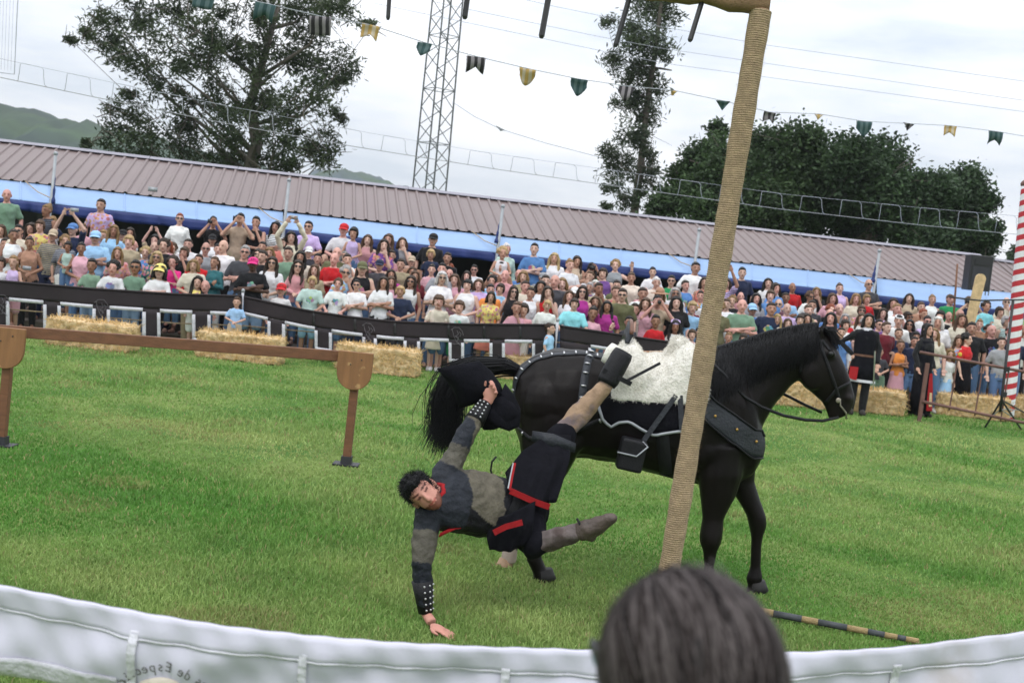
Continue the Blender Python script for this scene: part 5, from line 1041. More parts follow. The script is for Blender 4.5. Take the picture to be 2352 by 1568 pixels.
# --- right quarter
for (x, y, r_, kw) in [(440, 322, 5, dict(top='navy', hair='short', hc='k')), (325, 400, 5, dict(top='coral', pat='floral', hair='long', hc='d', fem=True)), (635, 398, 5, dict(top='white', hair='verylong', hc='k', fem=True)), (795, 428, 5, dict(top='red', hair=None, skin='m')), (940, 458, 5, dict(top='black', hair='long', hc='l', fem=True, pose='face')), (1120, 433, 5, dict(top='lilac', sleeve='none', hair='bun', hc='b', fem=True)), (1050, 498, 4, dict(top='pink', hair='bob', hc='b', fem=True)), (1190, 498, 4, dict(top='cream', hair='bob', hc='l', fem=True)), (1325, 403, 5, dict(top='charcoal', hair='bald', hc='g', glasses=True, pose='cross')), (1290, 508, 4, dict(top='red', hair='fringe', hc='l', kid=True, floor=.9)), (1545, 498, 5, dict(top='beige', hair='long', hc='d', fem=True)), (1460, 533, 4, dict(top='white', hair='long', hc='d', fem=True)), (1720, 508, 5, dict(top='white', sleeve='none', hair='bun', hc='l', fem=True)), (1860, 508, 5, dict(top='green', hair='short', hc='b')), (1965, 518, 5, dict(top='navy', hair='short', hc='b', pose='camera')), (2095, 553, 4, dict(top='aqua', sleeve='long', hair='curly', hc='d', kid=True, floor=1.0, pose='clasp')),
      (440, 493, 4, dict(top='rose', hair=None, skin='pk')), (425, 538, 1, dict(top='sage green', hair=None, skin='pk', pose='cross')), (510, 565, 2, dict(top='blue', cap='cap', capc='sky blue', hair='bald', glasses=True)), (600, 558, 1, dict(top='navy', pat='chest', hair='short', hc='d')), (650, 638, 1, dict(top='cream', hair='long', hc='y', fem=True)), (715, 668, 1, dict(top='rose', hair='bob', hc='b', fem=True)), (745, 568, 2, dict(top='lilac', hair='bald', hc='w')), (800, 638, 1, dict(top='yellow', hair='fringe', hc='d')), (880, 543, 3, dict(top='charcoal', hair='short', hc='d')), (1050, 608, 2, dict(top='blue', hair='bald', hc='w', skin='pk')), (895, 638, 1, dict(top='black', hair='bob', hc='d', fem=True)), (1130, 638, 2, dict(top='red', hair='bob', hc='g', fem=True)), (1370, 598, 3, dict(top='lilac', hair='long', hc='d', fem=True)), (1475, 638, 2, dict(top='white', cap='band', capc='white', hair='short', hc='k')), (1650, 558, 4, dict(top='tan', hair='short', hc='b')), (1780, 658, 1, dict(top='white', hair='bob', hc='w', fem=True)), (1900, 636, 2, dict(top='cream', hair='long', hc='b', fem=True)), (2020, 698, 1, dict(top='black', hair='short', hc='k')), (2165, 716, 1, dict(top='black', pat='chest', hair=None, skin='pk')),
      (340, 768, 0, dict(top='lilac', hair='pony', hc='l', fem=True)), (430, 775, 0, dict(top='sage green', hair='fringe', hc='d')), (1105, 733, 0, dict(top='blue', hair='short', hc='d')), (1510, 818, 0, dict(top='orange', sleeve='none', hair='bun', hc='b', fem=True, pose='cross', leg='skirt', bottom='pink', skin='m')), (1385, 868, 0, dict(top='charcoal', hair='short', hc='d', pose='clasp', leg='shorts', bottom='sage green')), (1840, 878, 0, dict(top='white', hair='bob', hc='l', fem=True, leg='skirt', bottom='sky blue')), (1760, 738, 0, dict(top='cream', hair='long', hc='l', fem=True)), (1600, 800, 0, dict(top='navy', hair='short', hc='d', leg='shorts', bottom='denim')), (1900, 790, 0, dict(top='sky blue', pat='floral', sleeve='none', hair='long', hc='b', fem=True, leg='skirt', bottom='brown')), (2230, 800, 0, dict(top='grey', hair='short', hc='d')), (2310, 760, 1, dict(top='navy', hair='short', hc='k')), (1190, 800, 0, dict(top='white', hair='short', hc='d', kid=True))]:
    P1(z4, x, y, r_, **kw)
# --- the rest of the crowd fills the rows between them
fr = random.Random(12)
pal = ['white']*6+['black']*3+['pink', 'rose', 'grey', 'charcoal', 'navy', 'sky blue', 'cream', 'beige', 'coral', 'red', 'lilac', 'mint', 'khaki', 'blue', 'burgundy', 'teal', 'olive', 'tan', 'purple']
f_crowd = lerp_line([(0, 505), (300, 515), (600, 565), (900, 595), (1200, 620), (1600, 650), (2000, 690), (2352, 735)])
for row in (3, 2, 4, 1, 5):
    u = -30.0
    while u < 2330:
        u += fr.uniform(38, 52)*(0.86 if u > 1350 else 1) if row < 5 else fr.uniform(170, 330)
        Y = YB(u)+TDEP[row]; hgt = fr.uniform(1.52, 1.80); x = W(u, 700, Y).x
        if any(abs(px-x) < 0.30 and pr == row for pr, px, pu, pz in PEOPLE): continue
        q = Vector((x, Y, TIER[row]+hgt)); uu, vv = proj(q)
        # keep faces of the people behind free
        if len(PEOPLE) > 296: break
        fem = fr.random() < 0.5
        for _try in range(8):
            r = place_person(uu, vv, row, top=fr.choice(pal), sleeve=fr.choice(['short']*4+['none', 'long']), pose=fr.choice(['down']*4+['cross', 'clasp', 'face']+(['camera', 'phoneup'] if fr.random() < .18 else [])), hair=(fr.choice(['long', 'long', 'bob', 'bun', 'curly', 'pony', 'fringe']) if fem else fr.choice(['short']*5+['bald', 'bald', 'fringe'])), hc=fr.choice('kkddddbbblylgwr' if fem else 'kkkdddddbbggw'), fem=fem, glasses=fr.random() < .2, cap='cap' if (not fem and fr.random() < .12) else None, capc=fr.choice(['black', 'navy', 'white', 'red', 'beige']), bottom=fr.choice(['denim', 'black', 'khaki', 'navy', 'white']), leg=fr.choice(['long', 'shorts']), skin=fr.choice([None]*8+['pk', 'pk', 'm']), face=fr.uniform(-.35, .35), pat=fr.choice([None]*9+['stripes', 'floral', 'chest']))
            if r: break
print('people', len(PEOPLE))

# --- show people in costume at the right
def squire():
    Y = 21.6; t = place_person(1994, 719, 0, Y=Y, floor=0.0, top='black', sleeve='long', pose='hip', hair='bob', hc='k', leg='long', bottom='black', label='person in black surcoat over grey mail with red emblem, standing before the crowd', group='performers')
    m = MB(); m.loft([ring((0, .0, z), (rx, 0, 0), (0, ry, 0), 20) for z, rx, ry in ((.56, .25, .19), (.8, .215, .165), (1.0, .178, .138), (1.2, .19, .145), (1.36, .19, .13), (1.42, .12, .1))]); o = m.build('surcoat', MAT['black_cloth'], t, True)
    m = MB(); m.loft([ring((0, 0, .555), (.256, 0, 0), (0, .196, 0), 20), ring((0, 0, .60), (.253, 0, 0), (0, .193, 0), 20)], False); m.build('hem_band', MAT['white_trim'], t, True)
    m = MB(); m.loft([ring((0, 0, .985), (.187, 0, 0), (0, .147, 0), 20), ring((0, 0, 1.02), (.187, 0, 0), (0, .147, 0), 20)], False); m.build('belt', MAT['brown_leather'], t, True)
    m = MB(); m.loft([ring((0, .0, 1.40), (.125, 0, 0), (0, .105, 0), 16), ring((0, -.005, 1.47), (.075, 0, 0), (0, .07, 0), 16)], False); m.build('collar', MAT['white_trim'], t, True)
    m = MB(); m.sheet([[(-.235, -.19, .60), (-.10, -.225, .58)], [(-.225, -.16, .80), (-.09, -.195, .80)]], (0, .01, 0)); m.build('emblem_panel', MAT['red_cloth'], t)
    m = MB(); m.tube([(.14, -.22, 1.10), (.16, -.20, .95), (.22, -.10, .45)], [.012, .014, .008], 6); m.build('sword', MAT['steel'], t)
squire()
def herald():
    t = place_person(2222, 763, 0, Y=23.75, floor=0.0, top='red', sleeve='short', pose='down', hair='curly', hc='k', fem=True, leg='long', bottom='black', face=1.0, label='person in red and black tunic with yellow sleeve badge bending by the tripod', group='performers')
    m = MB(); m.loft([ring((0, .0, z), (rx, 0, 0), (0, ry, 0), 18) for z, rx, ry in ((.45, .25, .21), (.8, .22, .18), (1.0, .19, .15), (1.15, .175, .14))]); m.build('tunic', MAT['black_cloth'], t, True)
    m = MB(); m.ell((-.235, 0, 1.28), (.02, .045, .05)); m.build('sleeve_badge', mat('badge', (.6, .42, .05), .7), t, True)
herald()
def robed():
    t = place_person(2137, 742, 0, Y=22.6, floor=0.0, top='black', sleeve='long', pose='down', hair='verylong', hc='k', fem=True, leg='long', bottom='black', face=.7, label='person in long black robe with red and gold panel by the rusty post', group='performers')
    m = MB(); m.loft([ring((0, .0, z), (rx, 0, 0), (0, ry, 0), 18) for z, rx, ry in ((.03, .21, .20), (.5, .19, .17), (.95, .175, .14), (1.2, .19, .14), (1.38, .17, .12))]); m.build('robe', MAT['black_cloth'], t, True)
    m = MB(); m.sheet([[(-.05, -.21, .12), (.12, -.20, .12)], [(-.03, -.185, .5), (.10, -.185, .5)], [(0, -.165, .8), (.07, -.165, .8)]], (0, .008, 0)); m.build('red_panel', MAT['red_cloth'], t)
    m = MB(); m.sheet([[(0, -.215, .2), (.08, -.213, .2)], [(.01, -.198, .45), (.07, -.197, .45)]], (0, .006, 0)); m.build('gold_motif', MAT['straw'], t)
robed()
# ================================================================== the horse
HY = 8.1
def hw(u, v, dy=0.0): return W(u, v, HY+dy)
def sec(t, b, half, dy=0.0, n=18, p=2.15):
    a, c = hw(*t, dy), hw(*b, dy); m_ = (a+c)/2; return ring(m_, Vector((0, half, 0)), (a-c)/2, n, p)
def legsec(l, r, v, dy, k=1.0, n=14, tilt=0):
    a, c = hw(l, v-tilt, dy), hw(r, v+tilt, dy); m_ = (a+c)/2; h = (c-a)/2; return ring(m_, h, Vector((0, h.length*k, 0)), n)
hb = MB()
hb.loft([sec((1177, 880), (1178, 950), .07), sec((1182, 856), (1182, 985), .15), sec((1196, 836), (1192, 1015), .21), sec((1228, 814), (1228, 1040), .265), sec((1275, 800), (1290, 1052), .295), sec((1330, 801), (1345, 1052), .295), sec((1390, 812), (1410, 1060), .29), sec((1460, 820), (1480, 1082), .30), sec((1530, 820), (1545, 1098), .29), sec((1598, 806), (1600, 1112), .265), sec((1650, 806), (1650, 1118), .245), sec((1700, 838), (1692, 1112), .225), sec((1733, 925), (1724, 1090), .18), sec((1750, 978), (1744, 1055), .12), sec((1757, 1000), (1753, 1035), .06)])
hb.loft([sec((1618, 808), (1700, 1060), .17), sec((1652, 800), (1738, 1010), .155), sec((1692, 788), (1762, 962), .125), sec((1745, 772), (1788, 918), .105), sec((1800, 758), (1812, 888), .09), sec((1848, 750), (1836, 872), .085), sec((1872, 748), (1848, 866), .08)])
hb.loft([sec((1858, 752), (1828, 850), .065), sec((1884, 752), (1834, 872), .085), sec((1906, 772), (1846, 892), .095), sec((1926, 806), (1866, 906), .092), sec((1942, 846), (1886, 921), .072), sec((1954, 880), (1896, 938), .058), sec((1963, 908), (1900, 952), .056), sec((1963, 925), (1903, 962), .054), sec((1955, 946), (1911, 965), .045), sec((1945, 956), (1922, 964), .02)])
for sx in (-1, 1): hb.ell(hw(1905, 812, sx*.085), (.045, .022, .035)); hb.ell(hw(1948, 915, sx*.045), (.03, .025, .03)); hb.ell(hw(1868, 862, sx*.07), (.085, .03, .10))
# legs: (left, right, v)
def leg(rows, dy, k=1.0): hb.loft([legsec(l, r, v, dy+(d if d else 0), kk) for l, r, v, kk, d in rows])
leg([(1592, 1718, 1020, .8, .03), (1600, 1706, 1090, .85, .0), (1606, 1688, 1140, .9, 0), (1611, 1662, 1190, .95, 0), (1606, 1659, 1228, 1.05, 0), (1607, 1656, 1244, 1.05, 0), (1615, 1646, 1266, 1, 0), (1617, 1641, 1300, 1, 0), (1608, 1648, 1336, 1, 0), (1614, 1646, 1356, 1, 0), (1608, 1654, 1374, 1, 0), (1604, 1660, 1394, 1, 0)], -.14)
leg([(1640, 1735, 1040, .8, -.03), (1670, 1730, 1105, .85, 0), (1696, 1746, 1150, .9, 0), (1713, 1760, 1186, 1.05, 0), (1716, 1761, 1204, 1.05, 0), (1722, 1754, 1232, 1, 0), (1723, 1748, 1272, 1, 0), (1722, 1747, 1300, 1, 0), (1713, 1751, 1326, 1, 0), (1717, 1747, 1344, 1, 0), (1712, 1758, 1358, 1, 0), (1710, 1762, 1374, 1, 0)], .14)
leg([(1186, 1350, 950, .7, .02), (1192, 1345, 1020, .75, 0), (1205, 1312, 1075, .8, 0), (1210, 1275, 1125, .85, 0), (1202, 1248, 1168, .9, 0), (1206, 1240, 1205, 1, 0), (1212, 1240, 1250, 1, 0), (1210, 1244, 1284, 1, 0), (1220, 1252, 1304, 1, 0), (1226, 1264, 1320, 1, 0), (1226, 1272, 1342, 1, 0)], -.15)
leg([(1190, 1340, 960, .7, -.02), (1196, 1320, 1020, .75, 0), (1200, 1280, 1080, .8, 0), (1190, 1238, 1130, .9, 0), (1180, 1222, 1165, 1, 0), (1172, 1206, 1200, 1, 0), (1160, 1192, 1240, 1, 0), (1150, 1188, 1272, 1, 0), (1148, 1186, 1292, 1, 0)], .15)
for sx in (-1, 1):
    e0, e1 = hw(1882, 786, sx*.055), hw(1893, 738, sx*.075); hb.tube([e0, e0.lerp(e1, .5)+Vector((-.012, 0, 0)), e1], [.030, .032, .006], 8, flat=.6)
for (u_, v_, d_, r_) in ((1662, 965, -.17, (.11, .07, .18)), (1622, 1040, -.2, (.10, .06, .10)), (1250, 925, -.2, (.15, .10, .17)), (1318, 1005, -.2, (.09, .07, .10)), (1652, 1108, -.15, (.075, .065, .11)), (1650, 1000, .17, (.11, .07, .16)), (1250, 925, .2, (.15, .10, .17)), (1720, 1010, -.09, (.08, .08, .10)), (1720, 1010, .09, (.08, .08, .10))): hb.ell(hw(u_, v_, d_), r_)
hm = remesh(hb, 0.0115, 5, 0.5, 'body'); displace(hm, .012, 5, 5, 4); displace(hm, .004, 16, 16, 9)
V = verts_np(hm); C = np.ones((len(V), 3), np.float32)
pr = [proj(v) for v in V[V[:, 2] < 0.33]]; idx = np.where(V[:, 2] < 0.33)[0]
for i, (u, v) in zip(idx, pr):
    if u < 1200 and V[i, 1] > HY+.03 and v > 1262: C[i] = (52, 54, 50)
dk = (V[:, 2] > 0)
muz = np.array([proj(v)[0] for v in V]) > 1945; C[muz] *= 1.6
vcol(hm, 'tint', C)
hb_c = Vector((hw(1460, 1000).x, HY, 0))
horse = empty('horse', (0, 0, 0), label='black horse standing in profile facing right, bridled and saddled', cat='horse')
hm.materials.append(MAT['horse']); link('body', hm, horse)
bvh = BVHTree.FromPolygons([v.co.copy() for v in hm.vertices], [tuple(p.vertices) for p in hm.polygons])
def snap(u, v, dy=-.3, off=.006):
    q = hw(u, v, dy); loc, n, i, d = bvh.find_nearest(q); return loc+n*off, n
def cast(u, v, off=.006):
    d = ray(u, v); d = d/d.y; o = CLOC+d*(HY-1.2); h = bvh.ray_cast(o, d.normalized())
    if h[0] is None: return snap(u, v, -.2, off)
    return h[0]+h[1]*off, h[1]
# hooves
def hoof(c0, c1, r0, r1, m_, tip=None):
    mb = MB(); mb.tube([c0, Vector(c0).lerp(Vector(c1), .55), c1], [r0, (r0+r1)*.5, r1], 14); o = mb.build('hoof', m_, horse, True)
def gz(p): p = Vector(p); return Vector((p.x, p.y, 0.005))
for (u, v, dy) in ((1632, 1372, -.14), (1736, 1352, .14), (1248, 1322, -.15)):
    a = hw(u, v, dy); a.z = max(a.z, .075); b = gz(a)+Vector((.018, 0, 0)); hoof(a, b, .056, .072, MAT['dark_hoof'])
a = hw(1164, 1284, .15); b = hw(1152, 1318, .13); hoof(a, b, .05, .07, MAT['hoof'])
# tail and mane: strands
def strands(name, roots, m_, parent, seed, n, fn, r=.004):
    rg = np.random.default_rng(seed); mb = MB()
    for i in range(n):
        pts = fn(rg); k = len(pts); mb.tube(pts, [r*(1-.75*j/(k-1)) for j in range(k)], 4, cap=False)
    return mb.build(name, m_, parent, True)
def tail_fn(rg):
    s = rg.normal(0, 1, 3); f = rg.uniform(.82, 1.06)
    key = [(1186, 850, .0), (1150, 838, -.02), (1090, 842, -.04), (1050, 862, -.05), (1032, 905, -.05), (1028, 950, -.05), (1026, 990, -.05), (1016, 1020, -.05)]
    out = []
    for j, (u, v, dy) in enumerate(key):
        w = [.03, .05, .065, .075, .085, .09, .09, .10][j]; p = hw(u+(f-1)*40*(j > 4), v+(v-850)*(f-1)*1.0, dy); out.append(p+Vector((s[0]*w*.55+.01*math.sin(j*1.3+s[1]*3), s[1]*w*.6, s[2]*w*.42)))
    return out
strands('tail', None, MAT['mane'], horse, 4, 1250, tail_fn, .0034)
def mane_fn(rg):
    s = rg.uniform(0, 1); cu = np.interp(s, [0, .3, .6, .85, 1], [1630, 1700, 1770, 1845, 1880]); cv = np.interp(s, [0, .3, .6, .85, 1], [806, 786, 764, 749, 746])
    ln = rg.uniform(60, 135)*(1-.35*s); sl = rg.normal(-12, 14); out = []
    for j in range(6):
        t = j/5; p, n = cast(cu+sl*t, cv+3+ln*t, .012+.012*rg.random()); 
        if j == 0: p = hw(cu, cv-5, 0)+Vector((0, rg.normal(0, .02), 0))
        out.append(p)
    return out
strands('mane', None, MAT['mane'], horse, 6, 1500, mane_fn, .0036)
def fore_fn(rg):
    a = hw(1888+rg.normal(0, 3), 752, rg.normal(0, .03)); b = hw(1922+rg.normal(0, 6), 788+rg.normal(0, 10), rg.normal(0, .03)-.02); m_ = a.lerp(b, .5)+Vector((.02, 0, .015)); return [a, m_, b]
strands('forelock', None, MAT['mane'], horse, 8, 200, fore_fn, .0035)
mb = MB(); q = hw(1908, 812, -.105); mb.ell(q, (.018, .012, .015)); mb.build('eye', MAT['plastic'], horse, True)

# ---- tack
def strap(pts, w, name, m_, parent, off=.007, th=.006, fn=cast, sub=5):
    P = []
    for i in range(len(pts)-1):
        for k in range(sub): t = k/sub; P.append((pts[i][0]*(1-t)+pts[i+1][0]*t, pts[i][1]*(1-t)+pts[i+1][1]*t))
    P.append(pts[-1]); L3 = [fn(u, v, off=off) for u, v in P]; n = len(L3); A = []; B = []
    for i in range(n):
        t = (L3[min(i+1, n-1)][0]-L3[max(i-1, 0)][0]).normalized(); nn = L3[i][1]; s = t.cross(nn).normalized(); A.append([L3[i][0]-s*w/2, L3[i][0], L3[i][0]+s*w/2]); B.append([tuple(-nn*th)]*3)
    mb = MB(); mb.sheet(A, np.array(B)); return mb.build(name, m_, parent, True), L3
csnap = lambda u, v, off=.006: snap(u, v, -.12, off)
crup = empty('crupper_harness', label='black leather crupper straps with pale metal studs over the horse croup', cat='harness')
def studs(L3, parent, step, ln=.034, skip=1):
    acc = 0
    for i in range(skip, len(L3)-1):
        acc += (L3[i][0]-L3[i-1][0]).length
        if acc > step:
            acc = 0; t = (L3[i+1][0]-L3[i-1][0]).normalized(); n = L3[i][1]; s = t.cross(n).normalized(); mb = MB(); p = L3[i][0]+n*.004; mb.tube([p-s*ln/2, p+n*.003, p+s*ln/2], [.0055, .007, .0055], 6); mb.build('stud', MAT['steel'], parent, True)
o, l3 = strap([(1400, 812), (1340, 800), (1278, 801), (1236, 818), (1205, 846), (1186, 880), (1182, 915)], .045, 'croup_strap', MAT['grey_leather'], crup, fn=csnap, sub=7); studs(l3, crup, .068)
o, l3 = strap([(1362, 800), (1350, 830), (1342, 870), (1336, 920), (1330, 985)], .05, 'hip_strap', MAT['grey_leather'], crup, sub=6); studs(l3, crup, .066)
o, l3 = strap([(1184, 978), (1215, 1006), (1260, 1012), (1330, 985), (1390, 960)], .032, 'breeching_strap', MAT['black_leather'], crup, sub=5); studs(l3, crup, .16, .026)
# saddle
sad = empty('saddle', label='saddle covered in white sheepskin with high cantle and black pad on the horse', cat='saddle')
prof = [(1392, 862, 904, .30), (1412, 812, 907, .30), (1432, 782, 909, .30), (1452, 778, 911, .30), (1470, 806, 912, .30), (1492, 828, 914, .30), (1514, 822, 915, .30), (1536, 798, 916, .30), (1556, 781, 917, .29), (1578, 782, 917, .28), (1596, 796, 916, .28), (1612, 818, 913, .28)]
rows = []
for (u, vt, vb, hwd) in prof:
    tp, bt = hw(u, vt), hw(u, vb); row = []
    for a in np.linspace(-math.pi/2, math.pi/2, 33):
        s = math.sin(a); y = HY+hwd*(abs(s)**.62)*(1 if s > 0 else -1)*1.04; z = bt.z+(tp.z-bt.z)*(max(math.cos(a), 0)**.75); row.append((tp.x+(bt.x-tp.x)*(abs(s)), y, z))
    rows.append(row)
A = np.array(rows); fine = []
for i in range(len(A)-1):
    for k in range(4): t = k/4; fine.append(A[i]*(1-t)+A[i+1]*t)
fine.append(A[-1]); A = np.array(fine)
for i in range(A.shape[0]):
    for j in range(A.shape[1]):
        q = Vector(A[i, j]); loc, n, _, d = bvh.find_nearest(q)
        if (q-loc).dot(n) < .034: A[i, j] = loc+n*.034
NN = np.zeros_like(A)
for i in range(A.shape[0]):
    for j in range(A.shape[1]):
        a_ = A[min(i+1, A.shape[0]-1), j]-A[max(i-1, 0), j]; b_ = A[i, min(j+1, A.shape[1]-1)]-A[i, max(j-1, 0)]; n_ = np.cross(a_, b_); n_ /= np.linalg.norm(n_)+1e-9
        if n_[2] < -.2 or (abs(n_[2]) <= .2 and n_[1]*(A[i, j, 1]-HY) < 0): n_ = -n_
        NN[i, j] = -n_*.022
mb = MB(); mb.sheet(A, NN); me = remesh(mb, .010, 3, .5, 'sheepskin'); displace(me, .010, 14, 14, 14); displace(me, .005, 60, 60, 60); me.materials.append(MAT['sheepskin']); sk_o = link('sheepskin', me, sad)
def wool(me, n, ln, seed, name, parent, m_, grav=.4, width=.0016):
    rg = np.random.default_rng(seed); Vv = verts_np(me); Nn = np.empty(len(me.vertices)*3, np.float32); me.vertices.foreach_get('normal', Nn); Nn = Nn.reshape(-1, 3); i = rg.integers(0, len(Vv), n)
    d = Nn[i]+rg.normal(0, .45, (n, 3)); d[:, 2] -= grav; d /= np.linalg.norm(d, axis=1)[:, None]; P = Vv[i]+rg.normal(0, .003, (n, 3)); s = np.cross(d, rg.normal(size=(n, 3))); s /= np.linalg.norm(s, axis=1)[:, None]; E = P+d*ln*rg.uniform(.5, 1.3, n)[:, None]
    Q = np.stack([P-s*width, P+s*width, E], 1).reshape(-1, 3); o = link(name, mesh_np(Q, np.arange(n*3).reshape(-1, 3), name), parent); o.data.materials.append(m_); o['kind'] = 'stuff'; return o
wool(me, 30000, .014, 5, 'wool', sk_o, MAT['sheepskin'])
mb = MB()                                  # fur roll on the pommel
mb.ell(hw(1556, 812, -.10), (.055, .07, .10)); mb.ell(hw(1556, 845, -.17), (.05, .06, .09)); mb.ell(hw(1560, 790, 0), (.055, .12, .05)); me = remesh(mb, .012, 2, .5, 'pommel_roll'); displace(me, .012, 24, 24, 24); me.materials.append(MAT['sheepskin']); pr_o = link('pommel_roll', me, sad); wool(me, 7000, .022, 6, 'wool', pr_o, MAT['sheepskin'])
A = []                                     # cantle board
for a in np.linspace(-1.25, 1.25, 15):
    A.append([hw(1428+14*k-10*math.cos(a)*0, 0, 0)*0+Vector((hw(1430+8*s_, 790).x, HY+.17*math.sin(a)*(1-.1*s_), hw(1430, 800).z+.02+(.05+.115*s_)*math.cos(a)**.6)) for k, s_ in enumerate((0, .33, .66, 1.0))])
mb = MB(); mb.sheet(A, (.028, 0, 0)); mb.build('cantle', MAT['grey_leather'], sad, True)
mb = MB(); mb.tube([Vector(r_[3])+Vector((.014, 0, .004)) for r_ in A], .013, 8); mb.build('cantle_rim', MAT['brown_leather'], sad, True)
mb = MB(); mb.sheet([[hw(1462, 806, .12), hw(1524, 806, .10)], [hw(1462, 838, .14), hw(1524, 834, .12)]], (0, .02, 0)); mb.build('seat_lining', mat('tan_leather', (.42, .20, .09), .5, .2, 12), sad)
# saddle pad below the fleece, with pale piping
bot = lerp_line([(1372, 925), (1384, 962), (1402, 978), (1420, 968), (1445, 966), (1475, 985), (1500, 998), (1530, 992), (1565, 988), (1600, 960)])
us = np.linspace(1374, 1612, 26); A = [[cast(u, 900+(bot(u)-900)*k/6, .020)[0]+Vector((0, -.006, 0)) for u in us] for k in range(7)]
mb = MB(); mb.sheet(A, (0, .014, 0)); mb.build('saddle_pad', MAT['black_cloth'], sad, True)
mb = MB(); mb.tube([p+Vector((0, -.004, 0)) for p in A[-1]], .010, 8); mb.build('pad_piping', MAT['galv'], sad, True)
strap([(1520, 985), (1524, 1030), (1528, 1070), (1530, 1096)], .085, 'girth', MAT['black_leather'], sad, .006)
def lstrap(a, b, w, name, m_, parent, th=.006):
    mb = MB(); mb.bar(a, b, w, th, (0, -1, 0)); return mb.build(name, m_, parent)
sa, sb = cast(1548, 912, .05)[0], hw(1478, 1012, -.36); lstrap(sa, sb, .032, 'stirrup_leather', MAT['grey_leather'], sad)
lstrap(cast(1560, 912, .045)[0], hw(1566, 985, -.33), .034, 'hanging_strap', MAT['grey_leather'], sad)
c = hw(1450, 1043, -.37); mb = MB(); Mr = Matrix.Rotation(R(7), 4, 'Y'); mb.box(c, (.165, .13, .205), Mr); o = mb.build('stirrup_hood', MAT['black_leather'], sad); bv = o.modifiers.new('b', 'BEVEL'); bv.width = .018; bv.segments = 3
mb = MB(); mb.tube([hw(1418, 1038, -.445), hw(1462, 1048, -.445), hw(1488, 1026, -.44), hw(1476, 1014, -.42)], .006, 6); mb.build('stirrup_edge', MAT['galv'], sad, True)
# breast collar
bc = empty('breast_collar', label='wide dark grey leather breast collar across the horse chest', cat='harness')
tp_ = [(1604, 880), (1640, 920), (1690, 955), (1730, 985), (1752, 1002)]; bt_ = [(1590, 935), (1625, 972), (1668, 1008), (1710, 1040), (1748, 1050)]
def interp(pl, t): k = t*(len(pl)-1); i = min(int(k), len(pl)-2); f = k-i; return (pl[i][0]*(1-f)+pl[i+1][0]*f, pl[i][1]*(1-f)+pl[i+1][1]*f)
A = []
for j in range(7):
    row = []
    for i in range(22):
        a, b = interp(tp_, i/21), interp(bt_, i/21); u, v = a[0]+(b[0]-a[0])*j/6, a[1]+(b[1]-a[1])*j/6; row.append((cast if i < 17 else csnap)(u, v, .016)[0])
    A.append(row)
mb = MB(); mb.sheet(A, (.004, .008, 0)); mb.build('collar', MAT['grey_leather'], bc, True)
for r_ in (A[0], A[-1]): mb = MB(); mb.tube([p+Vector((.002, -.004, 0)) for p in r_], .007, 6); mb.build('rolled_edge', MAT['black_leather'], bc, True)
brass = mat('brass', (.45, .27, .08), .4, .2, 20, metal=.8)
for (u, v) in ((1640, 955), (1733, 1012), (1690, 985)): p, n = cast(u, v, .022); mb = MB(); mb.ell(p, (.010, .006, .010), 8, 6); mb.build('rivet', brass, bc, True)
strap([(1650, 935), (1664, 890), (1656, 850), (1640, 818)], .04, 'neck_strap', MAT['black_leather'], bc)
# bridle
br = empty('bridle', label='black leather bridle with silver bit and loose hanging reins on the horse head', cat='bridle')
strap([(1872, 752), (1884, 790), (1898, 830), (1916, 880), (1928, 918)], .022, 'cheek_strap', MAT['black_leather'], br, fn=cast, sub=4); strap([(1878, 788), (1900, 784), (1914, 792)], .02, 'browband', MAT['black_leather'], br, fn=csnap)
strap([(1896, 925), (1920, 895), (1952, 878)], .022, 'noseband', MAT['black_leather'], br); strap([(1866, 765), (1842, 810), (1838, 858)], .018, 'throat_latch', MAT['black_leather'], br)
p0 = cast(1928, 915, .014)[0]; p1 = cast(1940, 955, .016)[0]; mb = MB(); mb.tube([p0, p0.lerp(p1, .35)+Vector((-.014, -.006, 0)), p0.lerp(p1, .7)+Vector((.01, -.008, 0)), p1+Vector((.004, 0, -.004))], .006, 8); mb.ell(p0+Vector((-.012, -.006, -.01)), (.018, .006, .018)); mb.build('bit', mat('worn_bit', (.30, .27, .22), .5, .3, 40, metal=.6), br, True)
mb = MB(); mb.tube([hw(1925, 958, -.09), hw(1890, 966, -.13), hw(1850, 964, -.16), hw(1800, 954, -.19), hw(1750, 935, -.21), hw(1712, 912, -.20), hw(1690, 892, -.19), cast(1660, 862, .02)[0], cast(1630, 835, .03)[0]], .0105, 8); mb.build('rein', MAT['black_leather'], br, True)
mb = MB(); mb.tube([hw(1888, 947, .10), hw(1850, 930, .13), hw(1815, 912, .16), hw(1780, 895, .18), hw(1720, 860, .16), hw(1660, 815, .12)], .010, 8); mb.build('rein', MAT['black_leather'], br, True)

# ================================================================== the rider
def rp(u, v, Y): return W(u, v, Y)
rider = empty('person', (0, 0, 0), label='stunt rider in grey leather jacket hanging off the horse, one hand on the grass', cat='person', group='performers')
SHU, SHD = rp(1026, 1085, 7.02), rp(985, 1178, 6.84)              # upper and lower shoulder
ELU, WRU = rp(1075, 990, 7.10), rp(1115, 925, 7.22)
ELD, WRD = rp(966, 1292, 6.72), rp(978, 1408, 6.72)
HANDD = G(1012, 1448, .02)
WA, PEL = rp(1140, 1168, 7.18), rp(1205, 1165, 7.36)
KNU, ANU = rp(1300, 985, 7.60), rp(1393, 884, 7.66)
KND, AND = rp(1228, 1250, 7.12), rp(1352, 1215, 7.02); TOED = rp(1392, 1196, 6.98)
HC = rp(972, 1132, 6.76)                                         # head centre
def tsec(c, a, b, r1, r2, n=18): a = Vector(a).normalized()*r1; b = Vector(b).normalized()*r2; return ring(c, a, b, n, 2.3)
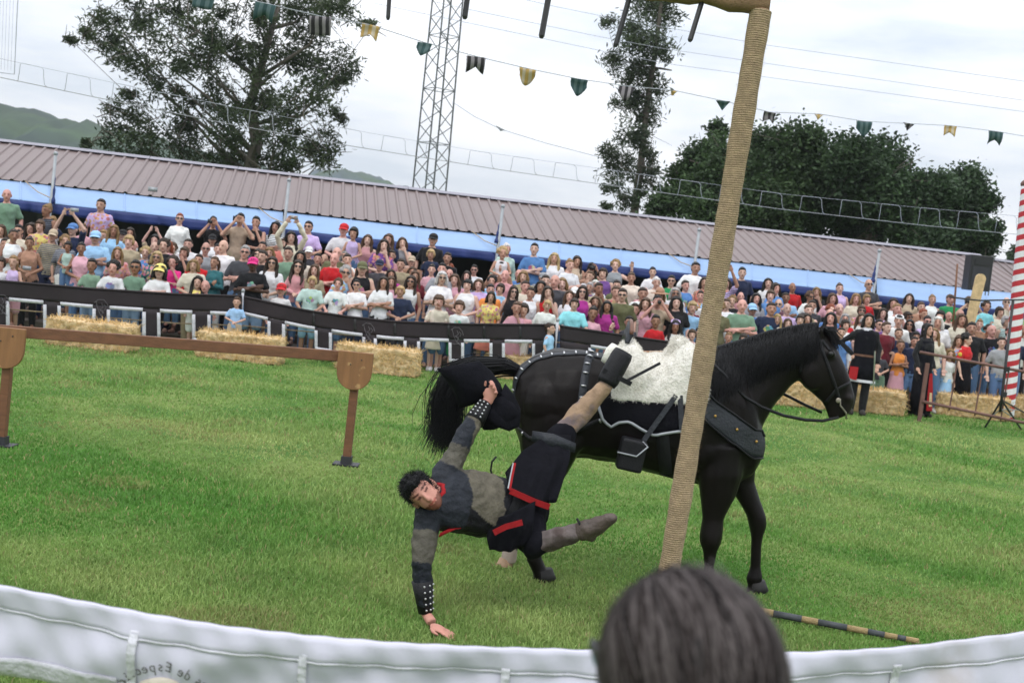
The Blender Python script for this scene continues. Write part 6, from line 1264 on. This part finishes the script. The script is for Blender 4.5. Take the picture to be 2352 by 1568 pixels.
sd = (SHU-SHD).normalized(); ax = (PEL-(SHU+SHD)/2).normalized(); fw = ax.cross(sd).normalized()
if fw.y > 0: fw = -fw
CH = (SHU+SHD)/2-sd*.022; NECK = CH-ax*.05
def torso_r(mb, g_, e0=0.0):
    cs = [(CH-ax*.045, .09, .07), (CH, .175, .10), (CH.lerp(WA, .35), .205, .125), (CH.lerp(WA, .7), .200, .125), (WA, .188, .12), (WA.lerp(PEL, .6), .185, .125), (PEL, .165, .125)]
    mb.loft([tsec(c, sd, fw, r1+g_, r2+g_) for c, r1, r2 in cs])
def fingers(mb, base, d, spread, nrm, curl, s=1.0):
    d, spread, nrm = Vector(d).normalized(), Vector(spread).normalized(), Vector(nrm).normalized()
    mb.ell(base+d*.045*s, (.046*s, .019*s, .056*s), 12, 8, Matrix((spread, nrm, d)).transposed())
    for i, (o, ln) in enumerate(((-.033, .070), (-.011, .082), (.012, .077), (.034, .060))):
        a = base+d*.085*s+spread*o*s; dd = d+spread*o*5*(1-curl); dd.normalize(); b = a+(dd-nrm*curl*.55)*ln*.5*s; c_ = b+(dd*(1-curl)-nrm*curl)*ln*.36*s; e = c_+(dd*(1-1.9*curl)-nrm*curl*.6)*ln*.28*s
        mb.tube([a, b, c_, e], [.0105*s, .0098*s, .009*s, .007*s], 8)
        for q, r_ in ((a, .0108), (b, .0102), (c_, .0093), (e, .007)): mb.ell(q, (r_*s,)*3, 8, 6)
    a = base+d*.02*s-spread*.038*s; b = a+(d*.6-spread*.7)*.042*s; e = b+(d*.9-spread*.15-nrm*curl*.4)*.036*s; mb.tube([a, b, e], [.014*s, .012*s, .009*s], 8); mb.ell(e, (.009*s,)*3)
rb = MB()
torso_r(rb, -.006); limb(rb, [SHU, SHU.lerp(ELU, .5), ELU, ELU.lerp(WRU, .4), WRU], [.056, .05, .043, .042, .029]); limb(rb, [SHD, SHD.lerp(ELD, .5), ELD, ELD.lerp(WRD, .4), WRD], [.056, .05, .043, .042, .029])
HU = PEL+Vector((.02, .04, .07)); HD = PEL+Vector((-.01, -.05, -.06))
limb(rb, [HU, HU.lerp(KNU, .5), KNU, KNU.lerp(ANU, .35), ANU], [.095, .080, .060, .058, .040]); limb(rb, [HD, HD.lerp(KND, .5), KND, KND.lerp(AND, .35), AND], [.095, .080, .060, .056, .040])
FU = rp(1428, 822, 7.72); limb(rb, [ANU, FU], [.045, .03]); limb(rb, [AND, TOED], [.045, .025])
du = (rp(1140, 885, 7.2)-WRU).normalized(); fingers(rb, WRU, du, Vector((.5, -.2, -.8)), Vector((.5, .75, .1)), .75)
dd_ = (HANDD-WRD); dh = Vector((dd_.x, -.015, -.02)).normalized(); rb.tube([WRD, WRD.lerp(HANDD, .45)+Vector((0, 0, -.01))], [.028, .030], 10); fingers(rb, HANDD-dh*.055+Vector((0, 0, .012)), dh+Vector((.25, -.5, -.05)), Vector((.3, .8, 0)), Vector((0, 0, 1)), .18)
# head: face turned down and to the right
hz_ = (HC-NECK).normalized()                                     # crown direction
HM = Matrix(((0.42, -.62, -.66), (-.55, -.74, .37), (-.72, .22, -.65)))
crown = Vector((-.78, -.12, .50)).normalized(); face_d = Vector((.80, -.30, -.45)); face_d = (face_d-crown*face_d.dot(crown)).normalized(); side = crown.cross(face_d).normalized()
HR = Matrix((side, -face_d, crown)).transposed()                 # local x side, -y face, z crown
hd = MB(); head_shape(hd, (0, 0, 0), 1.03, False); hd.ell((0, -.062, -.075), (.046, .03, .035)); hv = [np.array([tuple(HC+HR @ Vector(p)) for p in arr]) for arr in hd.v]
k0 = rb.n
for arr in hv: rb.v.append(arr)
rb.f += [tuple(i+k0 for i in f) for f in hd.f]; rb.n += sum(len(a) for a in hv)
rb.tube([CH-ax*.01, NECK, HC-crown*.05], [.075, .062, .058], 10)
rme = remesh(rb, .0085, 3, .5, 'body')
V = verts_np(rme); q = (V-np.array(HC)) @ np.array(HR)/1.03; Cc = np.ones((len(V), 3), np.float32); hd_m = np.linalg.norm(q, axis=1) < .17; fr_ = (q[:, 1] < -.045) & hd_m
for sx in (-1, 1):
    Cc[fr_ & (abs(q[:, 0]-sx*.032) < .021) & (abs(q[:, 2]-.036) < .006)] = (.15, .1, .09); Cc[fr_ & (abs(q[:, 0]-sx*.031) < .013) & (abs(q[:, 2]-.014) < .006)] = (.2, .15, .14)
Cc[fr_ & (abs(q[:, 0]) < .024) & (abs(q[:, 2]+.056) < .006)] = (.7, .4, .38)
brd = hd_m & (q[:, 2] < -.050) & (q[:, 1] < .02) & (q[:, 2] > -.14) & ~((abs(q[:, 0]) < .024) & (abs(q[:, 2]+.056) < .008)); Cc[brd] = (.32, .24, .2)
vcol(rme, 'face', Cc); rme.materials.append(MAT['skin']); o = link('body', rme, rider, (.50, .235, .18))
hr = MB(); H_ = lambda p: HC+HR @ Vector(p)
hair_m = MB(); hair_m.ell((0, .030, .038), (.090, .100, .098), 14, 10); hair_m.ell((0, -.04, .088), (.062, .044, .034)); hair_m.ell((0, .075, -.03), (.074, .05, .07)); hair_m.ell((0, .085, .04), (.05, .05, .05))
hme = remesh(hair_m, .010, 1, .4, 'hair'); displace(hme, .016, 40, 40, 14); hme.transform(Matrix.Translation(HC) @ HR.to_4x4()); hme.materials.append(MAT['mane']); hh = link('hair', hme, rider); wool(hme, 3500, .03, 9, 'loose_hair', hh, MAT['mane'], .2, .0012)
# jacket
jk = MB(); torso_r(jk, .012)
limb(jk, [CH.lerp(SHU, .5), SHU, SHU.lerp(ELU, .5), ELU, ELU.lerp(WRU, .8)], [.075, .078, .068, .058, .048]); limb(jk, [CH.lerp(SHD, .5), SHD, SHD.lerp(ELD, .5), ELD, ELD.lerp(WRD, .75)], [.075, .080, .072, .062, .052])
jm = remesh(jk, .011, 3, .5, 'jacket'); displace(jm, .012, 8, 8, 8); displace(jm, .007, 20, 20, 34)
V = verts_np(jm); C = np.zeros((len(V), 3), np.float32); C[:] = (.017, .020, .027)
nr = np.array([mnoise.noise((x*14, y*14, z*14)) for x, y, z in V.tolist()])*.02
dA = np.array([(Vector(v)-CH.lerp(WA, .62)).dot(ax) for v in V.tolist()]); dW = np.array([(Vector(v)-CH.lerp(WA, .55)).dot(fw) for v in V.tolist()])
ch = (np.abs(dA+nr) < .125) & (dW > .02); C[ch] = (.115, .102, .076)
dS = np.array([(Vector(v)-CH.lerp(WA, .5)).dot(sd) for v in V.tolist()]); C[(dS+nr < -.085) & (dA > -.14)] = (.008, .008, .010); C[(dA+nr > .125)] = (.012, .012, .015)
def along(a, b, v): ab = Vector(b)-Vector(a); return (Vector(v)-Vector(a)).dot(ab)/ab.length_squared
for a, b, lo, hi in ((SHU, ELU, .15, .62), (SHD, ELD, .38, 1.02)):
    t_ = np.array([along(a, b, v) for v in V.tolist()]); dist = np.array([(Vector(v)-(Vector(a).lerp(Vector(b), float(np.clip(tt, 0, 1))))).length for v, tt in zip(V.tolist(), t_)]); C[(t_+nr*2 > lo) & (t_+nr*2 < hi) & (dist < .115)] = (.085, .078, .062)
vcol(jm, 'tint', C); MAT['jacket'] = mat('jacket_leather', (1, 1, 1), .6, .35, 16, .45, 50, attr='tint', spec=.2); jm.materials.append(MAT['jacket']); jo = link('jacket', jm, rider)
jbvh = BVHTree.FromPolygons([v.co.copy() for v in jm.vertices], [tuple(p.vertices) for p in jm.polygons])
# studded bracers
for (E, Wr, nm) in ((ELU, WRU, 0), (ELD, WRD, 1)):
    mb = MB(); a = E.lerp(Wr, .35); b = Wr.lerp(E, .02); mb.loft([ring(c_, (b-a).orthogonal().normalized()*r_, (b-a).normalized().cross((b-a).orthogonal().normalized())*r_, 16) for c_, r_ in ((a, .062), (a.lerp(b, .5), .052), (b, .042))]); bo = mb.build('bracer', MAT['black_leather'], rider, True)
    axb = (b-a).normalized(); o1 = Vector((1, -1, 0)) if nm else Vector((-.2, -1, .2)); o1 = (o1-axb*o1.dot(axb)).normalized(); o2 = axb.cross(o1)
    for i in range(5):
        for j in range(3):
            an = (j-1)*.55; c_ = a.lerp(b, .12+.19*i); r_ = .062-.02*(.12+.19*i)+.002; d_ = o1*math.cos(an)+o2*math.sin(an); mb = MB(); mb.ell(c_+d_*r_, (.0065, .0065, .0065), 8, 6); mb.build('stud', MAT['steel'], bo, True)
# collar, red lining
mb = MB(); mb.tube([NECK+sd*.075-ax*.0, NECK+sd*.05+fw*.07+ax*.02, NECK+fw*.09+ax*.03, NECK-sd*.05+fw*.07+ax*.02, NECK-sd*.085, NECK-sd*.04-fw*.06, NECK+sd*.04-fw*.06, NECK+sd*.075], .016, 8); mb.build('red_collar', MAT['red_cloth'], rider, True)
P_ = [jbvh.find_nearest(rp(u_, v_, 6.80)) for u_, v_ in ((1012, 1228), (1030, 1236), (1050, 1238), (1072, 1238))]; mb = MB(); mb.sheet([[p_[0]+p_[1]*.004-sd*.004 for p_ in P_], [p_[0]+p_[1]*.004+sd*.028 for p_ in P_]], (0, .006, 0)); mb.build('red_lining', MAT['red_cloth'], rider, True)
# dark belly and belt, tunic skirt and breeches
bl = MB(); limb(bl, [HU, HU.lerp(KNU, .5), KNU.lerp(HU, .06)], [.130, .118, .082]); limb(bl, [HD, HD.lerp(KND, .5), KND, KND.lerp(AND, .12)], [.125, .112, .086, .075]); bl.ell(PEL, (.16, .16, .17)); 
bm_ = remesh(bl, .012, 3, .5, 'breeches'); displace(bm_, .022, 12, 12, 6); bm_.materials.append(MAT['black_cloth']); link('breeches', bm_, rider)
mb = MB(); mb.loft([tsec(WA.lerp(PEL, t), sd, fw, .188, .142) for t in (-.05, .1, .25)], False); mb.build('belt', MAT['black_leather'], rider, True)
def cloth(poly_rows, name, m_, amp=.02, off=(0, .006, 0), seed=0):
    A = np.array([[tuple(rp(*p)) for p in r_] for r_ in poly_rows]); r0, c0 = A.shape[:2]; nr_, nc_ = 16, 20; B = np.zeros((nr_, nc_, 3))
    for i in range(nr_):
        fi = i/(nr_-1)*(r0-1); a = min(int(fi), r0-2); t = fi-a
        for j in range(nc_):
            fj = j/(nc_-1)*(c0-1); b = min(int(fj), c0-2); s = fj-b
            B[i, j] = (A[a, b]*(1-t)+A[a+1, b]*t)*(1-s)+(A[a, b+1]*(1-t)+A[a+1, b+1]*t)*s; B[i, j, 1] += amp*math.sin(j*1.1+seed+.25*i)*(.3+i/nr_)
    mb = MB(); mb.sheet(B, off); return mb.build(name, m_, rider, True), B
o, B = cloth([[(1160, 1085, 7.22), (1200, 1035, 7.32), (1262, 995, 7.42), (1312, 1000, 7.48)], [(1165, 1105, 7.16), (1212, 1085, 7.22), (1270, 1060, 7.28), (1308, 1058, 7.34)], [(1172, 1126, 7.10), (1208, 1142, 7.12), (1243, 1158, 7.14), (1278, 1152, 7.2)]], 'tunic_skirt', MAT['black_cloth'], .016)
def ribbon(pts, w, name, m_, dy=-.012):
    P = [rp(*p)+Vector((0, dy, 0)) for p in pts]; mb = MB(); n = len(P); A = []
    for i in range(n): t = (P[min(i+1, n-1)]-P[max(i-1, 0)]).normalized(); s = t.cross(Vector((0, -1, 0))).normalized(); A.append([P[i]-s*w/2, P[i]+s*w/2])
    mb.sheet(A, (0, .005, 0)); return mb.build(name, m_, rider)
ribbon([(1172, 1126, 7.075), (1190, 1134, 7.08), (1208, 1142, 7.085), (1228, 1151, 7.095), (1262, 1163, 7.12)], .036, 'red_hem', MAT['red_cloth']); ribbon([(1183, 1062, 7.14), (1176, 1095, 7.10), (1171, 1124, 7.07)], .013, 'red_hem', MAT['red_cloth']); ribbon([(1179, 1062, 7.142), (1172, 1095, 7.102), (1167, 1120, 7.072)], .008, 'pale_piping', MAT['galv'])
o, B = cloth([[(1120, 1195, 7.0), (1170, 1180, 7.02), (1230, 1150, 7.08)], [(1118, 1235, 6.98), (1172, 1225, 7.0), (1226, 1200, 7.04)], [(1124, 1262, 7.0), (1170, 1268, 7.02), (1218, 1240, 7.06)]], 'tunic_skirt', MAT['black_cloth'], .012, seed=2)
ribbon([(1134, 1222, 6.965), (1162, 1208, 6.965), (1200, 1198, 6.985)], .034, 'red_hem', MAT['red_cloth'])
mb = MB(); mb.tube([rp(1133, 1100, 7.2), rp(1127, 1080, 7.2), rp(1130, 1060, 7.2), rp(1140, 1048, 7.2)], .006, 6); mb.build('loose_strap', MAT['black_leather'], rider, True)
# stockings, knee garter, boots
st = MB(); limb(st, [KNU.lerp(ANU, -.02), KNU.lerp(ANU, .35), ANU], [.070, .072, .050]); sm_ = remesh(st, .012, 2, .5, 'stocking'); displace(sm_, .010, 20, 20, 20); sm_.materials.append(mat('tan_hose', (.30, .20, .125), .85, .35, 9, .4, 40, dirt=((.16, .12, .12), 7, .5, .62))); link('stocking', sm_, rider)
st = MB(); limb(st, [KND.lerp(AND, .1), KND.lerp(AND, .4), AND], [.066, .066, .048]); sm_ = remesh(st, .012, 2, .5, 'stocking'); displace(sm_, .010, 20, 20, 20); sm_.materials.append(mat('grey_hose', (.13, .105, .10), .85, .35, 9, .4, 40, dirt=((.07, .05, .045), 7, .5, .6))); link('stocking', sm_, rider)
k1, k2 = rp(1222, 1000, 7.42), rp(1322, 1028, 7.42); mb = MB(); mb.sheet([[k1+Vector((0, -.02, .03)), rp(1270, 1008, 7.36)+Vector((0, 0, .03)), k2+Vector((0, 0, .025))], [k1-Vector((0, .02, .03)), rp(1270, 1018, 7.36)-Vector((0, 0, .03)), k2-Vector((0, 0, .03))]], (0, .02, 0)); mb.build('knee_band', MAT['grey_leather'], rider, True)
mb = MB(); g0, g1 = rp(1392, 882, 7.66), rp(1433, 808, 7.70); axg = (g1-g0).normalized(); gs = axg.cross(Vector((0, -1, 0))).normalized(); mb.loft([tsec(g0.lerp(g1, t), gs, axg.cross(gs), r1, r2, 18) for t, r1, r2 in ((0, .060, .058), (.12, .068, .062), (.5, .070, .064), (.88, .068, .062), (1, .060, .056))]); mb.build('gaiter', MAT['black_leather'], rider, True)
mb = MB(); mb.loft([tsec(rp(u_, v_, 7.74), gs, axg.cross(gs), r_, r_, 14) for u_, v_, r_ in ((1396, 836, .05), (1408, 808, .05), (1416, 794, .035))]); mb.build('fleece_lining', MAT['sheepskin'], rider, True)
lstrap(rp(1385, 850, 7.62), rp(1450, 882, 7.62), .03, 'gaiter_strap', MAT['black_leather'], rider); lstrap(rp(1440, 874, 7.64), rp(1516, 834, 7.80), .018, 'foot_strap', MAT['black_leather'], rider)
bt2 = MB(); limb(bt2, [AND.lerp(KND, .12), AND, AND.lerp(TOED, .5), TOED.lerp(AND, -.25)], [.060, .062, .052, .040]); bt2.ell(AND+Vector((0.02, 0, -.045)), (.035, .035, .03)); b2 = remesh(bt2, .011, 2, .5, 'boot'); displace(b2, .008, 20, 20, 20); b2.materials.append(mat('worn_boot', (.075, .055, .045), .6, .35, 14, .3, 60)); link('boot', b2, rider)
mb = MB(); mb.tube([rp(1325, 1190, 7.0), rp(1333, 1205, 7.0), rp(1340, 1226, 7.0)], .007, 6); mb.build('garter', MAT['black_leather'], rider, True)
# big black hat in the raised hand
hat = empty('hat', label='large black felt hat with folded brim held in the raised hand of the rider', cat='hat')
mb = MB(); HYh = 7.26
up_ = [(1003, 846, 7.26), (1050, 838, 7.22), (1100, 829, 7.24), (1128, 852, 7.28), (1150, 882, 7.30), (1156, 902, 7.3)]; lo_ = [(1030, 880, 7.34), (1045, 905, 7.30), (1055, 938, 7.28), (1085, 930, 7.26), (1110, 915, 7.26), (1140, 905, 7.27)]
A = [[rp(a[0]*(1-t)+b[0]*t, a[1]*(1-t)+b[1]*t, a[2]*(1-t)+b[2]*t-.06*math.sin(math.pi*t)) for a, b in zip(up_, lo_)] for t in np.linspace(0, 1, 8)]
mb.sheet(A, (0, .014, 0)); mb.build('brim_flap', MAT['black_cloth'], hat, True)
mb = MB(); c0, c1 = rp(1118, 905, 7.3), rp(1152, 968, 7.3); rings = []
for t, r1, r2 in ((0, .085, .05), (.3, .11, .075), (.7, .125, .085), (1.0, .12, .08), (1.12, .07, .05)): rings.append(tsec(c0.lerp(c1, t), Vector((.85, 0, .5)), Vector((0, -1, 0)), r1, r2, 18))
mb.loft(rings); mb.build('crown', MAT['black_cloth'], hat, True)
mb = MB(); lo2 = [(1090, 935, 7.24), (1110, 962, 7.22), (1140, 980, 7.22), (1170, 990, 7.24), (1194, 978, 7.28), (1196, 940, 7.3), (1180, 905, 7.3), (1160, 880, 7.3)]; c_ = rp(1140, 925, 7.26)
A = [[c_.lerp(rp(*p), t)+Vector((0, -.03*math.sin(t*3.1), 0)) for p in lo2] for t in np.linspace(.25, 1, 7)]; mb.sheet(A, (0, .012, 0)); mb.build('brim', MAT['black_cloth'], hat, True)

# ================================================================== the grey-haired onlooker in front of the camera
def onlooker():
    Y = 1.22; c = W(1590, 1580, Y); t = empty('person', (c.x, c.y, 0), label='person wearing glasses seen from behind at the bottom edge, closest to the camera', cat='person', group='near onlookers')
    hz = c.z; mb = MB(); e = lambda o, r: mb.ell(Vector(o), r, 20, 14)
    e((0, 0, hz+.0), (.078, .098, .105)); e((0, .05, hz-.05), (.06, .06, .09)); mb.tube([(0, -.01, hz-.08), (0, -.02, hz-.2)], [.055, .062], 12); [e((s*.082, .015, hz-.035), (.012, .022, .034)) for s in (-1, 1)]
    mb.loft([ring((0, 0, z), (rx, 0, 0), (0, ry, 0), 18, 2.3) for z, rx, ry in ((0.9, .17, .13), (1.1, .16, .12), (hz-.38, .19, .125), (hz-.27, .18, .1), (hz-.22, .09, .07))])
    for s in (-1, 1): limb(mb, [(s*.18, 0, hz-.29), (s*.23, .02, hz-.55), (s*.2, .1, hz-.72)], [.052, .045, .032]); limb(mb, [(s*.09, 0, .9), (s*.1, 0, .48), (s*.1, -.02, .06)], [.09, .06, .042]); mb.tube([(s*.1, -.03, .04), (s*.1, .16, .03)], [.045, .03], 8)
    me = remesh(mb, .014, 2, .5, 'body'); vcol(me, 'face', np.ones((len(me.vertices), 3))); me.materials.append(MAT['skin']); link('body', me, t, SKIN[0])
    mb = MB(); mb.loft([ring((0, 0, z), (rx, 0, 0), (0, ry, 0), 18, 2.3) for z, rx, ry in ((0.85, .19, .15), (1.1, .178, .136), (hz-.38, .205, .14), (hz-.27, .195, .115), (hz-.215, .10, .085))]); [limb(mb, [(s*.18, 0, hz-.29), (s*.225, .015, hz-.48)], [.066, .066]) for s in (-1, 1)]
    me = remesh(mb, .016, 2, .5, 'top'); link('shirt', me, t, COLS['navy'], MAT['cloth'])
    mb = MB(); [limb(mb, [(s*.09, 0, .9), (s*.1, 0, .48), (s*.1, -.02, .1)], [.11, .078, .06]) for s in (-1, 1)]; mb.ell((0, 0, .92), (.185, .145, .1)); me = remesh(mb, .018, 2, .5, 'trousers'); link('trousers', me, t, COLS['charcoal'], MAT['cloth'])
    # hair mass and combed locks
    mb = MB(); mb.ell((0, -.012, hz+.006), (.0895, .108, .1135), 22, 16); mb.ell((0, -.02, hz-.07), (.0865, .098, .1), 20, 12); hm_ = remesh(mb, .009, 2, .5, 'hair'); displace(hm_, .006, 30, 30, 9); link('hair', hm_, t, (.010, .008, .008), MAT['hair'])
    rg = np.random.default_rng(2); S = MB(); cols = []
    n = 5200; V = []; F = []; CC = []
    HF = Matrix.Rotation(R(-38), 3, 'X') @ Matrix.Rotation(R(-16), 3, 'Y')
    for i in range(n):
        az = rg.uniform(-math.pi, math.pi); k = 9; pts = []; j0 = rg.uniform(0, .25); ln = rg.uniform(.8, 1.7); w = rg.uniform(.0009, .0021)
        lift = (rg.uniform(.004, .02) if rg.random() < .03 else rg.uniform(0, .004))+.005*math.sin(az*17+1)+.004*math.sin(az*43); wav = rg.normal(0, .05)
        for j in range(k):
            th = j0+ln*j/(k-1)*1.15; a2 = az+wav*j+.22*math.sin(th*1.5)
            r1 = Vector((.0915*math.sin(th)*math.sin(a2), -.012-.110*math.sin(th)*math.cos(a2), .006+.1155*math.cos(th)))
            if th > 2.3: th = 2.3
            rr = 1+lift*6*math.sin(math.pi*j/(k-1)); pts.append(Vector((0, -.012, hz+.004))+HF @ (Vector((r1.x, r1.y+.012, r1.z-.004))*rr*Vector((1, 1, 1)).x))
        base = len(V); g_ = .5+.34*math.sin(az*17+1)+.26*math.sin(az*43)+rg.normal(0, .16); cl = (.007, .0055, .0055) if g_ < .5 else ((.026, .020, .019) if g_ < .9 else (.085, .072, .07))
        for j in range(k):
            tn = (pts[min(j+1, k-1)]-pts[max(j-1, 0)]).normalized(); nn = (pts[j]-Vector((0, -.01, hz))).normalized(); s_ = tn.cross(nn)
            if s_.length < 1e-4: s_ = tn.orthogonal()
            s_.normalize(); ww = w*(1-.7*(j/(k-1))**2); V += [tuple(pts[j]-s_*ww), tuple(pts[j]+s_*ww)]; CC += [cl, cl]
            if j: F.append((base+2*j-2, base+2*j-1, base+2*j+1, base+2*j))
    me = mesh_np(np.array(V), np.array(F), 'hair_strands'); vcol(me, 'leaf', np.array(CC)); MAT['strand'] = mat('grey_strands', (1, 1, 1), .6, .2, 6, attr='leaf', spec=.08); me.materials.append(MAT['strand']); o = link('hair_strands', me, t); o['kind'] = 'stuff'
    # glasses: temple arms along the head and lenses before the eyes
    mb = MB()
    for s in (-1, 1): mb.bar((s*.092, .005, hz+.012), (s*.084, .125, hz), .005, .010)
    mb.bar((-.084, .125, hz), (.084, .125, hz), .006, .006); mb.build('glasses', MAT['plastic'], t)
    lm_ = mat('pale_lens', (.4, .5, .6), .15, .05)
    for s in (-1, 1): mb = MB(); mb.ell((s*.048, .127, hz-.015), (.034, .005, .022)); mb.build('lens', lm_, t, True)
    t.rotation_euler = (0, 0, R(6)); return t
onlooker()
bpy.data.scenes.remove(TMP)
